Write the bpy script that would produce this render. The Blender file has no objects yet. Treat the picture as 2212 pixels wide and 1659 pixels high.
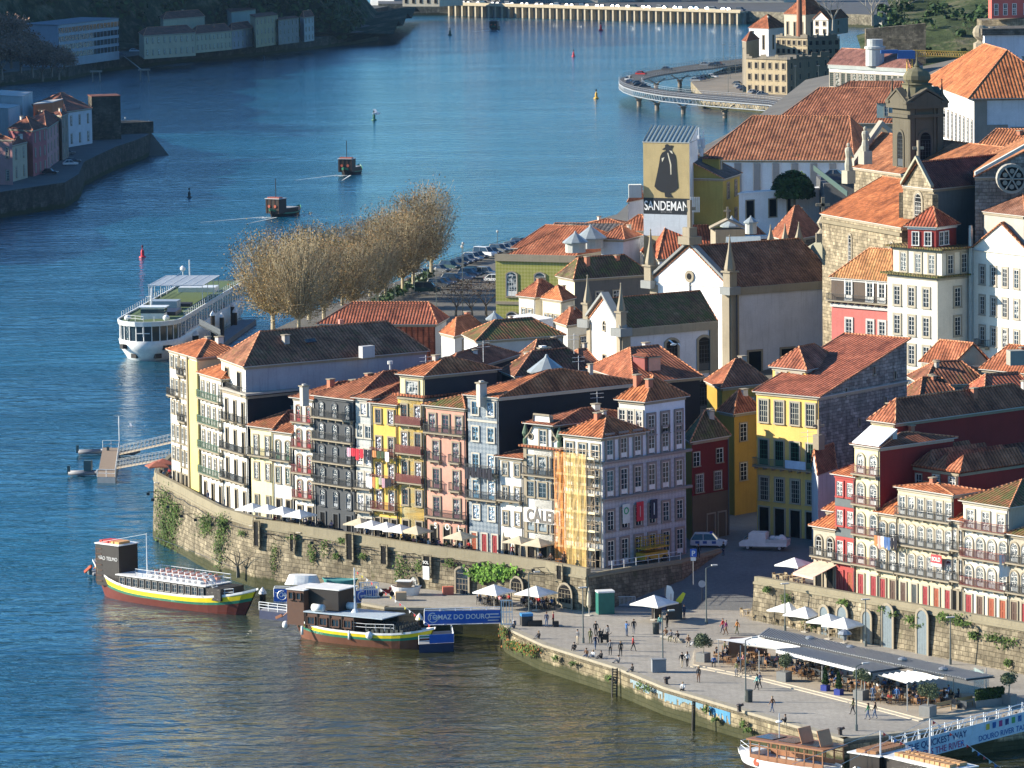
import bpy,math,random
import numpy as np
from mathutils import Vector as V,Matrix
from math import sin,cos,pi,radians as RD
rnd=random.Random(11)
sc=bpy.context.scene
# ---------------- camera, light, exposure ----------------
F0=10130.;PIT=math.atan((829.5+348)/F0);RL=.012;CH=92.
fw=V((0,cos(PIT),-sin(PIT)));up=V((0,sin(PIT),cos(PIT)));rt=V((1,0,0))
cd=bpy.data.cameras.new('camera');cam=bpy.data.objects.new('camera',cd);sc.collection.objects.link(cam)
cx=rt*cos(RL)-up*sin(RL);cy=rt*sin(RL)+up*cos(RL);cz=-fw
cam.matrix_world=Matrix(((cx.x,cy.x,cz.x,0),(cx.y,cy.y,cz.y,0),(cx.z,cy.z,cz.z,CH),(0,0,0,1)))
cd.sensor_width=36;cd.lens=36*F0/2212;cd.clip_start=5;cd.clip_end=20000
sc.camera=cam
SUN_EL,SUN_AZ=RD(22),RD(8)
sun_dir=V((-cos(SUN_EL)*cos(SUN_AZ),cos(SUN_EL)*sin(SUN_AZ),sin(SUN_EL)))
w=bpy.data.worlds.new("World");sc.world=w;w.use_nodes=True
nt=w.node_tree;bg=nt.nodes['Background'];sky=nt.nodes.new('ShaderNodeTexSky')
sky.sky_type='NISHITA';sky.sun_disc=False;sky.sun_elevation=SUN_EL
sky.sun_rotation=math.atan2(sun_dir.x,sun_dir.y);sky.air_density=1.0;sky.dust_density=.3;sky.ozone_density=3.0
tint=nt.nodes.new('ShaderNodeMixRGB');tint.blend_type='MULTIPLY';tint.inputs[0].default_value=1;tint.inputs[2].default_value=(.47,.87,1.18,1)
nt.links.new(sky.outputs[0],tint.inputs[1]);nt.links.new(tint.outputs[0],bg.inputs[0]);bg.inputs[1].default_value=.080
sl=bpy.data.lights.new('sun','SUN');so=bpy.data.objects.new('sun',sl);sc.collection.objects.link(so)
sl.energy=5;sl.angle=RD(.5);sl.color=(1.,.91,.76)
so.rotation_euler=(-sun_dir).to_track_quat('-Z','Y').to_euler()
sc.view_settings.view_transform='Standard';sc.view_settings.look='None';sc.view_settings.exposure=1.15;sc.view_settings.gamma=1
# ---------------- picking helpers: picture point -> place in the world ----------------
def ray(u,v):
	du,dv=u-1106,v-829.5
	return fw*F0+rt*(du*cos(RL)-dv*sin(RL))-up*(du*sin(RL)+dv*cos(RL))
def gp(u,v,z=0.):
	d=ray(u,v);return V((0,0,CH))+d*((z-CH)/d.z)
def dp(u,v,Y):
	d=ray(u,v);return V((0,0,CH))+d*(Y/d.y)
def lp(u,v,A,B):
	d=ray(u,v);e=(B.x-A.x,B.y-A.y)
	det=d.x*(-e[1])+e[0]*d.y
	t=(A.x*(-e[1])+e[0]*A.y)/det
	return V((0,0,CH))+d*t
# ---------------- objects and tags ----------------
COL=sc.collection
LOGL=[]
def tag(o,label=None,cat=None,group=None,kind=None):
	if label:
		o['label']=label
		if len(label.split())>16:LOGL.append(label)
	if cat:o['category']=cat
	if group:o['group']=group
	if kind:o['kind']=kind
	return o
def thing(name,loc,label,cat,group=None,rz=0):
	o=bpy.data.objects.new(name,None);COL.objects.link(o);o.location=loc;o.rotation_euler=(0,0,rz)
	o.empty_display_size=.5
	return tag(o,label,cat,group)
def inst(me,name,parent=None,loc=(0,0,0),rz=0,sc_=None):
	o=bpy.data.objects.new(name,me);COL.objects.link(o);o.location=loc;o.rotation_euler=(0,0,rz)
	if sc_:o.scale=sc_ if hasattr(sc_,'__len__')else(sc_,)*3
	if parent:o.parent=parent
	return o
def dup(o,loc,rz,label=None,scale=None,group=None,parent=None):
	r=o.copy();COL.objects.link(r)
	if parent is None:r.location=loc;r.rotation_euler=(0,0,rz)
	else:r.parent=parent
	if scale:r.scale=(scale,)*3 if not hasattr(scale,'__len__')else scale
	if label:r['label']=label
	if group:r['group']=group
	for c in list(o.children):dup(c,None,None,parent=r)
	return r
class MB:
	def __init__(s):s.v=[];s.f=[];s.m=[]
	def face(s,pts,m=0):
		n=len(s.v);s.v+=[tuple(p)for p in pts];s.f.append(tuple(range(n,n+len(pts))));s.m.append(m)
	def obox(s,p,a,b,c,m=0):
		p,a,b,c=V(p),V(a),V(b),V(c)
		if a.cross(b).dot(c)<0:a,b=b,a
		n=len(s.v);s.v+=[tuple(q)for q in(p,p+a,p+a+b,p+b,p+c,p+a+c,p+a+b+c,p+b+c)]
		for q in((0,3,2,1),(4,5,6,7),(0,1,5,4),(1,2,6,5),(2,3,7,6),(3,0,4,7)):
			s.f.append(tuple(n+i for i in q));s.m.append(m)
	def box(s,c,sz,rz=0,m=0):
		ax=V((cos(rz),sin(rz),0))*sz[0];ay=V((-sin(rz),cos(rz),0))*sz[1]
		s.obox(V(c)-ax/2-ay/2,ax,ay,V((0,0,sz[2])),m)
	def prism(s,poly,z0,z1,m=0,mt=None,bottom=False):
		n=len(poly);g=(lambda z,i:z[i]if hasattr(z,'__len__')else z)
		for i in range(n):
			j=(i+1)%n;a,b=poly[i],poly[j]
			s.face([(a[0],a[1],g(z0,i)),(b[0],b[1],g(z0,j)),(b[0],b[1],g(z1,j)),(a[0],a[1],g(z1,i))],m)
		s.face([(p[0],p[1],g(z1,i))for i,p in enumerate(poly)],m if mt is None else mt)
		if bottom:s.face([(p[0],p[1],g(z0,i))for i,p in enumerate(poly)][::-1],m)
	def tube(s,a,b,r,n=6,m=0,r2=None,caps=True):
		a,b=V(a),V(b);d=(b-a)
		if d.length<1e-6:return
		d.normalize();x=d.cross(V((0,0,1))if abs(d.z)<.9 else V((1,0,0))).normalized();y=d.cross(x)
		r2=r if r2 is None else r2;k=len(s.v)
		for(c,q)in((a,r),(b,r2)):
			for i in range(n):
				t=2*pi*i/n;s.v.append(tuple(c+x*(q*cos(t))+y*(q*sin(t))))
		for i in range(n):
			j=(i+1)%n;s.f.append((k+i,k+n+i,k+n+j,k+j));s.m.append(m)
		if caps:
			s.f.append(tuple(k+i for i in range(n)));s.m.append(m)
			s.f.append(tuple(k+n+i for i in reversed(range(n))));s.m.append(m)
	def path(s,pts,r,n=5,m=0):
		for a,b in zip(pts,pts[1:]):s.tube(a,b,r,n,m)
	def lathe(s,c,prof,n=12,m=0):
		c=V(c);k=len(s.v)
		for r,z in prof:
			for i in range(n):
				t=2*pi*i/n;s.v.append((c.x+r*cos(t),c.y+r*sin(t),c.z+z))
		for q in range(len(prof)-1):
			for i in range(n):
				j=(i+1)%n;s.f.append((k+q*n+i,k+q*n+j,k+q*n+n+j,k+q*n+n+i));s.m.append(m)
		s.f.append(tuple(k+i for i in reversed(range(n))));s.m.append(m)
		q=len(prof)-1;s.f.append(tuple(k+q*n+i for i in range(n)));s.m.append(m)
	def loft(s,rings,m=0,closed=True,caps=True):
		k=len(s.v);n=len(rings[0])
		for r in rings:s.v+=[tuple(p)for p in r]
		for q in range(len(rings)-1):
			for i in range(n if closed else n-1):
				j=(i+1)%n;s.f.append((k+q*n+i,k+q*n+j,k+q*n+n+j,k+q*n+n+i));s.m.append(m[i]if hasattr(m,'__len__')else m)
		if caps:
			s.f.append(tuple(k+i for i in reversed(range(n))));s.m.append(0 if hasattr(m,'__len__')else m)
			q=len(rings)-1;s.f.append(tuple(k+q*n+i for i in range(n)));s.m.append(0 if hasattr(m,'__len__')else m)
	def text(s,body,size,org,ax,az,m=0,align='CENTER',out=.02,sx=1,bold=0):
		cu=bpy.data.curves.new('lettering','FONT');cu.body=body;cu.size=size;cu.align_x=align;cu.offset=bold*size
		o=bpy.data.objects.new('lettering',cu);COL.objects.link(o)
		dg=bpy.context.evaluated_depsgraph_get();me=bpy.data.meshes.new_from_object(o.evaluated_get(dg))
		bpy.data.objects.remove(o);ax=V(ax).normalized();az=V(az).normalized();nn=ax.cross(az)
		org=V(org)+nn*out;k=len(s.v)
		s.v+=[tuple(org+ax*p.co.x*sx+az*p.co.y)for p in me.vertices]
		for p in me.polygons:s.f.append(tuple(k+i for i in p.vertices));s.m.append(m)
	def mesh(s,name,mats,off=(0,0,0),smooth=False,uv=True):
		me=bpy.data.meshes.new(name);off=V(off)
		vs=[(a[0]-off.x,a[1]-off.y,a[2]-off.z)for a in s.v]
		me.from_pydata(vs,[],s.f)
		for m_ in(mats if isinstance(mats,(list,tuple))else[mats]):me.materials.append(m_)
		me.polygons.foreach_set('material_index',s.m)
		if smooth:me.polygons.foreach_set('use_smooth',[True]*len(s.f))
		me.update()
		if uv:
			npol=len(me.polygons);no=np.empty(npol*3);me.polygons.foreach_get('normal',no);no=no.reshape(-1,3)
			lt=np.empty(npol,int);me.polygons.foreach_get('loop_total',lt)
			t=np.stack([-no[:,1],no[:,0],np.zeros(npol)],1);ln=np.linalg.norm(t,axis=1);bad=ln<1e-3
			t[bad]=(1,0,0);ln[bad]=1;t/=ln[:,None];b=np.cross(no,t)
			li=np.empty(len(me.loops),int);me.loops.foreach_get('vertex_index',li)
			co=np.array(s.v)[li];T_=np.repeat(t,lt,0);B_=np.repeat(b,lt,0)
			uvs=np.stack([(co*T_).sum(1),(co*B_).sum(1)],1)
			l=me.uv_layers.new(name='UVMap');l.data.foreach_set('uv',uvs.ravel().astype('f'))
		return me
	def build(s,name,mats,parent=None,smooth=False,uv=True,off=None):
		if not s.f:return None
		o_=off if off is not None else(parent.location if parent and not parent.parent else(parent['_o']if parent and '_o' in parent else(0,0,0)))
		me=s.mesh(name,mats,o_,smooth,uv)
		ob=bpy.data.objects.new(name,me);COL.objects.link(ob)
		if parent:ob.parent=parent;ob.rotation_euler=(0,0,0)
		return ob
# ---------------- materials ----------------
MC={}
def N(nt,t,**k):
	n=nt.nodes.new('ShaderNode'+t)
	for a,b in k.items():
		if a.startswith('i_'):n.inputs[a[2:].replace('_',' ')].default_value=b
		else:setattr(n,a,b)
	return n
def newmat(name,rough=.8,spec=.3,metal=0):
	m=bpy.data.materials.new(name);m.use_nodes=True;t=m.node_tree;b=t.nodes['Principled BSDF']
	b.inputs['Roughness'].default_value=rough;b.inputs['Metallic'].default_value=metal
	b.inputs['Specular IOR Level'].default_value=spec
	return m,t,b
def ramp(t,fac,stops):
	r=N(t,'ValToRGB');e=r.color_ramp.elements
	while len(e)>1:e.remove(e[0])
	for i,(p,c)in enumerate(stops):
		q=e[0]if i==0 else e.new(p);q.position=p;q.color=(*c,1)if len(c)==3 else c
	t.links.new(fac,r.inputs[0]);return r.outputs[0]
def mix(t,f,a,b,mode='MIX'):
	m=N(t,'MixRGB',blend_type=mode)
	for i,x in enumerate((f,a,b)):
		if isinstance(x,(int,float)):m.inputs[i].default_value=x
		elif isinstance(x,tuple):m.inputs[i].default_value=(*x,1)[:4]
		else:t.links.new(x,m.inputs[i])
	return m.outputs[0]
def bump(t,b,h,s=.5,d=.05):
	n=N(t,'Bump');n.inputs['Strength'].default_value=s;n.inputs['Distance'].default_value=d
	t.links.new(h,n.inputs['Height']);t.links.new(n.outputs[0],b.inputs['Normal'])
def noise(t,vec,scale,det=4,rough=.6,dist=0):
	n=N(t,'TexNoise');n.inputs['Scale'].default_value=scale;n.inputs['Detail'].default_value=det
	n.inputs['Roughness'].default_value=rough;n.inputs['Distortion'].default_value=dist
	t.links.new(vec,n.inputs['Vector']);return n.outputs[0]
def mapn(t,vec,s=(1,1,1),r=0):
	m=N(t,'Mapping');m.inputs['Scale'].default_value=s;m.inputs['Rotation'].default_value=(0,0,r);t.links.new(vec,m.inputs[0]);return m.outputs[0]
def grey(t,col,lo,hi):
	sp=N(t,'SeparateXYZ');t.links.new(col,sp.inputs[0]);return ramp(t,sp.outputs[0],[(0,(lo,)*3),(1,(hi,)*3)])
def scal(c,k):return tuple(min(1,x*k)for x in c)
def paint(c,rough=.5,spec=.4,metal=0,var=.12):
	k=('p',c,rough,metal)
	if k in MC:return MC[k]
	m,t,b=newmat('paint',rough,spec,metal);uv=N(t,'TexCoord')
	n=noise(t,uv.outputs['Object'],1.7,3)
	t.links.new(ramp(t,n,[(.3,scal(c,1-var)),(.7,scal(c,1+var*.5))]),b.inputs['Base Color']);MC[k]=m;return m
def plaster(c,dirt=.3,rough=.9):
	k=('pl',c,dirt)
	if k in MC:return MC[k]
	m,t,b=newmat('plaster',rough,.15);uv=N(t,'UVMap').outputs[0]
	n1=noise(t,uv,.35,5);st=noise(t,mapn(t,uv,(2.2,.16,1)),1.,5,.65)
	n2=noise(t,uv,4.,4,.7)
	base=ramp(t,n1,[(.3,scal(c,.86)),(.7,scal(c,1.04))])
	d=ramp(t,st,[(.52,(0,0,0)),(.75,(1,1,1))])
	base=mix(t,mix(t,1.,d,(dirt,)*3,'MULTIPLY'),base,tuple(x*.42+.012 for x in c))
	base=mix(t,.22,base,ramp(t,n2,[(.3,(.55,)*3),(.65,(1,)*3)]),'MULTIPLY')
	t.links.new(base,b.inputs['Base Color']);bump(t,b,n2,.25,.03);MC[k]=m;return m
def tiles(c=(.38,.125,.06),moss=.15,dark=.45,per=.5):
	k=('t',c,moss,dark,per)
	if k in MC:return MC[k]
	m,t,b=newmat('roof_tiles',.85,.2);uv=N(t,'UVMap').outputs[0]
	sp=N(t,'SeparateXYZ');t.links.new(uv,sp.inputs[0])
	def mth(op,a,bb=None):
		q=N(t,'Math',operation=op)
		for i,x in enumerate((a,bb)):
			if x is None:continue
			if isinstance(x,(int,float)):q.inputs[i].default_value=x
			else:t.links.new(x,q.inputs[i])
		return q.outputs[0]
	wob=mth('MULTIPLY',noise(t,uv,.8,2),.12)
	barrel=mth('ABSOLUTE',mth('SINE',mth('MULTIPLY',mth('ADD',sp.outputs[0],wob),pi/per)))
	course=mth('FRACT',mth('DIVIDE',mth('ADD',sp.outputs[1],wob),per*1.05))
	h=mth('ADD',barrel,mth('MULTIPLY',course,-.5))
	cell=N(t,'TexVoronoi',feature='F1');cell.inputs['Scale'].default_value=1/per;t.links.new(uv,cell.inputs[0])
	cc=mix(t,1.,c,grey(t,cell.outputs['Color'],.72,1.25),'MULTIPLY')
	big=noise(t,uv,.22,6,.7);cc=mix(t,ramp(t,big,[(.40,(0,)*3),(.66,(min(1,dark*1.3),)*3)]),cc,scal(c,.28))
	pt=noise(t,mapn(t,uv,(.9,.5,1)),.55,2,.5);cc=mix(t,1.,cc,ramp(t,pt,[(.36,(.62,.60,.62)),(.47,(1,1,1)),(.56,(1,1,1)),(.66,(1.3,1.42,1.5))]),'MULTIPLY')
	ms=noise(t,mapn(t,uv,(1,1,1)),.5,6,.75,.3)
	cc=mix(t,ramp(t,ms,[(.62-moss*.35,(0,)*3),(.75-moss*.25,(min(1,moss*2.2),)*3)]),cc,(.11,.12,.035))
	sh=ramp(t,barrel,[(0.,(.10,)*3),(.4,(.75,)*3),(.8,(1.1,)*3)])  # grooves between the tile barrels darkened in colour to imitate their shade
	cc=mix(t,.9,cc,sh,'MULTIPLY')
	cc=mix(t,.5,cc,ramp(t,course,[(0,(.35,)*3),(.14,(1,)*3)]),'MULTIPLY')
	fleck=noise(t,uv,5.5,1);cc=mix(t,ramp(t,fleck,[(.66,(0,)*3),(.74,(.5,)*3)]),cc,(.5,.33,.22))
	t.links.new(cc,b.inputs['Base Color']);bump(t,b,h,.9,.09);MC[k]=m;return m
def masonry(c=(.36,.29,.19),bw=.9,bh=.45,stain=.5,mort=.35):
	k=('ms',c,bw,bh,stain)
	if k in MC:return MC[k]
	m,t,b=newmat('stone_masonry',.9,.15);uv=N(t,'UVMap').outputs[0]
	wb=N(t,'TexNoise');wb.inputs['Scale'].default_value=.7;t.links.new(uv,wb.inputs['Vector'])
	v=mix(t,.12,uv,wb.outputs['Color'],'ADD')
	br=N(t,'TexBrick');br.inputs['Brick Width'].default_value=bw;br.inputs['Row Height'].default_value=bh
	br.inputs['Mortar Size'].default_value=.035;br.inputs['Mortar Smooth'].default_value=.6;br.inputs['Scale'].default_value=1
	br.inputs['Color1'].default_value=(*scal(c,1.25),1);br.inputs['Color2'].default_value=(*scal(c,.72),1);br.inputs['Mortar'].default_value=(*scal(c,mort),1)
	br.offset=.43;t.links.new(v,br.inputs['Vector'])
	cell=N(t,'TexVoronoi');cell.inputs['Scale'].default_value=1.1/bw;t.links.new(uv,cell.inputs[0])
	cc=mix(t,1.,br.outputs[0],grey(t,cell.outputs['Color'],.7,1.2),'MULTIPLY')
	n=noise(t,uv,.25,7,.72);cc=mix(t,ramp(t,n,[(.38,(0,)*3),(.62,(min(1,stain*1.35),)*3)]),cc,scal(c,.2));n9=noise(t,mapn(t,uv,(1.6,.22,1)),.8,5,.7);cc=mix(t,ramp(t,n9,[(.48,(0,)*3),(.66,(.6,)*3)]),cc,scal(c,.25))
	g=noise(t,mapn(t,uv,(1,.5,1)),.9,6,.75);cc=mix(t,ramp(t,g,[(.57,(0,)*3),(.7,(.45,)*3)]),cc,(.07,.085,.025))
	f=noise(t,uv,6,4);cc=mix(t,.35,cc,ramp(t,f,[(.3,(.5,)*3),(.7,(1.15,)*3)]),'MULTIPLY')
	ps=N(t,'SeparateXYZ');t.links.new(N(t,'NewGeometry').outputs['Position'],ps.inputs[0]);al=N(t,'Math',operation='MULTIPLY_ADD');t.links.new(n,al.inputs[0]);al.inputs[1].default_value=-2.2;t.links.new(ps.outputs[2],al.inputs[2])
	cc=mix(t,ramp(t,al.outputs[0],[(0,(.9,)*3),(.35,(0,)*3)]),cc,(.035,.04,.016))
	t.links.new(cc,b.inputs['Base Color'])
	hh=mix(t,.35,br.outputs['Fac'],f);inv=N(t,'Invert');t.links.new(hh,inv.inputs[1]);bump(t,b,inv.outputs[0],.8,.06)
	MC[k]=m;return m
def azulejo(c,c2):
	k=('az',c,c2)
	if k in MC:return MC[k]
	m,t,b=newmat('glazed_tiles',.45,.4);uv=N(t,'UVMap').outputs[0]
	ch=N(t,'TexChecker');ch.inputs['Scale'].default_value=2.4;ch.inputs['Color1'].default_value=(*c,1);ch.inputs['Color2'].default_value=(*c2,1)
	t.links.new(mapn(t,uv,(1,1,1),.785),ch.inputs[0]);n=noise(t,uv,.5,5)
	cc=mix(t,.5,ch.outputs[0],ramp(t,n,[(.3,(.6,)*3),(.7,(1,)*3)]),'MULTIPLY');t.links.new(cc,b.inputs['Base Color']);MC[k]=m;return m
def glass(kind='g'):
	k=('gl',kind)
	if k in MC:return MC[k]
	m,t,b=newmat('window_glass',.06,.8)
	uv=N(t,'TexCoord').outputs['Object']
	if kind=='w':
		n=noise(t,uv,4.,3,.7);c=ramp(t,n,[(.50,(.03,.04,.06)),(.55,(.85,.85,.88))]);t.links.new(c,b.inputs['Base Color'])  # pale blotches in the pane colour imitate sun glitter reflected by the windows
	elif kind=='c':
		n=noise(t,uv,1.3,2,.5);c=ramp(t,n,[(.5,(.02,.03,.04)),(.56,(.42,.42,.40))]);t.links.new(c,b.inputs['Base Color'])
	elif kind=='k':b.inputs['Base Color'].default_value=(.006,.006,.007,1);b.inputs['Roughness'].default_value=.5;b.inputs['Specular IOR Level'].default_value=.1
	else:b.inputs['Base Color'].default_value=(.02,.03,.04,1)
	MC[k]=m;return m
STONE=plaster((.34,.29,.21),.5);STW=plaster((.55,.51,.43),.3);WOODW=paint((.78,.77,.72),.5);IRON=paint((.035,.035,.035),.5)
# ---------------- windows, balconies, houses ----------------
WC={}
def outline(w,h,arch,o=0.):
	a=w/2+o;z0=-o;zt=h+o
	if not arch:return[(-a,z0),(a,z0),(a,zt),(-a,zt)]
	rise=a if arch==2 else a*.45;n=8;pts=[(-a,z0),(a,z0)]
	R_=(a*a+rise*rise)/(2*rise);th=math.asin(min(1,a/R_));zc=zt-R_
	for i in range(n+1):
		q=th-2*th*i/n;pts.append((R_*sin(q),zc+R_*cos(q)))
	return pts
def ringm(b,o1,o2,y0,y1,m):
	n=len(o1)
	for i in range(n):
		j=(i+1)%n
		b.face([(o1[i][0],-y1,o1[i][1]),(o1[j][0],-y1,o1[j][1]),(o2[j][0],-y1,o2[j][1]),(o2[i][0],-y1,o2[i][1])],m)
		b.face([(o1[i][0],-y0,o1[i][1]),(o1[j][0],-y0,o1[j][1]),(o1[j][0],-y1,o1[j][1]),(o1[i][0],-y1,o1[i][1])],m)
		b.face([(o2[j][0],-y0,o2[j][1]),(o2[i][0],-y0,o2[i][1]),(o2[i][0],-y1,o2[i][1]),(o2[j][0],-y1,o2[j][1])],m)
def wmesh(w,h,kind,sm,fm,gk,sw=.18):
	key=(round(w,2),round(h,2),kind,sm.name,fm.name,gk,sw)
	if key in WC:return WC[key]
	w,h=key[0],key[1];arch=2 if kind=='a' else(1 if kind=='e' else 0)
	b=MB();o0=outline(w,h,arch,sw);o1=outline(w,h,arch);fr=min(.085,w*.09);o2=outline(w-2*fr,h-fr,arch)
	ringm(b,o0,o1,0,.13,0)
	if kind!='p':b.obox((-w/2-sw-.04,0,-sw),(w+2*sw+.08,0,0),(0,-.22,0),(0,0,.12),0)
	if kind not in 'xp':
		ringm(b,o1,o2,.02,.07,1)
		th=.038;yy=.055
		def bar(x0,x1,z0,z1):b.obox((x0,-.02,z0),(x1-x0,0,0),(0,-yy+.02,0),(0,0,z1-z0),1)
		hz=h*(.75 if arch else 1)
		if w>.55:bar(-th*.75,th*.75,fr,hz-fr)
		nb=max(1,int(round(h/.62)))
		for i in range(1,nb):bar(-w/2+fr,w/2-fr,h*i/nb-th/2,h*i/nb+th/2)
		if w>1.3:
			for s in(-1,1):bar(s*w/4-.02,s*w/4+.02,fr,hz-fr)
		if kind in 'dae':bar(-w/2+fr,w/2-fr,fr,h*.22)
	p=MB()
	if kind=='p':
		p.face([(x,-.06,z)for x,z in o1],0)
		for s in(-1,1):
			for q in(.08,.53):p.obox((s*w/4-w*.16,-.06,h*q),(w*.32,0,0),(0,-.03,0),(0,0,h*.36),0)
	else:p.face([(x,-.035,z)for x,z in o1],0)
	WC[key]=(b.mesh('window',[sm,fm]),p.mesh('pane',[fm if kind=='p' else glass('k' if kind=='x' else gk)]));return WC[key]
BC={}
def balcony(root,P,ang,L,dep=.6,rail=None,slab=None,hh=1.0,wood=False):
	rail=rail or IRON;slab=slab or STONE;k=(round(L,1),dep,rail.name,slab.name,hh,wood)
	if k not in BC:
		L=k[0];b=MB();b.obox((-L/2,0,-.16),(L,0,0),(0,-dep,0),(0,0,.16),0)
		n=max(2,int(L/1.2))
		for i in range(n):
			x=-L/2+.2+(L-.4)*i/(n-1);b.obox((x-.07,0,-.45),(.14,0,0),(0,-dep*.7,0),(0,0,.29),0)
		r=MB();q=dep-.05
		for z in(.08,hh-.05):r.obox((-L/2+.03,-q,z),(L-.06,0,0),(0,-.05,0),(0,0,.06),0)
		for s in(-1,1):
			for z in(.08,hh-.05):r.obox((s*(L/2-.05),0,z),(.05*s,0,0),(0,-q,0),(0,0,.06),0)
			for i in range(3):r.obox((s*(L/2-.05),-q*i/3-.1,.1),(.03,0,0),(0,-.03,0),(0,0,hh-.15),0)
		st=.11 if wood else .15;bw=.07 if wood else .032
		for i in range(int((L-.1)/st)):r.obox((-L/2+.06+i*st,-q-.01,.1),(bw,0,0),(0,-.03,0),(0,0,hh-.15),0)
		BC[k]=(b.mesh('balcony',[slab]),r.mesh('railing',[rail]))
	o=inst(BC[k][0],'balcony',root,P,ang);inst(BC[k][1],'railing',o);return o
HS=[]
class House:
	"""A,B,C: plan corners (A left, B nearest, C right), eaves at ze, foot at zb; wm: wall materials of the faces AB,BC,CD,DA"""
	def __init__(s,name,label,cat,A,B,C,ze,zb,wm,roof='hip',ax=1,hr=2.5,t=(.45,.45),tm=None,over=.45,group=None,cornice=True,sm=None,fm=None,gk='g',ridge=True,pm=None):
		s.pm=pm or paint((.27,.025,.03))
		HS.append(s);s.cat=cat;s.kind=roof;s.hr=hr;s.ax=ax;s.nwin={}
		A,B,C=(V((p.x,p.y,0))for p in(A,B,C));D=A+C-B
		s.P=[A,B,C,D];s.ze,s.zb=ze,zb;s.root=thing(name,(B.x,B.y,zb),label,cat,group)
		wm=list(wm)if isinstance(wm,(list,tuple))else[wm];s.sm=sm or STONE;s.fm=fm or WOODW;s.gk=gk
		wm=(wm+[wm[-1]]*4)[:4];b=MB();P=s.P
		for i in range(4):
			a,c=P[i],P[(i+1)%4];b.face([(a.x,a.y,zb),(c.x,c.y,zb),(c.x,c.y,ze),(a.x,a.y,ze)],i)
		tm=tm or tiles();r=MB();rc=MB();Q=P[:]
		cen=(A+C)/2;e1=(B-A).normalized();e2=(C-B).normalized()
		Q=[A-e1*over-e2*over,B+e1*over-e2*over,C+e1*over+e2*over,D-e1*over+e2*over]
		if ax==1:Q=[Q[1],Q[2],Q[3],Q[0]];PP=[P[1],P[2],P[3],P[0]];mi=[1,2,3,0]
		else:PP=P;mi=[0,1,2,3]
		s.rid=None
		if roof in('hip','gable'):
			M1=(Q[0]+Q[3])/2;M2=(Q[1]+Q[2])/2
			if roof=='gable':t=(0,0)
			r1=M1+(M2-M1)*t[0];r2=M2+(M1-M2)*t[1];z=lambda p,h:(p.x,p.y,h);zt=ze+hr;s.rid=(V(z(r1,zt)),V(z(r2,zt)))
			r.face([z(Q[0],ze),z(Q[1],ze),z(r2,zt),z(r1,zt)]);r.face([z(Q[2],ze),z(Q[3],ze),z(r1,zt),z(r2,zt)])
			if t[1]>0:r.face([z(Q[1],ze),z(Q[2],ze),z(r2,zt)])
			else:
				m2=(PP[1]+PP[2])/2;b.face([z(PP[1],ze),z(PP[2],ze),z(m2,zt-.1)],mi[1])
			if t[0]>0:r.face([z(Q[3],ze),z(Q[0],ze),z(r1,zt)])
			else:
				m1=(PP[3]+PP[0])/2;b.face([z(PP[3],ze),z(PP[0],ze),z(m1,zt-.1)],mi[3])
			if ridge:
				rc.tube(z(r1,zt),z(r2,zt),.13,5)
				for(p,q)in((Q[0],r1),(Q[3],r1),(Q[1],r2),(Q[2],r2)):rc.tube(z(p,ze),z(q,zt),.11,5)
		elif roof=='shed':
			z=lambda p,h:(p.x,p.y,h);zt=ze+hr
			r.face([z(Q[0],ze),z(Q[1],ze),z(Q[2],zt),z(Q[3],zt)])
			b.face([z(PP[1],ze),z(PP[2],ze),z(PP[2],zt-.1)],mi[1]);b.face([z(PP[3],ze),z(PP[0],ze),z(PP[3],zt-.1)],mi[3])
			b.face([z(PP[2],ze),z(PP[3],ze),z(PP[3],zt-.1),z(PP[2],zt-.1)],mi[2])
			if ridge:rc.tube(z(Q[2],zt),z(Q[3],zt),.13,5);rc.tube(z(Q[1],ze),z(Q[2],zt),.1,5);rc.tube(z(Q[0],ze),z(Q[3],zt),.1,5)
		else:
			r.prism([(p.x,p.y)for p in Q],ze,ze+.25,0)
		if roof!='flat':
			r.prism([(p.x,p.y)for p in Q],ze-.12,ze-.02,1,bottom=True)
		s.wall=b.build('wall',wm,s.root)
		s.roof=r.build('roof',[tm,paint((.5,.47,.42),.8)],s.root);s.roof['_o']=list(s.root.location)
		if rc.f:rc.build('ridge_tiles',[tiles(scal((.62,.26,.13),1),0,.1)],s.roof)
		if cornice and roof!='x':
			c=MB()
			for i in range(2):
				a,q=P[i],P[i+1];d=(q-a).normalized();n=V((d.y,-d.x,0))
				c.obox((a.x,a.y,ze-.45),q-a,n*.16,(0,0,.3))
			c.build('cornice',[s.sm],s.root)
	def at(s,face,x,z,y=0):
		a,c=s.P[face],s.P[(face+1)%4];d=(c-a).normalized();n=V((d.y,-d.x,0));p=a+d*x+n*y
		return V((p.x,p.y,z))-s.root.location,math.atan2(d.y,d.x)
	def L(s,face):return(s.P[(face+1)%4]-s.P[face]).length
	def win(s,face,xf,z,w,h,kind='s',sm=None,fm=None,gk=None,sw=.18,name='window'):
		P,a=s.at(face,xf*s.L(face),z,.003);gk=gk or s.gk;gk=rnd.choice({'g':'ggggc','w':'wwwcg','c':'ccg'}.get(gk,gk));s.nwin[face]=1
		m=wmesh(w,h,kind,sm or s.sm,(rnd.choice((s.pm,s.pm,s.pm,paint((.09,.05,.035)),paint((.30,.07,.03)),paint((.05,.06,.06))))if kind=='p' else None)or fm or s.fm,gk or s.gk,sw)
		o=inst(m[0],'door' if kind=='p' else name,s.root,P,a);inst(m[1],'door_leaf' if kind=='p' else 'pane',o);return o
	def grid(s,face,xs,zs,w,h,kind='s',**k):
		if isinstance(xs,int):xs=[(i+.5)/xs for i in range(xs)]
		for z in zs:
			for x in xs:s.win(face,x,z,w,h,kind,**k)
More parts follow.
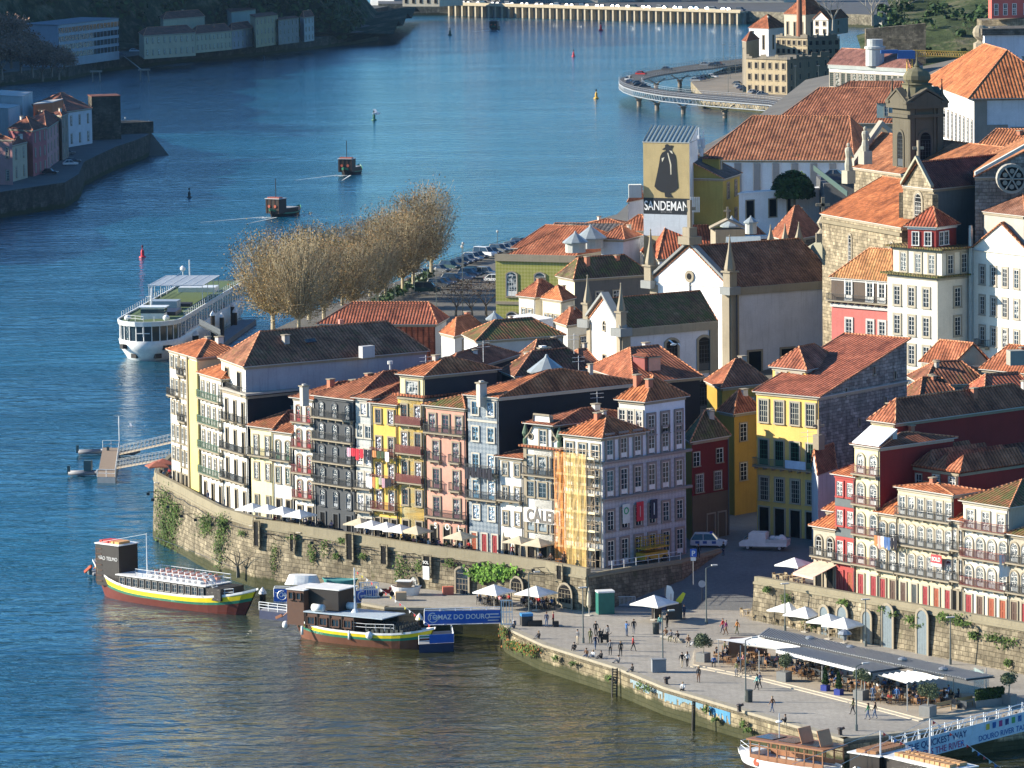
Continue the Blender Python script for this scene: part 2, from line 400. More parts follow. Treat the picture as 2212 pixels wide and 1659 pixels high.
	def floors(s,face,spec,w=.95,rail=None,wood=False,x0=0,x1=1,zt=None,zb=None,gks=None,**k):
		"""spec: floors from the top down: letter = kind of opening, digit = how many, B full balcony, b one per window"""
		zt=zt or s.ze;zb=zb or s.zb;sp=spec.split();fh=(zt-zb)/len(sp);L=s.L(face)
		for i,q in enumerate(sp):
			z0=zt-(i+1)*fh
			if q[0]=='-':continue
			kd=q[0];n=int(q[1]);tall=kd in 'daexp';h=fh*(.70 if tall else .52);z=z0+(.04 if tall else .26)*fh
			if i==0:h*=.93
			if kd in 'xp':h=fh*.70;z=z0+.02
			for j in range(n):
				xf=x0+(x1-x0)*(j+.5)/n
				g=gks[i]if gks else None
				s.win(face,xf,z,w*(.8 if kd=='p' else 1),h,kd,gk=g,**k)
				if 'b' in q:
					P,a=s.at(face,xf*L,z,0);balcony(s.root,P,a,w+.75,.6,rail,wood=wood)
			if 'B' in q:
				P,a=s.at(face,(x0+x1)/2*L,z,0);balcony(s.root,P,a,(x1-x0)*L-.1,.7,rail,wood=wood)
		for i in range(1,len(sp)):
			pass
	def band(s,z,m=None,faces=(0,1),h=.25,out=.1):
		c=MB()
		for i in faces:
			a,q=s.P[i],s.P[i+1];d=(q-a).normalized();n=V((d.y,-d.x,0));c.obox((a.x,a.y,z),q-a,n*out,(0,0,h))
		c.build('string_course',[m or s.sm],s.root)
	def quoins(s,m=None,w=.45,faces=(0,1),out=.07):
		c=MB();zt=s.ze-.46
		for i in faces:
			a,q=s.P[i],s.P[i+1];d=(q-a).normalized();n=V((d.y,-d.x,0))
			for p in(a,q-d*w):c.obox((p.x,p.y,s.zb),d*w,n*out,(0,0,zt-s.zb))
		c.build('pilasters',[m or s.sm],s.root)
	def chimney(s,u,v,Y,w=.8,h=1.5,m=None,cap=True):
		p=dp(u,v,Y);b=MB();b.box((p.x,p.y,p.z-h-1),(w,w*.8,h+1),.6,0)
		if cap:b.box((p.x,p.y,p.z),(w+.25,w*.8+.25,.14),.6,1);b.box((p.x,p.y,p.z+.14),(w*.5,w*.4,.2),.6,0)
		b.build('chimney',[m or plaster((.5,.47,.42)),STONE],s.roof)
	def dormer(s,face,xf,yb,z,w,h,dep,wm,hr=1.0,n=1,kind='s',tm=None,ww=.8):
		P,a=s.at(face,xf*s.L(face),z,-yb);P=P+s.root.location
		d=V((cos(a),sin(a),0));nn=V((d.y,-d.x,0));A=P-d*w/2;B=P+d*w/2;C=B-nn*dep;D=A-nn*dep
		b=MB()
		for p,q in((A,B),(B,C),(D,A)):b.face([p,q,q+V((0,0,h)),p+V((0,0,h))],0)
		o=.3;A2=A-d*o+nn*o;B2=B+d*o+nn*o;C2=C+d*o;D2=D-d*o;Z=V((0,0,h));t1=(A2+B2)/2-nn*(w*.4)+V((0,0,h+hr));t2=(C2+D2)/2+V((0,0,h+hr))
		for f in([A2+Z,B2+Z,t1],[B2+Z,C2+Z,t2,t1],[D2+Z,A2+Z,t1,t2]):b.face(f,1)
		b.face([A2+Z-V((0,0,.1)),D2+Z-V((0,0,.1)),C2+Z-V((0,0,.1)),B2+Z-V((0,0,.1))],2)
		o_=b.build('dormer',[wm,tm or tiles(),paint((.5,.47,.42),.8)],s.root)
		for i in range(n):
			q=A+d*(w*(i+.5)/n)+nn*.003;m=wmesh(ww,h*.72,kind,s.sm,s.fm,s.gk,.12);e=V((q.x,q.y,z+h*.14))-s.root.location
			inst(m[1],'pane',inst(m[0],'dormer_window',s.root,e,a))
		return o_
def E3(a,b,c,Y):
	B=dp(b[0],b[1],Y);z=B.z;return gp(a[0],a[1],z),B,gp(c[0],c[1],z),z
# ---------------- water, ground, quays ----------------
def struct(name,b,m,**k):
	o=b.build(name,m,**k);o['kind']='structure';return o
def water_mat():
	m,t,b=newmat('river_water',.12,.5);b.inputs['IOR'].default_value=1.5
	g=N(t,'NewGeometry').outputs['Position']
	n0=noise(t,mapn(t,g,(.006,.011,1)),1.,4,.6)
	deep=ramp(t,n0,[(.35,(.004,.050,.088)),(.65,(.006,.080,.135))]);sp=N(t,'SeparateXYZ');t.links.new(g,sp.inputs[0])
	def mr(o,a,c):q=N(t,'MapRange',interpolation_type='SMOOTHSTEP');q.inputs[1].default_value=a;q.inputs[2].default_value=c;t.links.new(o,q.inputs[0]);return q.outputs[0]
	wv=N(t,'Math',operation='MULTIPLY_ADD');t.links.new(n0,wv.inputs[0]);wv.inputs[1].default_value=40;t.links.new(sp.outputs[0],wv.inputs[2])
	facade_reflection=mix(t,1.,mr(wv.outputs[0],-42,2),mr(sp.outputs[1],600,560),'MULTIPLY')  # where the olive reflection of the sunlit facades is painted into the water colour
	t.links.new(mix(t,facade_reflection,deep,(.036,.037,.012)),b.inputs['Base Color'])
	a=noise(t,mapn(t,g,(.55,.75,1),.15),1.,3,.6,.6);c=noise(t,mapn(t,g,(.13,.26,1),-.1),1.,3,.55,.5)
	d=noise(t,mapn(t,g,(.012,.035,1),.1),1.,3,.5)
	b1=N(t,'Bump');b1.inputs['Strength'].default_value=1;b1.inputs['Distance'].default_value=.8;t.links.new(c,b1.inputs['Height'])
	b2=N(t,'Bump');b2.inputs['Strength'].default_value=1;t.links.new(a,b2.inputs['Height']);t.links.new(b1.outputs[0],b2.inputs['Normal'])
	t.links.new(ramp(t,d,[(.40,(.10,)*3),(.60,(.40,)*3)]),b2.inputs['Distance']);t.links.new(b2.outputs[0],b.inputs['Normal'])
	return m
wb=MB();wb.face([(-1500,60,0),(900,60,0),(900,2900,0),(-1500,2900,0)])
struct('water',wb,water_mat(),uv=False)
def paving(c=(.38,.345,.29),sc_=1.,lines=True):
	m,t,b=newmat('paving',.85,.25);g=N(t,'NewGeometry').outputs['Position']
	n=noise(t,g,.12,6,.65);f=noise(t,g,2.5,4,.7)
	cc=ramp(t,n,[(.3,scal(c,.75)),(.7,scal(c,1.12))]);cc=mix(t,.5,cc,ramp(t,f,[(.3,(.6,)*3),(.7,(1.1,)*3)]),'MULTIPLY')
	br=N(t,'TexBrick');br.inputs['Scale'].default_value=.5*sc_;br.inputs['Color1'].default_value=(1,1,1,1);br.inputs['Color2'].default_value=(.86,.86,.86,1)
	br.inputs['Mortar'].default_value=(.62,.62,.62,1);br.inputs['Mortar Size'].default_value=.02;t.links.new(mapn(t,g,(1,1,1),.8),br.inputs[0])
	if lines:cc=mix(t,.7,cc,br.outputs[0],'MULTIPLY')
	t.links.new(cc,b.inputs['Base Color']);bump(t,b,f,.4,.03);return m
PAVE=paving();COBBLE=paving((.20,.20,.19),3.);ASPH=paving((.10,.10,.10),1,False)
MUR=masonry((.35,.295,.20),.95,.52,.6,.2);MURQ=masonry((.38,.315,.20),1.2,.5,.6,.25);COPE=plaster((.27,.235,.16),.55)
def xy(p):return(p.x,p.y)
QE=[(1084,1338),(1090,1352),(1106,1362),(1171,1392),(1331,1442),(1433,1484),(1618,1539),(1822,1597)]
qe=[gp(u,v,3)for u,v in QE];qr=[gp(2240,1551,3),gp(2700,1440,3)]
land=[gp(u,v,3)for u,v in[(780,1303),(830,1312),(1000,1315),(1078,1318)]]
back=[gp(2700,1100,3),gp(1300,1200,3),gp(1240,1290,3),gp(1110,1278,3),gp(980,1262,3),gp(900,1250,3),gp(840,1240,3),gp(790,1240,3)]
poly=land+qe+qr+back
b=MB();b.prism([xy(p)for p in poly],-2,2.75,0,1);struct('quay',b,[MURQ,PAVE])
b=MB()
for ring in(land,qe+qr[:1]):
	for p,q in zip(ring,ring[1:]):
		d=(q-p).normalized();n=V((d.y,-d.x,0));b.obox((p.x,p.y,2.45),q-p,-n*.9,(0,0,.58),0)
struct('quay_edge',b,[plaster((.36,.32,.24),.5)])
b=MB();b.face([(p.x,p.y,2.98)for p in poly]);struct('quay_paving',b,PAVE)
TOP=[(338,1150,None)]
wt=[(385,968,8.9),(362,985,8.9),(342,1003,8.9),(334,1015,8.9),(336,1021,8.9),(345,1026,8.9),(356,1032,8.9),(372,1040,8.9),(399,1054,8.85),(425,1069,8.8),(475,1095,8.75),(553,1119,8.65),(678,1139,8.5),(803,1159,8.35),(928,1179,8.2),(1106,1201,8.1),(1180,1212,8.05),(1268,1228,8.0)]
wp=[gp(*p)for p in wt]
foot=[p.copy()for p in wp]
def river_wall(name,label,pts,tops,z0,th=.55,coping=1.25,m=MUR,par=1.0):
	root=thing(name,(pts[-1].x,pts[-1].y,z0),label,'wall');b=MB();c=MB()
	n=len(pts);nn=[]
	for i in range(n):
		d=(pts[min(i+1,n-1)]-pts[max(i-1,0)]);d.z=0;d.normalize();nn.append(V((d.y,-d.x,0)))
	for i in range(n-1):
		p,q=pts[i],pts[i+1];a,e=nn[i],nn[i+1];zp,zq=tops[i],tops[i+1]
		k=coping
		bt=.5
		def S(x,nx,off,z):return(x.x+nx.x*off,x.y+nx.y*off,z)
		b.face([S(p,a,bt,z0),S(q,e,bt,z0),S(q,e,.12,zq-k),S(p,a,.12,zp-k)],0)
		b.face([S(q,e,-th,z0),S(p,a,-th,z0),S(p,a,-th,zp-k),S(q,e,-th,zq-k)],0)
		for(o1,z1,o2,z2)in((.12,-k,.26,-k),(.26,-k,.26,-k+.22),(.26,-k+.22,.10,-k+.3),(.10,-k+.3,.06,0),(.06,0,-th,0),(-th,0,-th,-k)):
			c.face([S(p,a,o1,zp+z1),S(q,e,o1,zq+z1),S(q,e,o2,zq+z2),S(p,a,o2,zp+z2)],0)
	for i,sg in((0,-1),(n-1,1)):
		p,a=pts[i],nn[i]
		f=[S(p,a,.5,z0),S(p,a,-th,z0),S(p,a,-th,tops[i]),S(p,a,.1,tops[i])]
		c.face(f if sg>0 else f[::-1],0)
	b.build('stonework',m,root);c.build('parapet',COPE,root);return root,nn
rw,wn=river_wall('river_wall','long curved stone river wall carrying the raised street of narrow houses',wp,[p[2]for p in wt],-1.5)
FL=[gp(372,1046,7.95),gp(410,1055,7.9),gp(434,1070,7.9),gp(533,1107,7.8),gp(765,1147,7.6),gp(1075,1193,7.25),gp(1303,1227,7.0)]
FR=gp(1482,1195,7.0)
inner=[p-wn[i]*.5 for i,p in enumerate(wp)]
bk=[V((60,640,0)),V((-20,680,0)),V((-75,650,0)),inner[0]+V((-3,6,0))]
b=MB();ring=[(p.x,p.y,z-1.02)for p,(_,_,z)in zip(inner,wt)]
ring+=[(p.x,p.y,6.95)for p in[gp(1322,1238,6.95),gp(1400,1226,6.95),gp(1470,1216,6.95),gp(1556,1192,6.95)]]
tail=[(p.x,p.y,6.95)for p in[gp(1600,1150,6.95),gp(1560,1000,6.95)]]+[(-20,690,7.9),(-38,655,7.9)]
b.face(ring+tail);
struct('street',b,COBBLE)
low=[V((p[0],p[1],0))for p in ring[len(wt)-1:len(wt)+4]]
river_wall('retaining_wall','low stone retaining wall in shade beside the sloping square',[V((wp[-1].x,wp[-1].y,0))]+low[1:],[7.35]*len(low),2.5,.4,.5,masonry((.30,.26,.19),.8,.42,.6))
RW0,RW1=gp(1630,1245,8.0),gp(2212,1348,8.3);dRW=(RW1-RW0);RW2=RW0+dRW*1.25
rpts=[RW0+(RW2-RW0)*k/5 for k in range(6)]
river_wall('terrace_wall','tall masonry terrace wall with arched doors behind the open air restaurant',rpts,[8.0+.1*k for k in range(6)],2.5,.6,.85,MUR)
rw_n=V((dRW.y,-dRW.x,0)).normalized()
b=MB();P_=[RW0-rw_n*.3,RW2-rw_n*.3,RW2-rw_n*40,RW0-rw_n*40-dRW*.0];b.prism([xy(p)for p in P_],2,7.05,0,1);struct('upper_terrace',b,[masonry((.36,.29,.19),.8,.42,.5),COBBLE])
b=MB();a0,a1=gp(1318,1311,3.),gp(1640,1322,3.);
g0=[V((a0.x,a0.y,2.99)),V((a1.x+3,a1.y,2.99))];t0=gp(1556,1192,6.95);t1=gp(1760,1196,6.95)
nS=8
L_=[g0[0].lerp(V((t0.x-.4,t0.y,6.95)),k/nS)for k in range(nS+1)];R_=[g0[1].lerp(V((t1.x+2,t1.y,6.95)),k/nS)for k in range(nS+1)]
for k in range(nS):b.face([L_[k],R_[k],R_[k+1],L_[k+1]])
b.face([L_[-1],R_[-1],R_[-1]+V((6,70,.4)),L_[-1]+V((-4,70,.4))])
struct('sloping_square',b,COBBLE)
def city_z(x,y):
	if y<700:return 7+max(0,(y-600))*.012+max(0,x-40)*.12
	return 8.2+max(0,min(1,(y-1000)/500))*-4+max(0,x-12)*.1+max(0,x-70)*.1
b=MB();gx=26;ys=[590,620,650,680,720,760,797,848,890,927,986,1020,1045,1100,1213,1350,1438,1500]
def xl(y):
	pts=[(590,-34),(650,-48),(720,-52),(797,-46),(848,-37),(927,-17),(986,3.5),(1020,9),(1045,22),(1100,28),(1213,42),(1350,68),(1438,83),(1500,93)]
	for(a,p),(c,q)in zip(pts,pts[1:]):
		if y<=c:return p+(q-p)*(y-a)/(c-a)
	return pts[-1][1]
for j in range(len(ys)-1):
	for i in range(gx):
		def pt(i,y):x0=xl(y)+2;x=x0+(420-x0)*(i/gx)**1.6;return(x,y,city_z(x,y)-.6)
		b.face([pt(i,ys[j]),pt(i+1,ys[j]),pt(i+1,ys[j+1]),pt(i,ys[j+1])])
struct('ground',b,paving((.15,.14,.12),1,False))
b=MB()
for y0_,y1_ in zip(ys[2:],ys[3:]):
	b.obox((xl(y0_)+1.5,y0_,-1),(xl(y1_)-xl(y0_),y1_-y0_,0),(.8,0,0),(0,0,city_z(xl(y0_),y0_)+.2))
struct('river_bank',b,masonry((.33,.30,.24),1.2,.5,.5))
BACK=V((22,17,0)).normalized()
# ---------------- the row of narrow houses on the raised street ----------------
def seg(u,v):
	"""point on the facade line for the eaves pixel (u,v)"""
	best=None
	for i in range(1,len(FL)-1):
		A,B=FL[i],FL[i+1];p=lp(u,v,A,B);s_=(p-A).xy.dot((B-A).xy)/(B-A).xy.length_squared
		if best is None or abs(s_-.5)<best[0]:best=(abs(s_-.5),p,A.z+(B.z-A.z)*s_)
	return best[1],best[2]
def row(name,label,uv1,uv2,dep,wall,side=None,**k):
	p,z1=seg(*uv1);q,z2=seg(*uv2);ze=(p.z+q.z)/2
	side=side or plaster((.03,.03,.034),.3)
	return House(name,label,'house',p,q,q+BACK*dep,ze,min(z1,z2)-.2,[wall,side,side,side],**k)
def Z_(s,v):
	B=s.P[1];p=lp(1106,v,V((B.x-1,B.y,0)),V((B.x+1,B.y,0)));return p.z
T1=tiles();T2=tiles((.38,.13,.06),.22,.45);T3=tiles((.50,.16,.06),.08,.25);TM=tiles((.33,.13,.06),.6,.5)
WHITE=plaster((.80,.78,.72),.22);YEL=plaster((.80,.52,.13),.22);PYEL=plaster((.80,.72,.42),.25);PINK=plaster((.62,.33,.25),.4)
RED=paint((.40,.02,.03));GRN=paint((.04,.12,.07));DK=paint((.05,.06,.07));BRN=paint((.12,.05,.035));BLU=paint((.16,.36,.52));IRONG=paint((.10,.17,.12));IRONR=paint((.16,.035,.03))
pA,pB,pC=lp(372,800,FL[0],FL[1]),lp(411,800,FL[0],FL[1]),None
d_=(FL[2]-FL[1])
h=House('corner_house','narrow end house with white tiles and yellow side at the bend of the river wall','house',FL[0],FL[2],FL[2]+BACK*7,25.9,7.7,[WHITE,PYEL,PYEL,WHITE],tm=T3,hr=1.6,ax=0)
h.floors(0,'s2 d2B s2 d2 s2 x2',w=.9,x0=.02,x1=.34);h.floors(0,'d2b d2 d2b d2 d2 x2',w=.8,x0=.36,x1=.62)
b=MB();e=h.P[1]-h.P[0];n_=V((e.y,-e.x,0)).normalized();b.obox(h.P[0]+e*.66+V((0,0,7.7)),e*.34,n_*.12,(0,0,17.6),0);b.obox(h.P[0]+e*.63+V((0,0,7.7)),e*.05,n_*.3,(0,0,18),1);b.obox(h.P[0]+e*.345+V((0,0,7.7)),e*.02,n_*.2,(0,0,18),1);b.build('side_panel',[plaster((.76,.62,.22),.4),STONE],h.root)
h=row('townhouse','white house with long green balconies next to the yellow end house',(432,800),(481,822),9,WHITE,tm=T3,hr=1.8,group=None)
h.floors(0,'d4B d4B d4B d4B x3',w=.8,rail=IRONG)
h=row('townhouse','white three bay house with dark shutters below the loggia of the long lilac building',(481,838),(534,856),9,WHITE,roof='flat',tm=plaster((.4,.37,.32)))
h.floors(0,'x3b x3B x3B x3',w=.75)
A,B,C,ze=E3((478,772),(530,791),(921,757),588)
LIL=plaster((.40,.39,.42),.6)
h=House('long_building','long lilac walled building with a big hipped roof and corner loggia','building',A,B,C,ze,8,[WHITE,LIL],tm=tiles((.36,.15,.08),.3,.4),hr=3.6,t=(.16,.16),ax=1)
LB=h
h.floors(0,'x2B x3 x3 x3 x3',w=1.6);h.win(1,.31,ze-5.5,1.1,1.1,'s',sm=BRN)
b=MB()
for(u,v,s_)in((662,742,1.3),(590,745,1.1)):
	p=dp(u,v,596);b.obox(p,(s_,s_*.5,.1),(-.3,.5,.35),(0,0,.12),0)
b.build('skylight',glass('g'),h.root)
p=dp(792,752,596);b=MB();b.box((p.x,p.y,p.z-1.2),(1.9,.9,1.5),.65,0);b.build('roof_vent',plaster((.5,.5,.5)),h.root)
p=dp(843,795,592);b=MB();b.tube((p.x,p.y,p.z-2),(p.x,p.y,p.z+.8),.12,8);b.tube((p.x,p.y,p.z+.5),(p.x,p.y,p.z+.9),.35,8);b.tube((p.x+1,p.y,p.z-2.5),(p.x+1,p.y,p.z-.7),.1,8);b.obox((p.x+.5,p.y-.2,p.z-.9),(1.4,0,0),(0,.6,0),(0,0,.5));b.build('flue',paint((.6,.6,.58),.4),h.root)
h=row('townhouse','pale yellow low house with red doors under a broad tiled roof',(541,918),(590,925),9,PYEL,tm=T2,hr=1.7)
h.floors(0,'d2B s2 p2',w=.75,fm=WOODW)
h=row('townhouse','white low house with dark green windows beside the red and white house',(590,929),(632,935),8,WHITE,tm=T2,hr=1.6)
h.floors(0,'e2B s2 x2',w=.8,fm=GRN)
h=row('townhouse','narrow white house with bright red window frames and balconies',(634,857),(678,862),12,WHITE,tm=T2,hr=1.6,fm=RED)
h.floors(0,'e2B e2B e2B e2B x2',w=.8,rail=IRONR);h.chimney(657,835,572,.9,1.4)
GREY=plaster((.085,.09,.095),.2)
h=row('townhouse','tall dark grey house with five floors of iron balconies',(680,853),(765,862),17,GREY,tm=T2,hr=2.6,sm=plaster((.11,.115,.12),.2),fm=paint((.3,.32,.34)))
h.floors(0,'e3B e3B e3B e3B e3 x3',w=.85)
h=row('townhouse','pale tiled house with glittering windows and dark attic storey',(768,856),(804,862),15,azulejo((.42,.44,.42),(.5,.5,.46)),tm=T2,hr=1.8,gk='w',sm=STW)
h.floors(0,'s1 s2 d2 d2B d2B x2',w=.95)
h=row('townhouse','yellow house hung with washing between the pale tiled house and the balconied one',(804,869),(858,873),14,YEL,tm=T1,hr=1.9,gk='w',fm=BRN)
YH=h
h.floors(0,'s2 d2B d2B d2B x3',w=.85,rail=IRONR)
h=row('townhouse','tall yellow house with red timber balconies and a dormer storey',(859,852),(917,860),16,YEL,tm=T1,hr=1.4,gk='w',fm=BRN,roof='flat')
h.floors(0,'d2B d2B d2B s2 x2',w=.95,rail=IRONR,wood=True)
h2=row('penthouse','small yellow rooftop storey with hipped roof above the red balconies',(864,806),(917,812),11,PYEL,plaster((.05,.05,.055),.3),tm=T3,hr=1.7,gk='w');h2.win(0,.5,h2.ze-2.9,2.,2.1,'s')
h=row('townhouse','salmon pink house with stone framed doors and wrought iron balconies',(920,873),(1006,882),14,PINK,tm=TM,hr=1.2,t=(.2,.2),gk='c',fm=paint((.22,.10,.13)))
h.floors(0,'d3B d2b d2b d2B x3',w=1.05)
PK=h
BTL=azulejo((.16,.20,.24),(.26,.30,.33))
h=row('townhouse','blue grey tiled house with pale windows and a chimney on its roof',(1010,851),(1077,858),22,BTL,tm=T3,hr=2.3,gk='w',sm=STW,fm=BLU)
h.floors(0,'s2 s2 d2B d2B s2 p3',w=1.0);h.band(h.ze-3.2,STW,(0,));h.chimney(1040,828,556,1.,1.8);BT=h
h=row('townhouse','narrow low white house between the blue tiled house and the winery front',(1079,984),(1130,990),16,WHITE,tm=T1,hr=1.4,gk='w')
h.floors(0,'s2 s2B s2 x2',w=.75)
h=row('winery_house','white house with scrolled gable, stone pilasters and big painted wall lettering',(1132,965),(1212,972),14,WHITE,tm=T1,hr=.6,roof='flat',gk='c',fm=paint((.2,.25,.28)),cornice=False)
h.floors(0,'d3B s3 e3 x3',w=1.25);h.band(h.ze-.2,STONE,(0,),.5,.2);CAL=h
b=MB();L0=h.L(0)
P0=h.P[0];dd=(h.P[1]-h.P[0]).normalized();n0=V((dd.y,-dd.x,0))
prof=[(.2,0),(L0-.2,0),(L0-.35,1.0),(L0-1.0,1.6),(L0-1.5,2.4),(L0-1.7,3.9),(1.7,3.9),(1.5,2.4),(1.0,1.6),(.35,1.0)]
def gw(x,z,o=0):p=P0+dd*x+n0*o;return V((p.x,p.y,h.ze+z))
b.face([gw(x,z,.02)for x,z in prof]);b.face([gw(x,z,-.5)for x,z in prof][::-1])
for i in range(len(prof)):
	a,q=prof[i],prof[(i+1)%len(prof)];b.face([gw(*a,.02),gw(*a,-.5),gw(*q,-.5),gw(*q,.02)],1)
	b.obox(gw(*a,.02),gw(*q,0)-gw(*a,0),n0*.16,(0,0,.22),1)
for x in(1.15,L0-1.15):b.tube(gw(x,1.3,.03),gw(x,1.3,.12),.42,12,1);b.tube(gw(x,1.3,.12),gw(x,1.3,.13),.28,12,2)
b.build('scrolled_gable',[WHITE,STONE,glass('k')],h.root)
for x in(0,L0-.5):
	b=MB()
	for z0_,z1_ in((h.zb,h.ze+.4),):b.obox(P0+dd*x+n0*.0+V((0,0,z0_)),dd*.5,n0*.14,(0,0,z1_-z0_))
	p=P0+dd*(x+.25);b.lathe((p.x,p.y,h.ze+.4),[(.3,0),(.3,.5),(.15,.7),(.4,1.2),(.3,1.6),(.06,2.4)],8,1);b.build('finial_pilaster',[STONE,paint((.10,.16,.10))],h.root)
hh=row('rooftop_storey','attic with little hipped roof behind the scrolled gable',(1152,913),(1195,916),13,WHITE,tm=T1,hr=1.3,over=.9);hh.win(0,.5,hh.ze-2.9,1.1,2.1,'d')
b=MB();b.obox(P0+V((0,0,h.zb+(h.ze-h.zb)*.335)),dd*L0,n0*.2,(0,0,1.75));b.build('name_band',WHITE,h.root)
b=MB();b.text('CÁLEM',2.05,P0+dd*(L0*.5+.1)+V((0,0,h.zb+(h.ze-h.zb)*.345)),dd,(0,0,1),0,out=.26,sx=.80,bold=.03);b.build('lettering',paint((.16,.14,.12)),h.root)
p0,_=seg(1217,938);p1=lp(1303,945,FL[5],FL[6]);q1=lp(1393,926,FL[6],FR);ze=p1.z
TB=azulejo((.38,.41,.45),(.48,.51,.55));WB=plaster((.74,.77,.80),.15);PS=plaster((.30,.25,.22),.3)
h=House('corner_building','white and blue tiled corner building with low tiled wing and stepped roof','building',FL[6]+(p0-FL[6])*1.0,FL[6],q1,ze,6.8,[WHITE,WB],tm=T3,hr=2.0,ax=0,fm=WOODW)
CB=h
h.floors(0,'d3 d3 d3 d3 x3',w=1.1)
fl=(FR-FL[6]);Lr=fl.length
def zc(v,p=FL[6]):return lp(1303,v,p,p+V((1,0,0))).z
fz=[7.05,10.9,15.0,19.3,23.6]
b=MB();d=(q1-FL[6]);d.z=0
nr=V((d.normalized().y,-d.normalized().x,0))
q=FR.copy();dfull=V((q.x-FL[6].x,q.y-FL[6].y,0));L1=(V((q1.x,q1.y,0))-V((FL[6].x,FL[6].y,0))).length;L2=dfull.length
b.obox((FL[6].x,FL[6].y,7),dfull,nr*.05,(0,0,12.2),0)
for z in(14.9,19.25):b.obox(V((FL[6].x,FL[6].y,z))-dfull*.01,dfull*1.06,nr*.5,(0,0,.3),1)
b.build('tiled_front',[TB,PS],h.root)
pt=lp(1393,867,FL[6],FR);zt=pt.z
h3=House('corner_building','tall white upper part of the corner building with three storey side and hipped roof','building',V((q1.x,q1.y,0))+(p0-FL[6]).normalized()*11+V((0,0,0)),q1,FR,zt,6.8,[plaster((.62,.60,.54),.2),WB],tm=T3,hr=2.6,ax=0)
CT=h3
h3.grid(0,[.14,.46,.80],[zt-4.2],.95,3.0,'d',sm=STW)
def rwin(z,w,hgt,kind='d',xs=range(6),sw=.28):
	for i in xs:
		x=(i+.5)/6*L2;P=V((FL[6].x,FL[6].y,z))+dfull*(x/L2)+nr*.06-h.root.location
		m=wmesh(w,hgt,kind,PS,WOODW,'g',sw);inst(m[1],'pane',inst(m[0],'window',h.root,P,math.atan2(dfull.y,dfull.x)))
rwin(7.1,1.15,3.0);rwin(11.4,1.1,2.2,'s');rwin(15.3,1.15,3.1);rwin(19.65,1.1,2.9,'d');rwin(zt-3.9,1.1,2.2,'s',(3,4,5));h.sm=PS
# ---------------- the old town behind the row ----------------
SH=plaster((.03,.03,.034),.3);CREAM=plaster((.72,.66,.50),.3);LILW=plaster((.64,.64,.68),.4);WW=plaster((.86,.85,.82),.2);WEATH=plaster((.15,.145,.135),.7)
OLIVE=plaster((.40,.32,.09),.35);GRS=plaster((.50,.50,.48),.4);BST=masonry((.40,.33,.22),1.0,.5,.35);DST=masonry((.22,.19,.15),.8,.4,.5)
def bg(name,label,cat,a,b_,c,Y,zb,wm,**k):
	A,B,C,ze=E3(a,b_,c,Y);return House(name,label,cat,A,B,C,ze,zb,wm,**k)
h=bg('house','low building with tile clad front and slatted roof panels beside the plane trees','building',(690,699),(940,700),(964,686),736,7.5,[tiles((.44,.11,.05),.03,.2,.9),GRS],tm=tiles((.36,.11,.06),.1,.3),hr=3.0,ax=0,t=(.25,.12))
b=MB()
P0_,P1_,P2_,P3_=h.P;e1=(P1_-P0_).normalized();e2=(P2_-P1_)
for k in range(9):
	f=.12+.30*k/8;
	for i in range(4):
		q=P0_+e1*(h.L(0)*(.17+.17*i))+e2*f;b.obox((q.x,q.y,h.ze+3.0*f*2+.05),e1*h.L(0)*.16,e2.normalized()*.25,(0,0,.12))
b.build('roof_slats',paint((.35,.14,.07)),h.root)
h.chimney(830,662,745,1.6,1.6,plaster((.6,.58,.52)));h.chimney(736,690,730,.7,1.6,paint((.55,.2,.15)),False)
h=bg('tiled_building','large building faced with yellow green tiles below a stone parapet','building',(1070,557),(1245,561),(1400,533),800,8.5,[azulejo((.30,.30,.06),(.40,.38,.12)),azulejo((.30,.30,.06),(.40,.38,.12))],tm=tiles((.40,.13,.06),.05,.25),hr=4.6,ax=0,t=(.4,.25),over=-.6,fm=WOODW)
h.grid(0,[.2,.55,.85],[h.ze-6.6,h.ze-13.5],1.9,4.2,'e');h.band(h.ze-.5,STONE,(0,1),1.2,.35);h.band(h.ze-8,STONE,(0,),.5,.15)
def hiproof(label,a,b_,c,Y,dz,wall,**k):
	A,B,C,ze=E3(a,b_,c,Y);return House('house',label,'house',A,B,C,ze,ze-dz,wall,**k)
hiproof('house with long dark corrugated roof near the river edge',(1190,502),(1340,503),(1352,497),850,6,GRS,roof='shed',ax=0,hr=1.2,tm=tiles((.10,.09,.085),0,.2,.8))
hiproof('low roof of orange tiles in front of the mural tower',(1256,488),(1358,488),(1368,483),870,7,GRS,ax=0,hr=1.1)
h=hiproof('small house with pyramid roof just left of the mural tower',(1335,498),(1401,498),(1430,488),815,9,[GRS,GRS],hr=2.4,ax=0)
h.win(1,.4,h.ze-2.4,1,1.2,'x')
hiproof('small pale attic house with hipped roof behind the glass domes',(1298,516),(1346,517),(1382,508),800,8,[LILW,LILW],hr=2.0,ax=0)
hiproof('dark tiled roof behind the stone parapet',(1110,535),(1235,540),(1300,522),806,6,GRS,hr=3.4,ax=0,t=(.3,.3))
def cupola(u,v,Y,r,label):
	p=dp(u,v,Y);b=MB();r*=.8;b.lathe((p.x,p.y,p.z-1.8),[(r*.9,0),(r*.9,1.8)],10);o=b.build('skylight_dome',plaster((.5,.5,.46)),off=(0,0,0));tag(o,label,'skylight','glazed roof lanterns')
	b=MB();b.lathe(p,[(r*1.15,-.2),(r*1.15,0),(r*.15,r*.75),(.1,r*.95)],10);b.build('glazed_cap',paint((.30,.33,.33),.3,.6),o,off=(0,0,0))
cupola(1243,522,792,2.4,'small round rooftop skylight with pale conical cap left of the wider one')
cupola(1276,513,800,3.0,'wide round white rooftop skylight above the stone parapet')
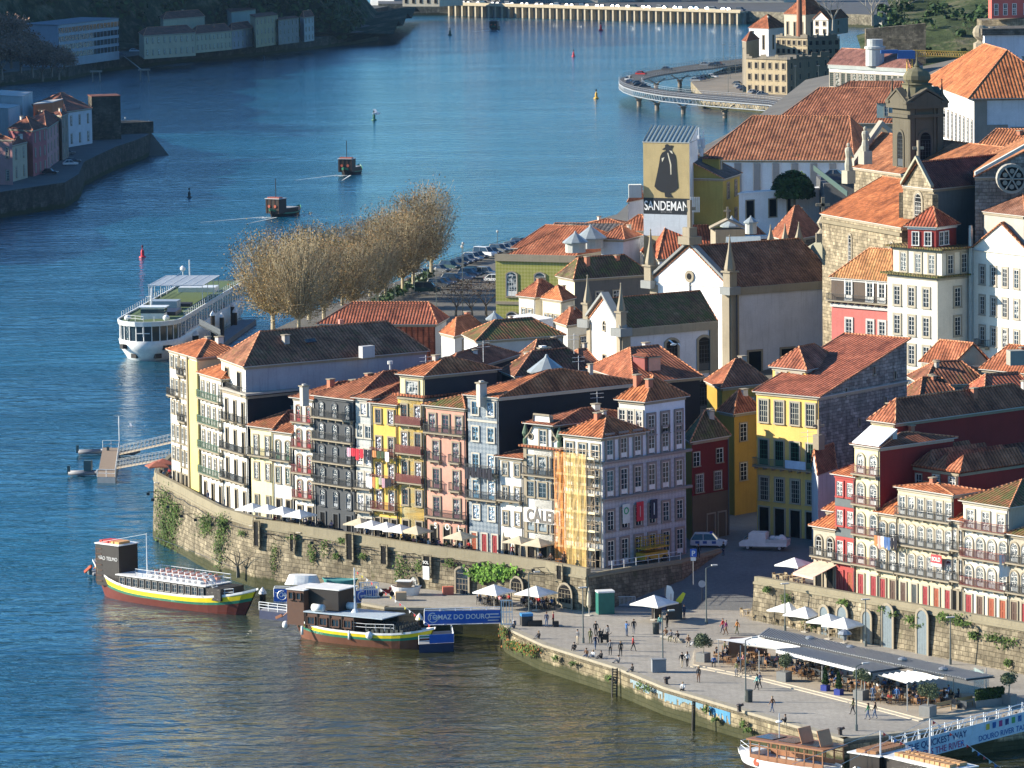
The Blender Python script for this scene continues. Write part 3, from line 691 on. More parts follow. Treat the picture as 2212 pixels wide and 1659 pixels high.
cupola(1622,855-829+453,700,1.2,'tiny glass lantern beside the red attic tower')
cupola(1581,487,790,2.2,'grey pointed roof lantern below the olive building')
cupola(1181,800,585,2.7,'big white conical skylight among the roofs behind the row')
cupola(1068,688,700,1.5,'octagonal roof lantern by the small bare tree')
cupola(2011,872,580,1.4,'small glass pyramid on the long red house')
h=bg('house','weathered grey blind walled building with a hipped roof','building',(1206,596),(1241,603),(1404,592),760,9,[CREAM,WEATH],tm=tiles((.16,.10,.06),.5,.5),hr=3.2,ax=1,t=(.18,.25))
h.grid(0,[.35,.75],[h.ze-5.5],.9,2.6,'s');h.grid(1,[.32,.55],[h.ze-3.6],1.3,1.3,'s');h.band(h.ze-9,STONE,(0,1),.4,.3)
h=bg('house','small white house with tall glazed windows under the grey building','house',(1121,638),(1156,642),(1215,634),752,9,[WW,CREAM],hr=2.5,ax=1,tm=T1)
h.grid(0,[.3,.7],[h.ze-7.5],1.0,5.5,'s')
h=bg('house','cream small house with red roof beside the weathered building','house',(1172,643),(1214,649),(1240,643),742,9,[CREAM,CREAM],hr=2.,ax=1,tm=T3)
h.grid(0,[.2,.42,.68,.88],[h.ze-5.5],.8,3,'s')
h=bg('house','cream house with one tall window just left of the chapel','house',(1201,694),(1226,702),(1274,695),700,8,[GRS,CREAM],hr=2.3,ax=1,tm=T2)
h.win(1,.68,h.ze-6,1.6,4.,'s',sm=paint((.5,.38,.2)));h.win(1,.68,h.ze-12,1.6,4.,'s')
def pinnacle(b,p,w,h_,base=1.5,m=0):
	p=V(p);b.box(p,(w,w,base),.7,m);b.box(p+V((0,0,base)),(w*1.35,w*1.35,.25),.7,m);b.lathe(p+V((0,0,base+.25)),[(w*.55,0),(w*.6,.3),(w*.42,h_*.3),(w*.2,h_*.6),(.07,h_*.94),(.16,h_*.95),(.02,h_)],6,m)
def church(label,a,b_,c,Y,zb,hr,tm,**k):
	h=bg('church',label,'church',a,b_,c,Y,zb,[WW,LILW],roof='gable',ax=1,hr=hr,tm=tm,over=.1,cornice=False)
	h.quoins(STONE,1.5,(0,1),.25);h.band(h.ze-1.2,STONE,(1,),1.2,.3)
	b=MB();A,B=h.P[0],h.P[1];M=(A+B)/2;d=(B-A).normalized();n=V((d.y,-d.x,0));e=(B-A).length/2
	for s_,P in((1,A),(-1,B)):
		q=V((P.x,P.y,h.ze+.1))-d*s_*.6;top=V((M.x,M.y,h.ze+hr+.5));b.obox(q-n*-.5,top-q,-n*1.2,(0,0,.45))
		b.box((P.x,P.y,h.ze-1.0),(2.3,2.3,1.2),.7)
	b.build('gable_coping',plaster((.28,.29,.28),.3),h.root)
	for P in(A,B):
		b=MB();pinnacle(b,(P.x,P.y,h.ze+.2),1.5 if hr>4 else 1.1,5.6 if hr>4 else 4.2,2.2);b.build('pinnacle',STONE,h.root)
	return h,M,n,d
ch,M,n,d=church('small white chapel with mossy roof and pointed gable pinnacles',(1270,692),(1342,711),(1549,693),680,8,3.9,tiles((.24,.14,.07),.55,.4))
ch.grid(1,[.52,.86],[ch.ze-7.2],2.1,5.0,'e',fm=DK,gk='k',sw=.35);ch.grid(1,[.52,.86],[ch.ze-13.5],2.1,5.0,'e',fm=DK,gk='k',sw=.35)
ch.win(0,.5,ch.ze-.8,.9,1.3,'a',gk='k',fm=DK);ch.win(0,.5,ch.ze-5.8,1.2,1.3,'x',gk='k')
ch,M,n,d=church('large white church with tall plain gable, stone corner pilasters and a cross',(1406,608),(1577,622),(1812,604),715,9,6.0,tiles((.28,.13,.07),.15,.45))
CHU=ch
b=MB();p=V((M.x,M.y,ch.ze+6.3));b.box(p,(2.6,2.6,1.2),.7);b.box(p+V((0,0,1.2)),(1.6,1.6,1.4),.7);b.box(p+V((0,0,2.6)),(.6,.5,4.2),-.7);b.obox(p+V((-.9,0,5.2)),(1.8,0,0),(0,.4,0),(0,0,.5));b.build('gable_cross',STONE,ch.root)
b=MB();q=M+n*.12;b.tube((q.x,q.y,ch.ze+1.3),(q.x+n.x*.1,q.y+n.y*.1,ch.ze+1.3),.95,14,0);b.tube((q.x+n.x*.1,q.y+n.y*.1,ch.ze+1.3),(q.x+n.x*.13,q.y+n.y*.13,ch.ze+1.3),.5,14,1);b.tube((q.x,q.y,ch.ze+.3),(q.x,q.y,ch.ze-13),.1,5,2)
b.build('oculus',[STONE,glass('k'),paint((.2,.2,.2))],ch.root)
ch.grid(1,[.22,.52],[ch.ze-15.5],2.4,5.4,'x',sw=.3)
b=MB();pp,aa=ch.at(1,.9,0,.5);pp+=ch.root.location;b.tube((pp.x,pp.y,9),(pp.x,pp.y,ch.ze-.6),.13,6);b.build('downpipe',paint((.05,.05,.06)),ch.root)
rr=MB();g1=dp(1740,545,735);g2=dp(1820,560,722);gm=dp(1778,523,728);g1.z=g2.z=min(g1.z,g2.z)
root=thing('rear_gable',(g1.x,g1.y,10),'stone rear gable of the church with cross and pointed obelisks','gable')
for o in(0,1):
	off=V((0,o*1.6,0));f=[V((g1.x,g1.y,20))+off,V((g2.x,g2.y,20))+off,g2+off,gm+off,g1+off];rr.face(f if o==0 else f[::-1])
rr.obox(g1,gm-g1,(0,1.6,0),(0,0,.5));rr.obox(gm,g2-gm,(0,1.6,0),(0,0,.5));rr.build('gable_wall',plaster((.28,.27,.2),.4),root)
b=MB();b.box(gm,(2.2,1.6,1.4));b.lathe(gm+V((0,0,1.4)),[(1,0),(.5,.7),(1,1.6),(.4,2.6)],8);b.box(gm+V((0,0,3.8)),(.5,.4,3.2));b.obox(gm+V((-1.1,-.2,5.6)),(2.2,0,0),(0,.4,0),(0,0,.45));b.build('cross',STONE,root)
for(u,vt,vb,Y,l)in((1665,487,552,742,'first'),(1696,485,550,741,'second'),(1726,481,545,740,'third'),(1827,486,578,712,'front'),(1857,491,575,718,'rear')):
	p=dp(u,vb,Y);t_=dp(u,vt,Y);b=MB();H_=t_.z-p.z;pinnacle(b,p,1.15,H_*.62,H_*.36);b.build('pinnacle',STONE,root)
h=bg('house','building with very wide red tiled roof and little dormers behind the church gable','building',(1389,543),(1424,559),(1700,553),795,12,[GRS,LILW],tm=tiles((.44,.12,.055),.04,.3),hr=5.,ax=1,t=(.13,.2),fm=WOODW)
h.grid(0,[.3,.6,.9],[h.ze-3],.8,2.4,'s')
h.dormer(0,.55,1.6,h.ze+.6,3,1.9,6,CREAM,1.2,1,'s',tiles((.5,.16,.06),.05,.2))
p=dp(1606,555,760);b=MB();b.box((p.x,p.y,p.z-5),(5,4,7),.1,0);o=b.build('roof_chapel',WW);tag(o,'small white lantern chapel with arched lights on the church roof','chapel')
b=MB();b.obox((p.x-2.8,p.y-2.4,p.z+2),(5.6,.5,0),(0,2.4,1.2),(0,0,.12));b.obox((p.x-2.8,p.y+2.4,p.z+2),(5.6,.5,0),(0,-2.4,1.2),(0,0,.12));b.build('zinc_roof',paint((.45,.5,.48),.4),o,off=(0,0,0))
for x in(-1.4,1.3):m_=wmesh(1.0,1.6,'a',STONE,DK,'k',.15);inst(m_[1],'pane',inst(m_[0],'window',o,(p.x+x,p.y-2.1+x*.1,p.z-1),.1))
p=dp(1572,520,775);b=MB();b.box((p.x,p.y,p.z-6),(5,3.5,8),.2,0);b.obox((p.x-3,p.y-2,p.z+2),(3,.3,1.4),(0,4,0),(0,0,.3));b.obox((p.x,p.y-1.7,p.z+3.4),(3,.3,-1.4),(0,4,0),(0,0,.3));b.box((p.x,p.y,p.z+3.4),(.4,.4,2.2));b.obox((p.x-.6,p.y,p.z+4.8),(1.2,0,0),(0,.3,0),(0,0,.3));o=b.build('belfry',STONE);tag(o,'small stone belfry with cross between the church and the wide red roof','belfry')
A,B,C,ze=E3((1389,306),(1489,308),(1507,300),800)
MUR1=plaster((.47,.37,.19),.3)
h=House('mural_tower','tall blind tower painted with a cloaked figure over white lettering','tower',A,B,C,ze,12,[MUR1,WW],roof='shed',ax=0,hr=2.2,tm=paint((.30,.36,.34),.4,.4,.3),over=.1,cornice=False,ridge=False);MT=h
P,ang=h.at(0,0,0,0);W_=h.L(0);d=(h.P[1]-h.P[0]).normalized();n=V((d.y,-d.x,0));sc2=W_/396.
z0=h.ze
def mp(x,y,o=.04):q=h.P[0]+d*((x-1136)*sc2)+n*o;return V((q.x,q.y,z0-(y-1228)*sc2))
b=MB();b.face([mp(1136,1659+5,.03),mp(1532,1659+5,.03),mp(1532,1659+132,.03),mp(1136,1659+132,.03)][::-1],0);b.face([mp(1136,1791,.03),mp(1532,1791,.03),mp(1532,1960,.03),mp(1136,1960,.03)][::-1],1)
b.text('SANDEMAN',78*sc2*1.32,mp(1334,1659+100,.05),d,(0,0,1),2,out=.02,sx=.69,bold=.01)
b.text('ESTD 1790',16*sc2*1.3,mp(1334,1659+120,.05),d,(0,0,1),3,out=.02)
b.build('painted_lettering',[paint((.012,.015,.02)),plaster((.50,.55,.60),.4),paint((.82,.82,.8)),paint((.25,.25,.25))],h.root)
cloak=[(1330,1295),(1300,1310),(1283,1340),(1275,1390),(1262,1450),(1245,1520),(1232,1575),(1255,1600),(1290,1618),(1318,1622),(1322,1655),(1345,1659),(1392,1658),(1378,1640),(1368,1625),(1400,1612),(1436,1582),(1430,1520),(1424,1440),(1420,1370),(1412,1330),(1390,1300),(1382,1290),(1385,1275),(1392,1262),(1397,1254),(1380,1252),(1362,1256),(1350,1243),(1336,1244),(1325,1252),(1326,1268),(1300,1284),(1310,1290),(1328,1282)]
b=MB();b.face([mp(x,y,.06)for x,y in cloak][::-1]);b.build('painted_figure',paint((.012,.012,.015)),h.root)
b=MB()
for q in([(1345,1312),(1352,1310),(1378,1400),(1378,1480),(1371,1480),(1368,1405)],[(1296,1355),(1320,1345),(1312,1362),(1300,1385)],[(1362,1292),(1385,1296),(1392,1318),(1378,1312)]):b.face([mp(x,y,.075)for x,y in q][::-1])
b.build('painted_highlights',paint((.6,.55,.42)),h.root)
b=MB()
for i in range(12):
	q=h.P[0]+(h.P[1]-h.P[0])*(i/11);e=(h.P[2]-h.P[1]);b.obox((q.x,q.y,h.ze+.05),e+V((0,0,2.2)),d*.08,(0,0,.12))
b.build('roof_seams',paint((.12,.14,.14)),h.root)
q=h.P[0]+d*-1.6;b=MB();b.box((q.x,q.y,z0-9.6),(2.2,2,2.2),0,0);b.build('side_box',plaster((.6,.6,.55),.3),h.root)
q=mp(1560,1740,0);b=MB()
for i in range(5):b.obox((q.x-.5+i*.35,q.y-.3,q.z-.6),(.2,0,0),(0,-.3,0),(0,0,2.6))
b.build('vent_slats',WOODW,h.root)
b=MB()
for u,vt in((1510,275),(1519,282),(1515,300)):p=dp(u,330,803);t_=dp(u,vt,803);b.tube(p,t_,.12,5);b.tube(t_-V((0,0,3)),t_-V((0,0,1.4)),.35,6)
o=b.build('antenna_mast',paint((.5,.52,.55),.4),off=(0,0,0));tag(o,'cluster of telephone antennas behind the mural tower','antenna')
A,B,C,ze=E3((1488,384),(1561,386),(1598,374),802)
h=House('olive_building','olive and yellow stuccoed building attached to the mural tower','building',A,B,C,ze,12,[OLIVE,plaster((.50,.36,.08),.3)],roof='shed',ax=1,hr=3.2,tm=tiles((.10,.09,.08),.1,.3),fm=WOODW)
h.grid(1,[.3,.75],[h.ze-3.6,h.ze-8.4],1.6,2.6,'s',fm=paint((.45,.25,.15)))
h.dormer(1,.55,2.0,h.ze+.4,2.4,2.6,3,OLIVE,.4,1,'s')
h=hiproof('grey gabled house half hidden on the left of the mural tower',(1357,436),(1360,434),(1392,428),850,14,[LILW,LILW],hr=2.5,ax=1)
WH=plaster((.78,.80,.82),.12)
h=bg('warehouse','long white warehouse with grey pilasters and huge tiled roof','warehouse',(1512,345),(1840,346),(1900,318),850,12,[WH,GRS],tm=tiles((.32,.125,.06),.2,.25,.6),hr=7.0,ax=0,t=(.25,.12))
b=MB()
for i in range(9):q=h.P[0]+(h.P[1]-h.P[0])*(i/8);b.box((q.x,q.y-.1,12),(1.3,.7,h.ze-12.6),0)
b.obox((h.P[0].x,h.P[0].y-.4,h.ze-9.5),h.P[1]-h.P[0],(0,.4,0),(0,0,.5));b.build('pilasters',plaster((.30,.30,.30)),h.root)
h.grid(0,[.31,.56,.81],[h.ze-12.5],1.6,1.6,'x',gk='k')
h=bg('warehouse','rear warehouse with stone cornice and wide brown red roof','warehouse',(1672,264),(1940,266),(1990,244),950,14,[plaster((.28,.25,.2),.4),GRS],tm=tiles((.32,.115,.055),.03,.2,.6),hr=6.2,ax=0,t=(.27,.1))
h.dormer(0,.93,-2.5,h.ze+1.2,4,3,3,paint((.2,.28,.28)),.8,1,'s')
h=bg('warehouse','farthest warehouse roof in dark tiles beside the bell tower','warehouse',(1765,212),(1950,212),(1980,203),1010,20,[GRS],tm=tiles((.27,.10,.05),.05,.3,.6),hr=3.2,ax=0,t=(.3,.1))
A,B,C,ze=E3((1596,420),(1776,408),(1785,405),812)
h=House('modern_block','low white modern block with terraces below the warehouse','building',A,B,C,ze,10,[WW,WW],roof='flat',tm=WW,over=.2,cornice=False)
h.grid(0,[.13,.40,.62],[h.ze-4.2],1.6,3,'x');b=MB();q=h.P[0];d=(h.P[1]-q);b.obox((q.x,q.y-5,h.ze-7.5),d,(0,5,0),(0,0,.5));b.obox((q.x,q.y-5,10),d,(0,4.5,0),(0,0,h.ze-18));b.build('terrace',WW,h.root)
A,B,C,ze=E3((2005,176),(2104,212),(2300,209),800)
h=House('palace','long white palace block with rows of tall windows and bright orange roof','building',A,B,C,ze,18,[WW,LILW],tm=tiles((.46,.155,.055),.05,.2,.6),hr=7.5,ax=0,t=(.3,.25),over=1.2,sm=plaster((.26,.23,.2),.3));PAL=h
h.quoins(None,2.2,(1,),.2);h.band(h.ze-12.5,None,(0,1),.7,.3);h.grid(0,12,[h.ze-8.5],1.7,4.5,'s',sw=.3);h.grid(0,12,[h.ze-24],2.6,9.5,'x',sw=.3,gk='g')
h.grid(1,[.55],[h.ze-10.5],2.6,4.5,'s',sw=1.0);h.grid(1,[.2],[h.ze-10],2.2,3.8,'s',sw=1.6);h.grid(1,[.5],[h.ze-19],2.6,4.5,'s',sw=1.2)
p=dp(2160,165,880);b=MB();b.box((p.x+3,p.y,p.z-14),(13,12,22),0,0);b.box((p.x+3,p.y,p.z+8),(14,13,1.2),0,1);root=thing('stone_tower',(p.x,p.y,p.z-14),'white church tower with stone spheres along its cornice at the right edge','tower');b.build('tower_wall',[LILW,DST],root)
for u,v,r in((2118,70,1.5),(2140,73,1.5),(2176,92,1.0),(2204,90,1.0),(2122,92,.7),(2147,92,.7)):
	q=dp(u,v,878);b=MB();b.lathe((q.x,q.y,q.z-5),[(r*.9,0),(r*.9,3),(r*.4,3.4),(r*.4,4.6)],8);b.lathe(q-V((0,0,r)),[(r*sin(t_),r-r*cos(t_))for t_ in[pi*k/6 for k in range(1,6)]],10);b.build('stone_finial',STONE,root)
p=dp(1981,320,720);zt=dp(1981,232,720).z;root=thing('bell_tower',(p.x,p.y,p.z-8),'dark baroque bell tower with arched openings and a domed cap','tower');TS=plaster((.125,.11,.08),.6)
w_=5.6;ra=.38;z0=p.z-8
b=MB();b.box((p.x,p.y,z0),(w_,w_,zt-z0),ra)
for s_ in(0,pi/2):
	ax_=V((cos(ra+s_),sin(ra+s_),0));n_=V((ax_.y,-ax_.x,0))
	for k in(-1,1):b.obox(V((p.x,p.y,z0))+n_*w_/2*1.0+ax_*(k*w_*.42)-ax_*.4,ax_*.8,n_*.35,(0,0,zt-z0));b.obox(V((p.x,p.y,z0))+n_*w_/2+ax_*(k*w_*.28)-ax_*.2,ax_*.4,n_*.2,(0,0,zt-z0))
b.box((p.x,p.y,zt),(w_+1.5,w_+1.5,.7),ra);b.box((p.x,p.y,zt-1.4),(w_+.9,w_+.9,.5),ra)
b.build('tower_shaft',TS,root)
b=MB()
for s_ in(0,pi/2,pi,-pi/2):
	ax_=V((cos(ra+s_),sin(ra+s_),0));n_=V((ax_.y,-ax_.x,0));c_=V((p.x,p.y,zt+.7))+n_*(w_/2)
	for o,sg in((.7,1),(-.3,-1)):
		f=[c_-ax_*3.4+n_*o,c_+ax_*3.4+n_*o,c_+V((0,0,1.9))+n_*o];b.face(f if sg>0 else f[::-1])
	b.obox(c_-ax_*3.7+n_*.8,ax_*3.7+V((0,0,2.1)),-n_*1.2,(0,0,.35));b.obox(c_+ax_*3.7+n_*.8,-ax_*3.7+V((0,0,2.1)),-n_*1.2,(0,0,.35))
b.build('pediments',TS,root)
for s_ in(0,-pi/2):
	m_=wmesh(1.9,5.4,'a',TS,DK,'k',.35);o=inst(m_[0],'belfry_opening',root,(0,0,0));ang=ra+s_;ax_=V((cos(ang),sin(ang),0));n_=V((ax_.y,-ax_.x,0));q=n_*(w_/2+.02);o.location=(q.x,q.y,zt-z0-9);o.rotation_euler=(0,0,ang);inst(m_[1],'pane',o)
m_=wmesh(1.9,5.4,'a',TS,DK,'k',.35)
b=MB();b.box((p.x,p.y,zt+.7),(w_*.86,w_*.86,.95),ra)
q0=zt+1.6
def sqring(z,r,rr_=ra):return[V((p.x+r*cos(rr_+pi/4+k*pi/2+o),p.y+r*sin(rr_+pi/4+k*pi/2+o),z))for k in range(4)for o in(-.22,.22)]
b.loft([sqring(q0,3.7),sqring(q0+.6,2.9),sqring(q0+1.5,2.3),sqring(q0+1.9,2.3),sqring(q0+2.0,2.6),sqring(q0+2.2,1.9)]);b.lathe((p.x,p.y,q0+2.2),[(1.7,0),(2.1,.5),(2.1,1.1),(1.65,1.8),(.8,2.2),(.35,2.5),(.5,2.6),(.2,3.0),(.07,3.8),(.04,5.2)],12);b.build('dome',plaster((.17,.155,.095),.5),root)
for k in range(4):
	a_=ra+pi/4+k*pi/2;b=MB();pinnacle(b,(p.x+4.0*cos(a_),p.y+4.0*sin(a_),zt+.7),.5,2.6,.9);b.build('pinnacle',TS,root)
A,B,C,ze=E3((1845,361),(2125,400),(2245,374),690)
h=House('stone_church','old stone church with long orange nave roof and round rose window','church',A,B,C,ze,20,[BST,DST],tm=tiles((.42,.16,.07),.12,.3),roof='gable',ax=0,hr=4.6,over=.3);SCH=h
for x in(.14,.27,.39):h.win(0,x,h.ze-7,1.4,5,'a',gk='g',sw=.3)
b=MB();P3,P0=h.P[3],h.P[0];m=(P3+P0)/2;zt=h.ze+5.6
b.obox((P0.x,P0.y,h.ze),V((m.x,m.y,zt))-V((P0.x,P0.y,h.ze)),(h.P[0]-h.P[1]).normalized()*1.4,(0,0,.9));b.obox((P3.x,P3.y,h.ze),V((m.x,m.y,zt))-V((P3.x,P3.y,h.ze)),(h.P[0]-h.P[1]).normalized()*1.4,(0,0,.9));b.build('gable_parapet',plaster((.42,.38,.30)),h.root)
d=(h.P[1]-h.P[0]).normalized();n=V((d.y,-d.x,0))
def statue(u,v,Y,hgt,label,parent=None):
	p=dp(u,v,Y);b=MB();b.box(p-V((0,0,2)),(1.6,1.4,2.),.6);b.lathe(p,[(.55,0),(.6,hgt*.2),(.42,hgt*.45),(.55,hgt*.68),(.45,hgt*.78),(.16,hgt*.82)],8);b.lathe(p+V((0,0,hgt*.82)),[(.12,0),(.26,.12),(.27,.4),(.12,.6)],8);b.tube(p+V((.4,0,hgt*.7)),p+V((.75,-.2,hgt*.45)),.14,6);b.tube(p+V((.75,-.2,hgt*.45)),p+V((.35,-.5,hgt*.52)),.11,6);o=b.build('statue',plaster((.45,.42,.33),.5));tag(o,label,'statue','statues on the church front');return o
statue(1869,326,712,3.8,'robed stone statue standing on the slope of the nave gable');statue(1833,368,716,4.4,'robed stone statue at the low left corner of the church gable')
za=dp(1948,491,672).z;Aa,Ba=gp(1776,461,za),dp(1948,491,672)
h2=House('church_aisle','side aisle of the stone church under a bright orange lean-to roof','church',Aa,Ba,Ba+(V((1,.62,0)).normalized()*11),za,15,[BST,DST],tm=tiles((.46,.145,.05),.03,.15),roof='shed',ax=0,hr=5.0,over=.3)
for x in(.36,.88):h2.win(0,x,h2.ze-8,1.0,5.6,'a',gk='k',sw=.3)
h2.band(h2.ze-1.3,plaster((.25,.21,.14)),(0,),.5,.35)
za=dp(2017,408,668).z;At,Bt=gp(1951,400,za),dp(2017,408,668)
h3=House('transept','gabled stone transept with pointed window and cross','church',At,Bt,Bt+V((20,22,0)),za,15,[BST,plaster((.16,.19,.2),.4)],tm=tiles((.17,.07,.05),.05,.6),roof='gable',ax=1,hr=3.6,over=.25)
h3.win(0,.5,h3.ze-6.5,1.9,5.6,'a',gk='k',sw=.45)
b=MB();m=(At+Bt)/2;b.box((m.x,m.y,za+3.7),(.35,.35,3.0),.7);b.obox((m.x-.8,m.y,za+5.4),(1.6,0,0),(0,.3,0),(0,0,.4));b.build('cross',STONE,h3.root)
b=MB()
for s_ in(At,Bt):
	t_=V((m.x,m.y,za+4.1));q=V((s_.x,s_.y,za+.1));b.obox(q,t_-q,(-.5,-.6,0),(0,0,.45))
b.build('gable_coping',plaster((.40,.38,.28)),h3.root)
p=dp(1956,590,677);t_=dp(1956,416,677);b=MB();b.box((p.x,p.y,15),(1.2,1.4,t_.z-15),.7);o=b.build('tall_buttress',masonry((.13,.11,.08),.8,.4,.5));tag(o,'tall dark soot stained buttress of the stone church','buttress')
b=MB();p=dp(2030,590,667);t_=dp(2030,460,667);b.box((p.x-1.2,p.y,15),(1.2,1.6,dp(2006,420,667).z-15),.7);o=b.build('buttress',BST);tag(o,'pale stone buttress at the corner of the transept','buttress')
za=dp(2112,384,662).z;g0_=dp(2106,384,664);g1_=g0_+V((17,-1.0,0))
h4=House('transept','grey stone gable with a round rose window at the right edge','church',g0_,g1_,g1_+V((3,30,0)),za,15,[masonry((.30,.29,.27),1.,.5,.3),DST],tm=tiles((.46,.19,.08),.12,.25),roof='gable',ax=1,hr=4.3,over=.2)
q=dp(2185,386,660);fn=V((0,-1,0));b=MB();b.tube(q+V((0,1.5,0)),q+V((0,-.5,0)),2.1,20,0);b.tube(q,q+V((0,-.55,0)),1.7,20,1)
for k in range(6):b.tube(q+V((0,-.6,0)),q+V((1.7*cos(k*pi/3),-.6,1.7*sin(k*pi/3))),.12,5,0);b.tube(q+V((1.1*cos(k*pi/3+.5),-.5,1.1*sin(k*pi/3+.5))),q+V((1.1*cos(k*pi/3+.5),-.65,1.1*sin(k*pi/3+.5))),.35,8,2)
b.build('rose_window',[plaster((.34,.32,.28)),glass('k'),plaster((.3,.28,.24))],h4.root)
b=MB();m=(g0_+g1_)/2
for s_ in(g0_,g1_):t_=V((m.x,m.y-.5,za+4.9));qq=V((s_.x,s_.y-.5,za+.2));b.obox(qq,t_-qq,(0,1.2,0),(0,0,.5))
b.box((m.x,m.y,za+4.9),(.4,.4,2.6));b.obox((m.x-.9,m.y,za+6.4),(1.8,0,0),(0,.3,0),(0,0,.4));b.build('gable_coping',plaster((.55,.53,.48)),h4.root)
hiproof('tiled apse roof on the far right below the rose window',(2125,456),(2212,466),(2250,440),655,8,[plaster((.45,.42,.36)),GRS],hr=3.6,ax=0,t=(.2,.3),tm=tiles((.30,.14,.09),.05,.3))
hiproof('orange roof of the building between church and palace',(2098,330),(2225,332),(2260,318),745,10,[LILW,LILW],hr=3.4,ax=0,t=(.3,.1),tm=tiles((.46,.17,.07),.1,.2))
h=bg('house','tiled house with long skylight between the warehouse and the church aisle','house',(1665,508),(1700,520),(1776,505),760,12,[CREAM,DST],hr=4.8,ax=1,tm=tiles((.36,.12,.06),.05,.35))
h=bg('house','pink and brown house with an iron balcony below its orange roof','house',(1796,598),(1924,608),(1934,601),672,12,[plaster((.52,.16,.14),.3),CREAM],hr=4.4,ax=0,t=(.6,.05),tm=tiles((.44,.20,.08),.25,.2),sm=plaster((.55,.53,.5)))
L0=h.L(0);zB=dp(1860,658,672).z
b=MB();a_,c_=h.P[0],h.P[1];dd_=(c_-a_).normalized();n_=V((dd_.y,-dd_.x,0));b.obox((a_.x,a_.y,zB),c_-a_,n_*.05,(0,0,h.ze-zB-.4));b.build('upper_panel',plaster((.13,.10,.08)),h.root)
for x in(.30,.66,.86):
	P,a=h.at(0,x*L0,zB+.2,.06);m_=wmesh(1.15,3.2,'d',WOODW,WOODW,'g',.2);inst(m_[1],'pane',inst(m_[0],'window',h.root,P,a));P,a=h.at(0,x*L0,zB-5.,.01);m_=wmesh(1.15,2.4,'s',h.sm,WOODW,'g',.25);inst(m_[1],'pane',inst(m_[0],'window',h.root,P,a))
P,a=h.at(0,.5*L0,zB,0);balcony(h.root,P,a,L0+.6,1.0);h.band(zB-1.,h.sm,(0,),.5,.3)
CRB=plaster((.70,.66,.56),.35)
h=bg('block','cream block with mossy cornices and stone framed sash windows','building',(1917,590),(2025,600),(2094,593),660,13,[CRB,CRB],roof='flat',tm=tiles((.20,.12,.06),.7,.6),over=.8,sm=plaster((.40,.36,.28),.3));zc1=h.ze
for k in range(3):h.grid(0,[.20,.49,.78],[h.ze-4.3-4.15*k],1.2,2.6,'s',sw=.3);h.grid(1,[.62],[h.ze-4.3-4.15*k],1.2,2.6,'s',sw=.3)
h.grid(0,[.49,.78],[h.ze-16.4],1.2,2.6,'s',sw=.3);P,a=h.at(0,.5*h.L(0),h.ze-17.5,0);balcony(h.root,P,a,5,.9,IRONG)
A,B,C=h.P[:3];ia=(B-A).normalized()*.5+(C-B).normalized()*.7
zu=lp(2023,541,B+ia,B+ia+V((1,0,0))).z
h2=House('block_storey','cream top storey with three sash windows above the mossy cornice','building',A+ia,B+ia-(B-A).normalized()*.3,C-(C-B).normalized()*0,zu,zc1,[CRB,CRB],roof='flat',tm=tiles((.24,.12,.06),.6,.6),over=.9,sm=h.sm)
h2.grid(0,[.22,.52,.80],[zu-3.4],1.15,2.6,'s',sw=.3);h2.grid(1,[.3,.8],[zu-3.4],1.15,2.6,'s',sw=.3)
zr=dp(2022,490,662).z;Ar,Br,Cr=gp(1961,488,zr),dp(2022,490,662),gp(2066,484,zr)
h3=House('attic_tower','dark red attic tower with pyramid roof on the cream block','tower',Ar,Br,Cr,zr,zu,[plaster((.30,.05,.045),.3),plaster((.30,.05,.045),.3)],hr=2.6,ax=0,t=(.45,.45),tm=tiles((.40,.10,.05),.05,.2),sm=WOODW)
h3.grid(0,[.28,.72],[zr-2.7],1.0,1.9,'s',sw=.08);h3.grid(1,[.25,.5],[zr-2.7],1.0,1.9,'s',sw=.08)
h=bg('block','bright white four storey block with clipped gable at the right edge','building',(2098,538),(2228,553),(2240,549),652,12,[plaster((.84,.81,.70),.12),CREAM],roof='gable',ax=1,hr=4.2,tm=tiles((.38,.14,.07),.05,.3),over=.3,cornice=False,sm=plaster((.42,.37,.3)))
for k in range(3):h.grid(0,[.19,.38,.57,.76],[h.ze-4.7-4.3*k],1.05,2.5,'s',sw=.28)
P,a=h.at(0,.22*h.L(0),h.ze-13.6,0);balcony(h.root,P,a,2.6,.9);P,a=h.at(0,.02*h.L(0),h.zb,.3)
b=MB();q=P+h.root.location;b.tube((q.x,q.y,h.zb),(q.x,q.y,h.ze+3),.35,8);b.tube((q.x,q.y,h.ze-1),(q.x,q.y,h.ze+3.4),.28,8);b.build('flue_pipe',paint((.45,.5,.5),.35,.5,.5),h.root)
h=bg('house','small grey green house with gabled orange roof below the cream block','house',(1992,782),(2057,789),(2142,790),615,7,[plaster((.32,.38,.36),.3),plaster((.42,.42,.30),.3)],roof='gable',ax=0,hr=3.0,over=.3,tm=T1)
h=bg('house','house with orange roof and water tank at the right edge','house',(2122,796),(2220,806),(2260,798),605,7,[plaster((.33,.40,.40),.3),plaster((.33,.40,.40))],ax=0,hr=3.2,t=(.4,.1),tm=T1)
p=dp(2194,768,604);b=MB();b.box((p.x,p.y,p.z-1.2),(2.0,1.8,1.9),.2);o=b.build('water_tank',plaster((.33,.32,.27)));tag(o,'square concrete tank on the orange roof','tank')
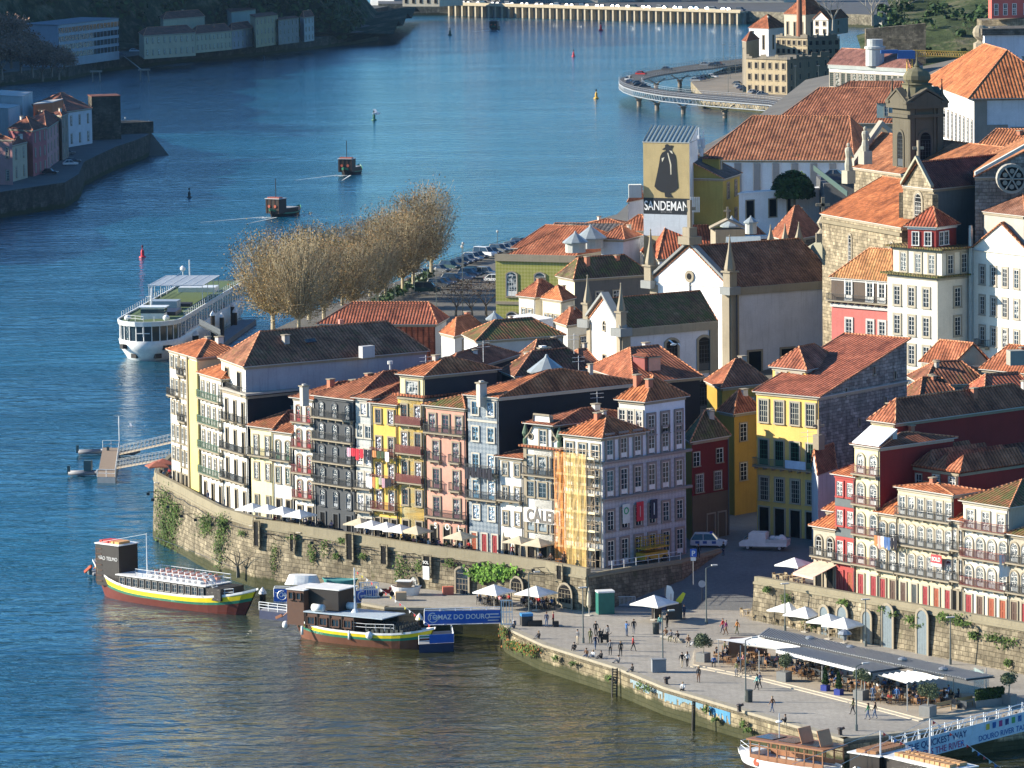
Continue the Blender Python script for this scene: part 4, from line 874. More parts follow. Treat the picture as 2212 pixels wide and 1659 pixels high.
# ---------------- yellow corner house, alley and roofs in the middle ----------------
A,B,C=gp(1614,839,24.8),gp(1769,853,24.8),None
back=V((.6,.8,0));YB=plaster((.80,.55,.17),.25)
h=House('yellow_house','big yellow house with green shutters whose flank is a bare rubble stone wall','house',A+(B-A)*.13,B,B+back*20,24.6,6.9,[YB,masonry((.36,.33,.29),.9,.4,.15)],roof='shed',ax=0,hr=5.2,tm=tiles((.36,.11,.06),.05,.2),over=.4,sm=plaster((.45,.40,.30),.3),fm=paint((.55,.55,.45)))
xs=[.12,.37,.62,.87];fh=17.7/4
h.grid(0,xs,[20.9],1.35,2.7,'s');h.grid(0,xs,[15.6],1.35,3.1,'d',fm=paint((.03,.15,.09)),gk='k');h.grid(0,xs,[11.3],1.35,2.8,'s',gk='k');h.grid(0,xs,[6.95],1.5,3.4,'x')
P,a=h.at(0,.5*h.L(0),15.5,0);balcony(h.root,P,a,h.L(0),.9,IRONG)
for x,z in((.3,24),(.45,20),(.62,26),(.75,22),(.86,25)):h.win(1,x,z,.35,1.0,'x',sw=.05)
P,a=h.at(0,.7*h.L(0),15.6,.95);P+=h.root.location;b=MB();q=V((cos(a),sin(a),0));b.obox(P-q*1.6,q*3.2,V((q.y,-q.x,0))*.05,(0,0,1.0));o=b.build('banner',paint((.45,.6,.75)));tag(o,'pale blue banner hung on the balcony of the yellow house','banner')
zr=dp(1741,798,572).z;Ad,Bd,Cd=gp(1669,791,zr),dp(1741,798,572),gp(1815,783,zr)
h=House('roof_storey','yellow dormer storey with two sash windows on the yellow house','house',Ad,Bd,Cd,zr,zr-3.6,[YB,YB],hr=2.4,ax=1,t=(.3,.3),tm=tiles((.40,.13,.07),.03,.2),sm=plaster((.45,.42,.33)))
h.grid(0,[.27,.73],[zr-3.1],1.4,2.5,'s',sw=.3)
h=bg('niche_chapel','little whitewashed gabled chapel with stone cross in the shade','chapel',(1753,1008),(1767,1026),(1806,1012),556,7,[LILW,LILW],roof='gable',ax=1,hr=2.6,tm=T1,over=.2,cornice=False)
b=MB();q=(h.P[0]+h.P[1])/2;b.box((q.x+.5,q.y,h.ze+2.6),(1.0,1,1.8),.7);b.box((q.x+.5,q.y,h.ze+4.4),(.3,.3,1.8),.7);b.obox((q.x-.2,q.y,h.ze+5.3),(1.4,0,0),(0,.3,0),(0,0,.3));b.build('cross',STONE,h.root)
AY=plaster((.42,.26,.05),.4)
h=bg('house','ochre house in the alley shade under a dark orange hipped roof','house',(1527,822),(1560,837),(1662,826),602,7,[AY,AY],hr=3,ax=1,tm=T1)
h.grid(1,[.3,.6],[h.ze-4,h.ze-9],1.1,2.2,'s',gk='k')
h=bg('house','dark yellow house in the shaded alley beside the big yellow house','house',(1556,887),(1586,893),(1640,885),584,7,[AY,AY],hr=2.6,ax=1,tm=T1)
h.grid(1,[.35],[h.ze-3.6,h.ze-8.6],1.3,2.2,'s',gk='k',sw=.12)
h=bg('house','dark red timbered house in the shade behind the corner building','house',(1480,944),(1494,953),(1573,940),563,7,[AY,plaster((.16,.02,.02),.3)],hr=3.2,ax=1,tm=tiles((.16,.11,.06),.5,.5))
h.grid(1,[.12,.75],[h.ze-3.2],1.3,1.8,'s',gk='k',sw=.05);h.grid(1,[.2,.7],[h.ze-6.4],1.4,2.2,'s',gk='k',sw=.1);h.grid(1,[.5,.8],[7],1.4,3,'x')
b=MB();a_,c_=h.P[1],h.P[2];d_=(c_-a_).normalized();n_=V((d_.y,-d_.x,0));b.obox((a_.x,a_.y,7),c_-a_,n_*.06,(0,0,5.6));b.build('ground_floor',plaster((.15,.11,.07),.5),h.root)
h=bg('house','roof with red chimney and box dormer between the chapel and the corner building','house',(1274,794),(1372,826),(1512,813),583,8,[SH,SH],hr=3.3,ax=1,t=(.3,.3),tm=T1)
h.chimney(1407,772,588,1.8,1.2,paint((.6,.3,.22)),True);h.dormer(1,.42,2.4,h.ze+.9,2.0,1.9,2.5,paint((.25,.06,.05)),.3,1,'s')
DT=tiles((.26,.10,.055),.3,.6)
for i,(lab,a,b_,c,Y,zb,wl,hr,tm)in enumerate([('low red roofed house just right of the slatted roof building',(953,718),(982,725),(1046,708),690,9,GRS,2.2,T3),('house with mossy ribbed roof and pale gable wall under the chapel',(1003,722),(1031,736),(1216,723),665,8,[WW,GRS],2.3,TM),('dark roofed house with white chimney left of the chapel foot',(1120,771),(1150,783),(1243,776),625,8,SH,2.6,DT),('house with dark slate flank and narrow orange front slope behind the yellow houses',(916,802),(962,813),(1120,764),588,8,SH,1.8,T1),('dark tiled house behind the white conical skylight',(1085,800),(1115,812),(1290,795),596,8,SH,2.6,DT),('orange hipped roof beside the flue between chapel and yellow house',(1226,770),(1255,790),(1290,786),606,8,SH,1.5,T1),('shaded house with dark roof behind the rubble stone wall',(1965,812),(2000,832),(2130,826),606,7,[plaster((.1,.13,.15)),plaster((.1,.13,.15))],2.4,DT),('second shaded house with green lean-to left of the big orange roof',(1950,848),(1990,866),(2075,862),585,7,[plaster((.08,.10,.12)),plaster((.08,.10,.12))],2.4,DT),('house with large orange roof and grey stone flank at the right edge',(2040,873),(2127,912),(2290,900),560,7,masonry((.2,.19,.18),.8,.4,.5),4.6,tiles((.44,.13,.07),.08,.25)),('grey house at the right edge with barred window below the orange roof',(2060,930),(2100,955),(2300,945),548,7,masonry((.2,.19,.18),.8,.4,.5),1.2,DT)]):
	h=bg('house',lab,'house',a,b_,c,Y,zb,wl,hr=hr,ax=1,tm=tm,t=(.3,.3))
	if i==2:h.chimney(1172,752,628,1.7,2.0,WW)
	if i==1:h.grid(1,[.85],[h.ze-3],1.4,1.6,'s')
	if i==0:h.grid(1,[.3,.6],[h.ze-3.4],1.,2.4,'s')
	if i==9:h.win(1,.25,h.ze-4,2,2.2,'s')
A,B,C,ze=E3((1212,778),(1260,792),(1300,784),630);House('annex','flat pale roof terrace at the foot of the chapel','building',A,B,C,ze,8,[CREAM,CREAM],roof='flat',tm=plaster((.5,.5,.4)),over=.1,cornice=False)
A,B,C,ze=E3((1098,686),(1150,696),(1195,690),735);House('annex','low white terrace wall below the small white house','building',A,B,C,ze,8,[WW,WW],roof='flat',tm=WW,over=.05,cornice=False)
# ---------------- the right hand row on the terrace ----------------
GL0,GL1=gp(1769,1267,7.12),gp(2212,1343,7.3);GB=V((.74,.67,0)).normalized()
DR=plaster((.27,.035,.03),.35);CRS=plaster((.64,.56,.38),.35);STN=plaster((.46,.41,.32),.5)
def rrow(name,label,a,c,dep,wall,side=None,back=0,zb=None,**k):
	o=GB*back;p=lp(*a,GL0+o,GL1+o);q=lp(*c,GL0+o,GL1+o);side=side or DR
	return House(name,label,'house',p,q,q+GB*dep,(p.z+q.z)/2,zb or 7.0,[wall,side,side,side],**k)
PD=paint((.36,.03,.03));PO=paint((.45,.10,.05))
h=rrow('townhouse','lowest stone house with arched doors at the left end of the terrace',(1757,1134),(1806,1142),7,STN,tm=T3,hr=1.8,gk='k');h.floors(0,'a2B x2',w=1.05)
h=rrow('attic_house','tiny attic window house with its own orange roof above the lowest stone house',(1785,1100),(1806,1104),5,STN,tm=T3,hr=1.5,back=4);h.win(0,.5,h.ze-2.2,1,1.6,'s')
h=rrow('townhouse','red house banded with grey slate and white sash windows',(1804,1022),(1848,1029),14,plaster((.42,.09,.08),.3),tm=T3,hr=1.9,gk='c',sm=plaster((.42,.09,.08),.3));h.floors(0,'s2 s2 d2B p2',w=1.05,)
b=MB();fa,fb=h.P[0],h.P[1];dd_=(fb-fa).normalized();nn_=V((dd_.y,-dd_.x,0));fh=(h.ze-h.zb)/4
for k,hh_ in((1,.9),(2,1.1)):b.obox((fa.x,fa.y,h.ze-fh*k-hh_*.35),fb-fa,nn_*.05,(0,0,hh_))
b.build('slate_bands',plaster((.14,.16,.16),.3),h.root)
h=rrow('townhouse','tall slim yellow house with pairs of arched white doors and canopy on top',(1846,957),(1901,967),12,PYEL,tm=T1,hr=.9,sm=STN);h.floors(0,'a2B a2B a2B a2B p2',w=1.15,rail=IRONR,fm=WOODW)
b=MB();p=h.P[0];b.obox((p.x-.3,p.y-.3,h.ze+.1),(h.P[1]-p)*1.05,GB*3+V((0,0,1.6)),(0,0,.12));b.build('white_canopy',paint((.8,.8,.78)),h.root)
h=rrow('rooftop_storey','yellow rooftop storey glazed across its front with long red flank',(1883,906),(1934,914),24,PYEL,tm=tiles((.36,.12,.06),.1,.3),hr=2.4,back=6,t=(.1,.1));h.win(0,.3,h.ze-3.6,1.7,2.8,'d');h.win(0,.72,h.ze-3.6,1.7,2.8,'d')
h.chimney(1928,872,545,1.1,1.2,DR)
h=rrow('townhouse','low stone house with washing on the balcony and an orange lean-to roof',(1897,1105),(1940,1112),5,CRS,tm=T3,hr=1.8,gk='g');h.floors(0,'e2B e2B p2',w=1.05,fm=WOODW)
h=rrow('townhouse','wide pale yellow house with a sold sign and three long balconies',(1940,1049),(2060,1069),4.2,CRS,tm=T3,hr=.5,sm=STN);h.floors(0,'d6B e6B e6B p5',w=1.0,fm=WOODW);SOLD=h
h=rrow('setback_storey','set back brick red storey with four small roofs and a roof terrace',(1928,1000),(2073,1020),26,plaster((.34,.06,.045),.3),tm=T1,roof='flat',back=5.5);h.grid(0,[.18,.40],[h.ze-2.3],1.0,1.5,'s',sw=.08,fm=WOODW);h.grid(0,[.66,.9],[h.ze-3.4],1.2,2.8,'d',sw=.08)
SB=h
for k,(u,v)in enumerate([(1950,1002),(1985,1007),(2022,1012),(2056,1017)]):
	o=GB*5.;p=lp(u-18,v-2,GL0+o,GL1+o);q=lp(u+18,v+2,GL0+o,GL1+o)
	b=MB();m=(p+q)/2+GB*2;z=p.z
	b.face([(p.x,p.y,z),(q.x,q.y,z),(m.x,m.y,z+1.7)]);m2=m+GB*9;b.face([(q.x,q.y,z),(q.x+GB.x*11,q.y+GB.y*11,z),(m2.x,m2.y,z+1.7),(m.x,m.y,z+1.7)]);b.face([(p.x,p.y,z),(m.x,m.y,z+1.7),(m2.x,m2.y,z+1.7),(p.x+GB.x*11,p.y+GB.y*11,z)])
	b.build('small_roof',T1,h.root)
p=dp(1995,972,545);b=MB();b.obox(p+V((-4.5,-1,-3.2)),(9.5,2.5,0),(-2.5,5,4.2),(0,0,.12));b.build('glass_roof',glass('g'),h.root)
p=dp(2045,985,533);b=MB();b.lathe((p.x,p.y,p.z-2.5),[(.5,0),(.5,4.2),(.65,4.3),(.1,4.9)],10);b.build('flue_pipe',paint((.5,.53,.55),.3,.5,.6),h.root)
for u in(2077,2094):p=dp(u,990,531);b=MB();b.box((p.x,p.y,p.z-.8),(.85,.5,1.2),.6,0);b.tube(p+V((-.1,-.3,-.2)),p+V((-.14,-.36,-.2)),.35,12,1);o=b.build('air_conditioner',[WOODW,DK]);tag(o,'white air conditioning unit on the mossy roof, the %s of two'%('left' if u<2080 else 'right'),'air conditioner','air conditioners on the roof')
h=rrow('townhouse','narrow grey arched house squeezed between the pale yellow and white houses',(2060,1121),(2081,1125),7,STN,tm=T3,hr=1.2,gk='g');h.floors(0,'e2B e2B x2',w=.8)
h=rrow('townhouse','white and cream house with red doors and mossy twin roofs near the right edge',(2081,1078),(2180,1096),13,plaster((.72,.69,.60),.3),STN,tm=TM,hr=2.0,sm=STN);h.floors(0,'d3B a4B a4B p4',w=1.15,fm=WOODW,rail=IRONR)
h=rrow('townhouse','stone house with white laundry sheet cut by the right edge',(2180,1152),(2300,1170),12,STN,STN,tm=TM,hr=2.0);h.floors(0,'a5B a5B p5',w=1.15,fm=WOODW)
# ---------------- cars ----------------
def car_mesh(kind,col):
	k=('car',kind,col)
	if k in MC:return MC[k]
	L,Hh,Wd={'car':(4.2,1.45,1.74),'suv':(4.4,1.65,1.82),'van':(4.9,1.95,1.9)}[kind]
	b=MB();h0=.28;hb=Hh*.56
	if kind=='van':base=[(-.5,h0),(.49,h0),(.5,.6),(.47,.95),(.33,1.05),(-.5,1.05)];top=[(.30,1.03),(.14,Hh),(-.48,Hh),(-.5,1.03)]
	else:base=[(-.5,h0+.1),(-.48,h0),(.48,h0),(.5,h0+.15),(.49,.62),(.42,.78),(.22,hb),(-.36,hb),(-.49,hb-.02)];top=[(.22,hb-.01),(.06,Hh),(-.25,Hh),(-.42,hb-.01)]if kind=='car' else[(.24,hb-.01),(.10,Hh),(-.38,Hh),(-.48,hb-.01)]
	ring=lambda y,s_:[(x*L*s_,y,z)for x,z in base]
	b.loft([ring(-Wd/2,.97),ring(-Wd/2+.12,1),ring(Wd/2-.12,1),ring(Wd/2,.97)],0)
	(x0,z0),(x1,z1),(x2,z2),(x3,z3)=[(x*L,z)for x,z in top];w0=Wd/2-.06;w1=Wd/2-.26
	g=MB()
	for q in([(x0,-w0,z0),(x1,-w1,z1),(x2,-w1,z2),(x3,-w0,z3)],[(x3,w0,z3),(x2,w1,z2),(x1,w1,z1),(x0,w0,z0)],[(x0,-w0,z0),(x0,w0,z0),(x1,w1,z1),(x1,-w1,z1)],[(x3,w0,z3),(x3,-w0,z3),(x2,-w1,z2),(x2,w1,z2)]):g.face(q)
	b.box(((x1+x2)/2,0,z1-.02),(x1-x2+.06,w1*2+.04,.07))
	for s_ in(-1,1):
		b.tube((x0,s_*w0,z0),(x1,s_*w1,z1),.045,4);b.tube((x3,s_*w0,z3),(x2,s_*w1,z2),.06,4);xm=(x1+x2)/2;b.tube((xm,s_*(w0+.01),z0),(xm,s_*(w1+.01),z1),.04,4)
	lt=MB()
	for s_ in(-1,1):lt.box((L*.485,s_*Wd*.36,.62),(.1,.32,.13),0,0);lt.box((-L*.492,s_*Wd*.38,.72),(.06,.2,.2),0,1)
	wh=MB();wh.tube((0,-.1,0),(0,.1,0),.32,12,0);wh.tube((0,-.11,0),(0,.11,0),.19,8,1)
	P_=paint(col,.4,.5)
	MC[k]=(b.mesh('body',P_,smooth=False),g.mesh('windows',glass('g')),lt.mesh('lights',[paint((.7,.7,.7)),paint((.4,.02,.02))]),wh.mesh('wheel',[paint((.02,.02,.02)),paint((.35,.35,.36))]),L,Wd);return MC[k]
def car(P,rz,kind,col,label,group,name='parked_car',simple=False,sc_=1):
	m=car_mesh(kind,col);o=inst(m[0],name,None,P,rz,sc_);tag(o,label,'van' if kind=='van' else 'car',group);inst(m[1],'windows',o)
	if not simple:
		inst(m[2],'lights',o)
		for x in(-.31,.31):
			for y in(-.42,.42):inst(m[3],'wheel',o,(x*m[4],y*m[5],.32))
	return o
CC=[((.02,.022,.03),'black'),((.03,.045,.09),'dark blue'),((.30,.32,.33),'silver'),((.10,.105,.11),'dark grey'),((.65,.66,.66),'white'),((.015,.05,.045),'dark green')]
def ordn(i):
	i+=1
	if i<=20:return ORD[i-1]
	t={2:('twenty','twentieth'),3:('thirty','thirtieth'),4:('forty','fortieth'),5:('fifty','fiftieth'),6:('sixty','sixtieth')}[i//10];return t[1]if i%10==0 else t[0]+'-'+ORD[i%10-1]
ORD='first second third fourth fifth sixth seventh eighth ninth tenth eleventh twelfth thirteenth fourteenth fifteenth sixteenth seventeenth eighteenth nineteenth twentieth'.split()
ra_=[(914,592,2),(951,584,3),(972,577,5),(989,571,0),(1000,567,0),(1012,562,1),(1022,559,2),(1034,555,0),(1048,550,4),(1064,546,0),(1078,541,3),(1090,538,2),(1103,534,3),(1114,531,1),(1124,528,0)]
for i,(u,v,c)in enumerate(ra_):car(gp(u,v+4,8.05),RD(-38),'van' if i==8 else('suv' if i%4==2 else 'car'),CC[c][0],'%s %s, %s from the trees in the riverside parking row'%(CC[c][1],'van' if i==8 else 'car',ORD[i]),'cars parked along the river edge')
rb_=[(925,628,5,'van'),(948,616,3,'suv'),(962,612,1,'car'),(978,606,0,'suv'),(1003,601,1,'car'),(1014,594,1,'suv'),(1022,592,5,'suv'),(1050,591,2,'suv'),(1070,605,4,'car')]
for i,(u,v,c,k_)in enumerate(rb_):car(gp(u,v+4,8.05),RD(-25 if i else-8),k_,CC[c][0],'%s %s, %s from the trees in the inner parking row'%(CC[c][1],'van' if i==0 else 'car',ORD[i]),'cars in the inner parking row')
root=thing('railing',gp(953,570,8.1),'thin green railing along the river edge of the car park','railing');b=MB()
pl=[gp(u,v,8.1)for u,v in((905,600),(953,572),(1020,548),(1080,532),(1132,519))]
for p,q in zip(pl,pl[1:]):
	for z in(.6,1.05):b.tube(p+V((0,0,z)),q+V((0,0,z)),.04,4)
	n_=int((q-p).length/2)
	for i in range(n_):r_=p.lerp(q,i/n_);b.tube(r_,r_+V((0,0,1.1)),.04,4)
b.build('rails',paint((.05,.16,.13)),root)
LC={}
def lamp_mesh(h,style):
	if(h,style)not in LC:
		b=MB();b.tube((0,0,0),(0,0,h),.09,6,0,.055);b.tube((0,0,0),(0,0,.6),.15,6)
		g=MB()
		if style=='globe':g.lathe((0,0,h),[(.08,0),(.25,.2),(.25,.45),(.08,.6)],8)
		elif style=='cap':b.tube((-.55,0,h),(.55,0,h),.05,5);g.box((0,0,h),(.9,.35,.12));
		else:b.tube((0,0,h),(.9,0,h+.3),.05,5);g.box((1.0,0,h+.2),(.7,.3,.14))
		LC[(h,style)]=(b.mesh('lamp_post',paint((.13,.15,.14))),g.mesh('lamp_head',paint((.5,.5,.48))))
	return LC[(h,style)]
def lamp(P,h,style,label,group='lamp posts',rz=0):
	m=lamp_mesh(round(h,1),style);o=inst(m[0],'lamp_post',None,P,rz);tag(o,label,'lamp post',group);inst(m[1],'lamp_head',o);return o
def zof(P,v):d=ray(1106,v);return CH+d.z*(P.y/d.y)
for(u,vb,vt,l)in((1001,590,528,'by the riverside cars'),(1075,541,503,'far along the riverside railing'),(1000,685,535,'tall thin one in front of the car park'),(943,672,582,'by the road below the plane trees'),(882,660,600,'slim one between the tree trunks'),(924,612,575,'short one beside the van'),(854,655,615,'nearest the tree trunks')):
	P=gp(u,vb,8.1);lamp(P,zof(P,vt)-8.1,'globe','slender grey lamp post, '+l,'lamp posts around the car park')
b=MB();ps=[gp(u,v,8.15)for u,v in((800,655),(925,592),(940,596),(830,660))];
for i in range(900):
	a_,c_=rnd.random(),rnd.random();p=ps[0].lerp(ps[1],a_).lerp(ps[3].lerp(ps[2],a_),c_)+V((0,0,rnd.random()*1.0));s_=.25+rnd.random()*.3
	d1=V((rnd.uniform(-1,1),rnd.uniform(-1,1),rnd.uniform(-.3,1))).normalized()*s_;d2=V((rnd.uniform(-1,1),rnd.uniform(-1,1),rnd.uniform(-.3,1))).normalized()*s_;b.face([p-d1,p-d2,p+d1,p+d2])
o=b.build('shrubs',paint((.05,.09,.03)),uv=False);tag(o,'strip of low green shrubs between the tree trunks and parked vans','shrubs',kind='stuff')
# ---------------- trees ----------------
def leafmat(c,tr=.15):
	k=('leaf',c)
	if k in MC:return MC[k]
	m,t,b=newmat('foliage',.8,.15);o=N(t,'NewGeometry');n=noise(t,o.outputs['Position'],.35,3)
	t.links.new(ramp(t,n,[(.3,scal(c,.6)),(.7,scal(c,1.35))]),b.inputs['Base Color']);MC[k]=m;return m
BARK=paint((.30,.27,.21),.9)
def make_tree(name,seed,h,cr,leaves,lm,spread=1.,lsz=.2,twigs=True,bark=None,trunk=.35,levels=4,cz=.62,dense=.0):
	r_=random.Random(seed);b=MB();tips=[]
	def br(p,d,L,r,lv):
		n=2 if lv<2 else 1
		for k in range(2):
			q=p+d*(L/2);b.tube(p,q,r,5 if lv<2 else 3,0,r*.82,False);p=q;r*=.82
			d=(d+V((r_.uniform(-1,1),r_.uniform(-1,1),r_.uniform(-.2,.5)))*.16).normalized()
		if lv>=levels:tips.append(p);return
		nb=5 if lv==0 else r_.choice((2,3,3))
		for i in range(nb):
			a=2*pi*(i+r_.random()*.7)/nb;sp=spread*(.6 if lv==0 else .62);t_=V((cos(a),sin(a),0))
			x=d.cross(V((.3,.9,.1))).normalized();y=d.cross(x);nd=(d+(x*cos(a)+y*sin(a))*sp+V((0,0,.12))).normalized()
			br(p,nd,L*(.72 if lv else .95),r*.62,lv+1)
			if lv>=1:tips.append(p);tips.append(p+nd*L*.3)
	br(V((0,0,0)),V((0,0,1)),h*.26,trunk,0)
	zc=max(t.z for t in tips);k=h/zc*.97
	b.v=[(v[0]*k*cr,v[1]*k*cr,v[2]*k)for v in b.v];tips=[V((t.x*k*cr,t.y*k*cr,t.z*k))for t in tips]
	wood=b.mesh('trunk',bark or BARK,uv=False);lf=MB()
	for i in range(leaves):
		t=r_.choice(tips);p=t+V((r_.gauss(0,1),r_.gauss(0,1),r_.gauss(0,.8)))*(h*.075+dense);s_=lsz*r_.uniform(.6,1.4)
		d1=V((r_.uniform(-1,1),r_.uniform(-1,1),r_.uniform(-1,1))).normalized()*s_;d2=d1.cross(V((r_.uniform(-1,1),r_.uniform(-1,1),r_.uniform(-1,1)))).normalized()*s_*.7
		lf.face([p-d1,p-d2,p+d1,p+d2],r_.choice((0,0,1,2)))
	return wood,lf.mesh('crown',lm,uv=False)
def tree(protos,P,rz,s_,label,group=None,name='plane_tree'):
	o=inst(protos[0],name,None,P,rz,s_);tag(o,label,'tree',group);inst(protos[1],'crown',o);return o
PLB=[leafmat((.25,.175,.08)),leafmat((.31,.175,.075)),leafmat((.20,.165,.07))];PLG=[leafmat((.28,.20,.08)),leafmat((.38,.23,.10)),leafmat((.20,.16,.065))]
def vase_tree(seed,h,R_,leaves,lm,ls,limbs,bark,zlo=.22):
	r_=random.Random(seed);b=MB();lf=MB();tips=[];b.tube((0,0,0),(0,0,h*.34),.38,8,0,.26,False)
	for i in range(limbs):
		a=r_.random()*6.283;q=r_.random()**.45;zz=r_.uniform(-1,1);q=min(q,(1-zz*zz)**.5+.08);tip=V((R_*q*cos(a),R_*q*sin(a),h*(.60+.40*zz)))
		if tip.z<h*zlo:tip.z=h*zlo+r_.random()*h*.1
		s_=V((0,0,h*r_.uniform(.16,.34)));m_=s_.lerp(tip,.5)+V((r_.gauss(0,.3),r_.gauss(0,.3),-h*.04 if tip.z>h*.4 else h*.05));big=r_.random()**2
		b.tube(s_,m_,.06+.13*big,4,0,.04+.06*big,False);b.tube(m_,tip,.04+.06*big,3,0,.02,False);tips+=[tip,tip,m_.lerp(tip,.6)]
		for k in range(3):e=tip+V((r_.gauss(0,1),r_.gauss(0,1),r_.gauss(.5,.8)));b.tube(m_.lerp(tip,.5+.15*k),e,.025,3,0,.012,False);tips.append(e)
	for i in range(leaves):
		t=r_.choice(tips);p=t+V((r_.gauss(0,1),r_.gauss(0,1),r_.gauss(0,1)))*h*.035;s_=ls*r_.uniform(.5,1.4);d1=V((r_.uniform(-1,1),r_.uniform(-1,1),r_.uniform(-1,1))).normalized()*s_;d2=d1.cross(V((r_.uniform(-1,1),1,r_.uniform(-1,1)))).normalized()*s_*.7;lf.face([p-d1,p-d2,p+d1,p+d2],r_.choice((0,0,1,2)))
	return b.mesh('trunk',bark,uv=False),lf.mesh('crown',lm,uv=False)
PB=paint((.46,.38,.24),.9)
pt1=vase_tree(3,15,5.0,6500,PLB,.13,260,PB);pt2=vase_tree(5,15,5.2,6500,PLB,.13,260,PB);pt3=vase_tree(8,16,6.8,7500,PLG,.13,420,PB,.14)
spots=[(590,718,1.22,2,'nearest and leftmost, greenish with many pale bare limbs'),(646,726,1.18,2,'second from the left, pale limbed, just behind the red roof'),(700,700,1.0,0,'third from the left in the clump, brown'),(668,690,1.1,1,'brown, behind the two greenish front ones'),(760,680,1.0,1,'brown, in the middle of the clump'),(740,660,1.05,0,'brown, on the river side of the middle'),(815,660,.85,1,'low brown, in front of the lamp posts'),(833,645,.95,0,'brown, with a straight pale trunk by the shrubs'),(800,640,1.0,1,'brown, riverside, behind the middle ones'),(870,632,.95,1,'third from the right end, rusty'),(893,622,1.05,0,'second from the right end, rusty'),(932,600,1.12,1,'rightmost and tallest, thin with drooping twigs over the cars')]
rj=random.Random(8)
for i,(u,v,s_,k,l)in enumerate(spots):tree((pt1,pt2,pt3)[k],gp(u,v,8.1),i*1.3,(s_*rj.uniform(.8,1.1),s_*rj.uniform(.8,1.1),s_*(rj.uniform(.82,1.12)if i<11 else 1.02)),'plane tree, '+l,'plane trees by the river')
bt=make_tree('bare',21,7,1.3,500,[leafmat((.09,.06,.04))]*3,1.1,.12,trunk=.2,levels=5,bark=paint((.10,.08,.075)))
for i,(u,v)in enumerate(((1020,690),(1050,684),(985,688))):tree(bt,gp(u,v,8.2),i*2,1.0,('bare dark tree in front of the olive tiled building','bare dark tree closest to the olive tiled building','small bare tree beside the tall lamp')[i],'bare trees by the road','bare_tree')
bu=MB();P=gp(1703,408,27)
def blob(b,c,rx,ry,rz_,n,sz,r_,mats=3):
	for i in range(n):
		d=V((r_.gauss(0,1),r_.gauss(0,1),r_.gauss(0,1))).normalized();rr_=.72+.3*r_.random();p=V((c[0]+d.x*rx*rr_,c[1]+d.y*ry*rr_,c[2]+abs(d.z)*rz_*rr_ if rz_>0 else c[2]));s_=sz*r_.uniform(.6,1.3)
		d1=(d.cross(V((r_.random(),r_.random(),r_.random())))).normalized()*s_;d2=(d1.cross(d)+d*.4*r_.uniform(-1,1)).normalized()*s_;b.face([p-d1,p-d2,p+d1,p+d2],r_.randrange(mats))
GRM=[leafmat((.035,.065,.02)),leafmat((.05,.09,.025)),leafmat((.025,.05,.018))]
p=dp(1712,408,808);root=thing('round_tree',(p.x,p.y,p.z),'dense dark green dome shaped tree in front of the white warehouse','tree');blob(bu,p-V((0,0,1.4)),3.9,3.9,4.6,3200,.3,rnd);bu.build('crown',GRM,root,uv=False);b=MB();b.tube((p.x,p.y,p.z-3),(p.x,p.y,p.z+1),.4);b.build('trunk',BARK,root)
# ---------------- far bank across the bend ----------------
FW0,FW1=gp(962,34,0),gp(1600,53,0);dF=FW1-FW0;nF=V((dF.y,-dF.x,0)).normalized();CONC=plaster((.46,.40,.29),.5)
root=thing('quay_colonnade',FW0,'long far concrete quay wall with regular piers across the river bend','wall');b=MB();b.obox(FW0-V((0,0,1))-nF*4,dF,nF*1.5,(0,0,7));b.build('back_wall',plaster((.30,.29,.26),.6),root)
b=MB();b.obox(FW0+V((0,0,5.6))-nF*5,dF,nF*5.4,(0,0,.8));b.obox(FW0+V((0,0,6.4))-nF*.1,dF,nF*.15,(0,0,.8));b.build('deck_edge',CONC,root)
pm_=MB();pm_.obox((-.55,0,-1),(1.1,0,0),(0,3,0),(0,0,6.6));pmm=pm_.mesh('pier',CONC)
nP=42
for i in range(nP):q=FW0+dF*((i+.5)/nP)-nF*.1;inst(pmm,'pier',root,q-FW0,math.atan2(dF.y,dF.x))
b=MB();P_=[FW0-nF*6,FW1-nF*6,FW1-nF*1+V((60,-60,0)),FW1+V((300,500,0)),V((-80,2900,0)),FW0-nF*6+V((-40,8,0))];b.prism([xy(p)for p in P_],-1,6.3,0,1);struct('far_bank',b,[masonry((.3,.27,.2),1.2,.5,.4),ASPH])
MODW=[plaster((.55,.5,.4),.3),plaster((.35,.33,.3),.4),plaster((.62,.58,.48),.3),plaster((.25,.27,.28),.3)]
for i,(u0,u1,yy,zt_,m_,l)in enumerate([(880,960,2440,16,0,'pale far building with tiny windows left of the long quay wall'),(1010,1090,2470,24,1,'grey far building with glass front above the quay wall'),(1100,1190,2475,24,3,'dark far shed above the quay wall'),(1200,1300,2470,26,0,'beige far apartment block at the top edge'),(1310,1380,2480,25,2,'white far house above the quay wall'),(1400,1480,2470,22,1,'low grey far warehouse at the top edge'),(1560,1700,2440,28,2,'long cream far factory with many windows at the top edge'),(1480,1550,2520,30,0,'beige far block behind the green hillside')]):
	A=V(((u0-1106)/10130*yy,yy,0));Bb=V(((u1-1106)/10130*yy,yy-8,0));h=House('far_building',l,'building',A,Bb,Bb+V((12,14,0)),zt_,6.3,[MODW[m_]],roof='flat',tm=MODW[m_],cornice=False)
	nn=max(2,int((Bb-A).length/4));h.grid(0,nn,[8+3.6*k for k in range(int((zt_-8)/3.6))],1.5,2.2,'x',sw=.1)
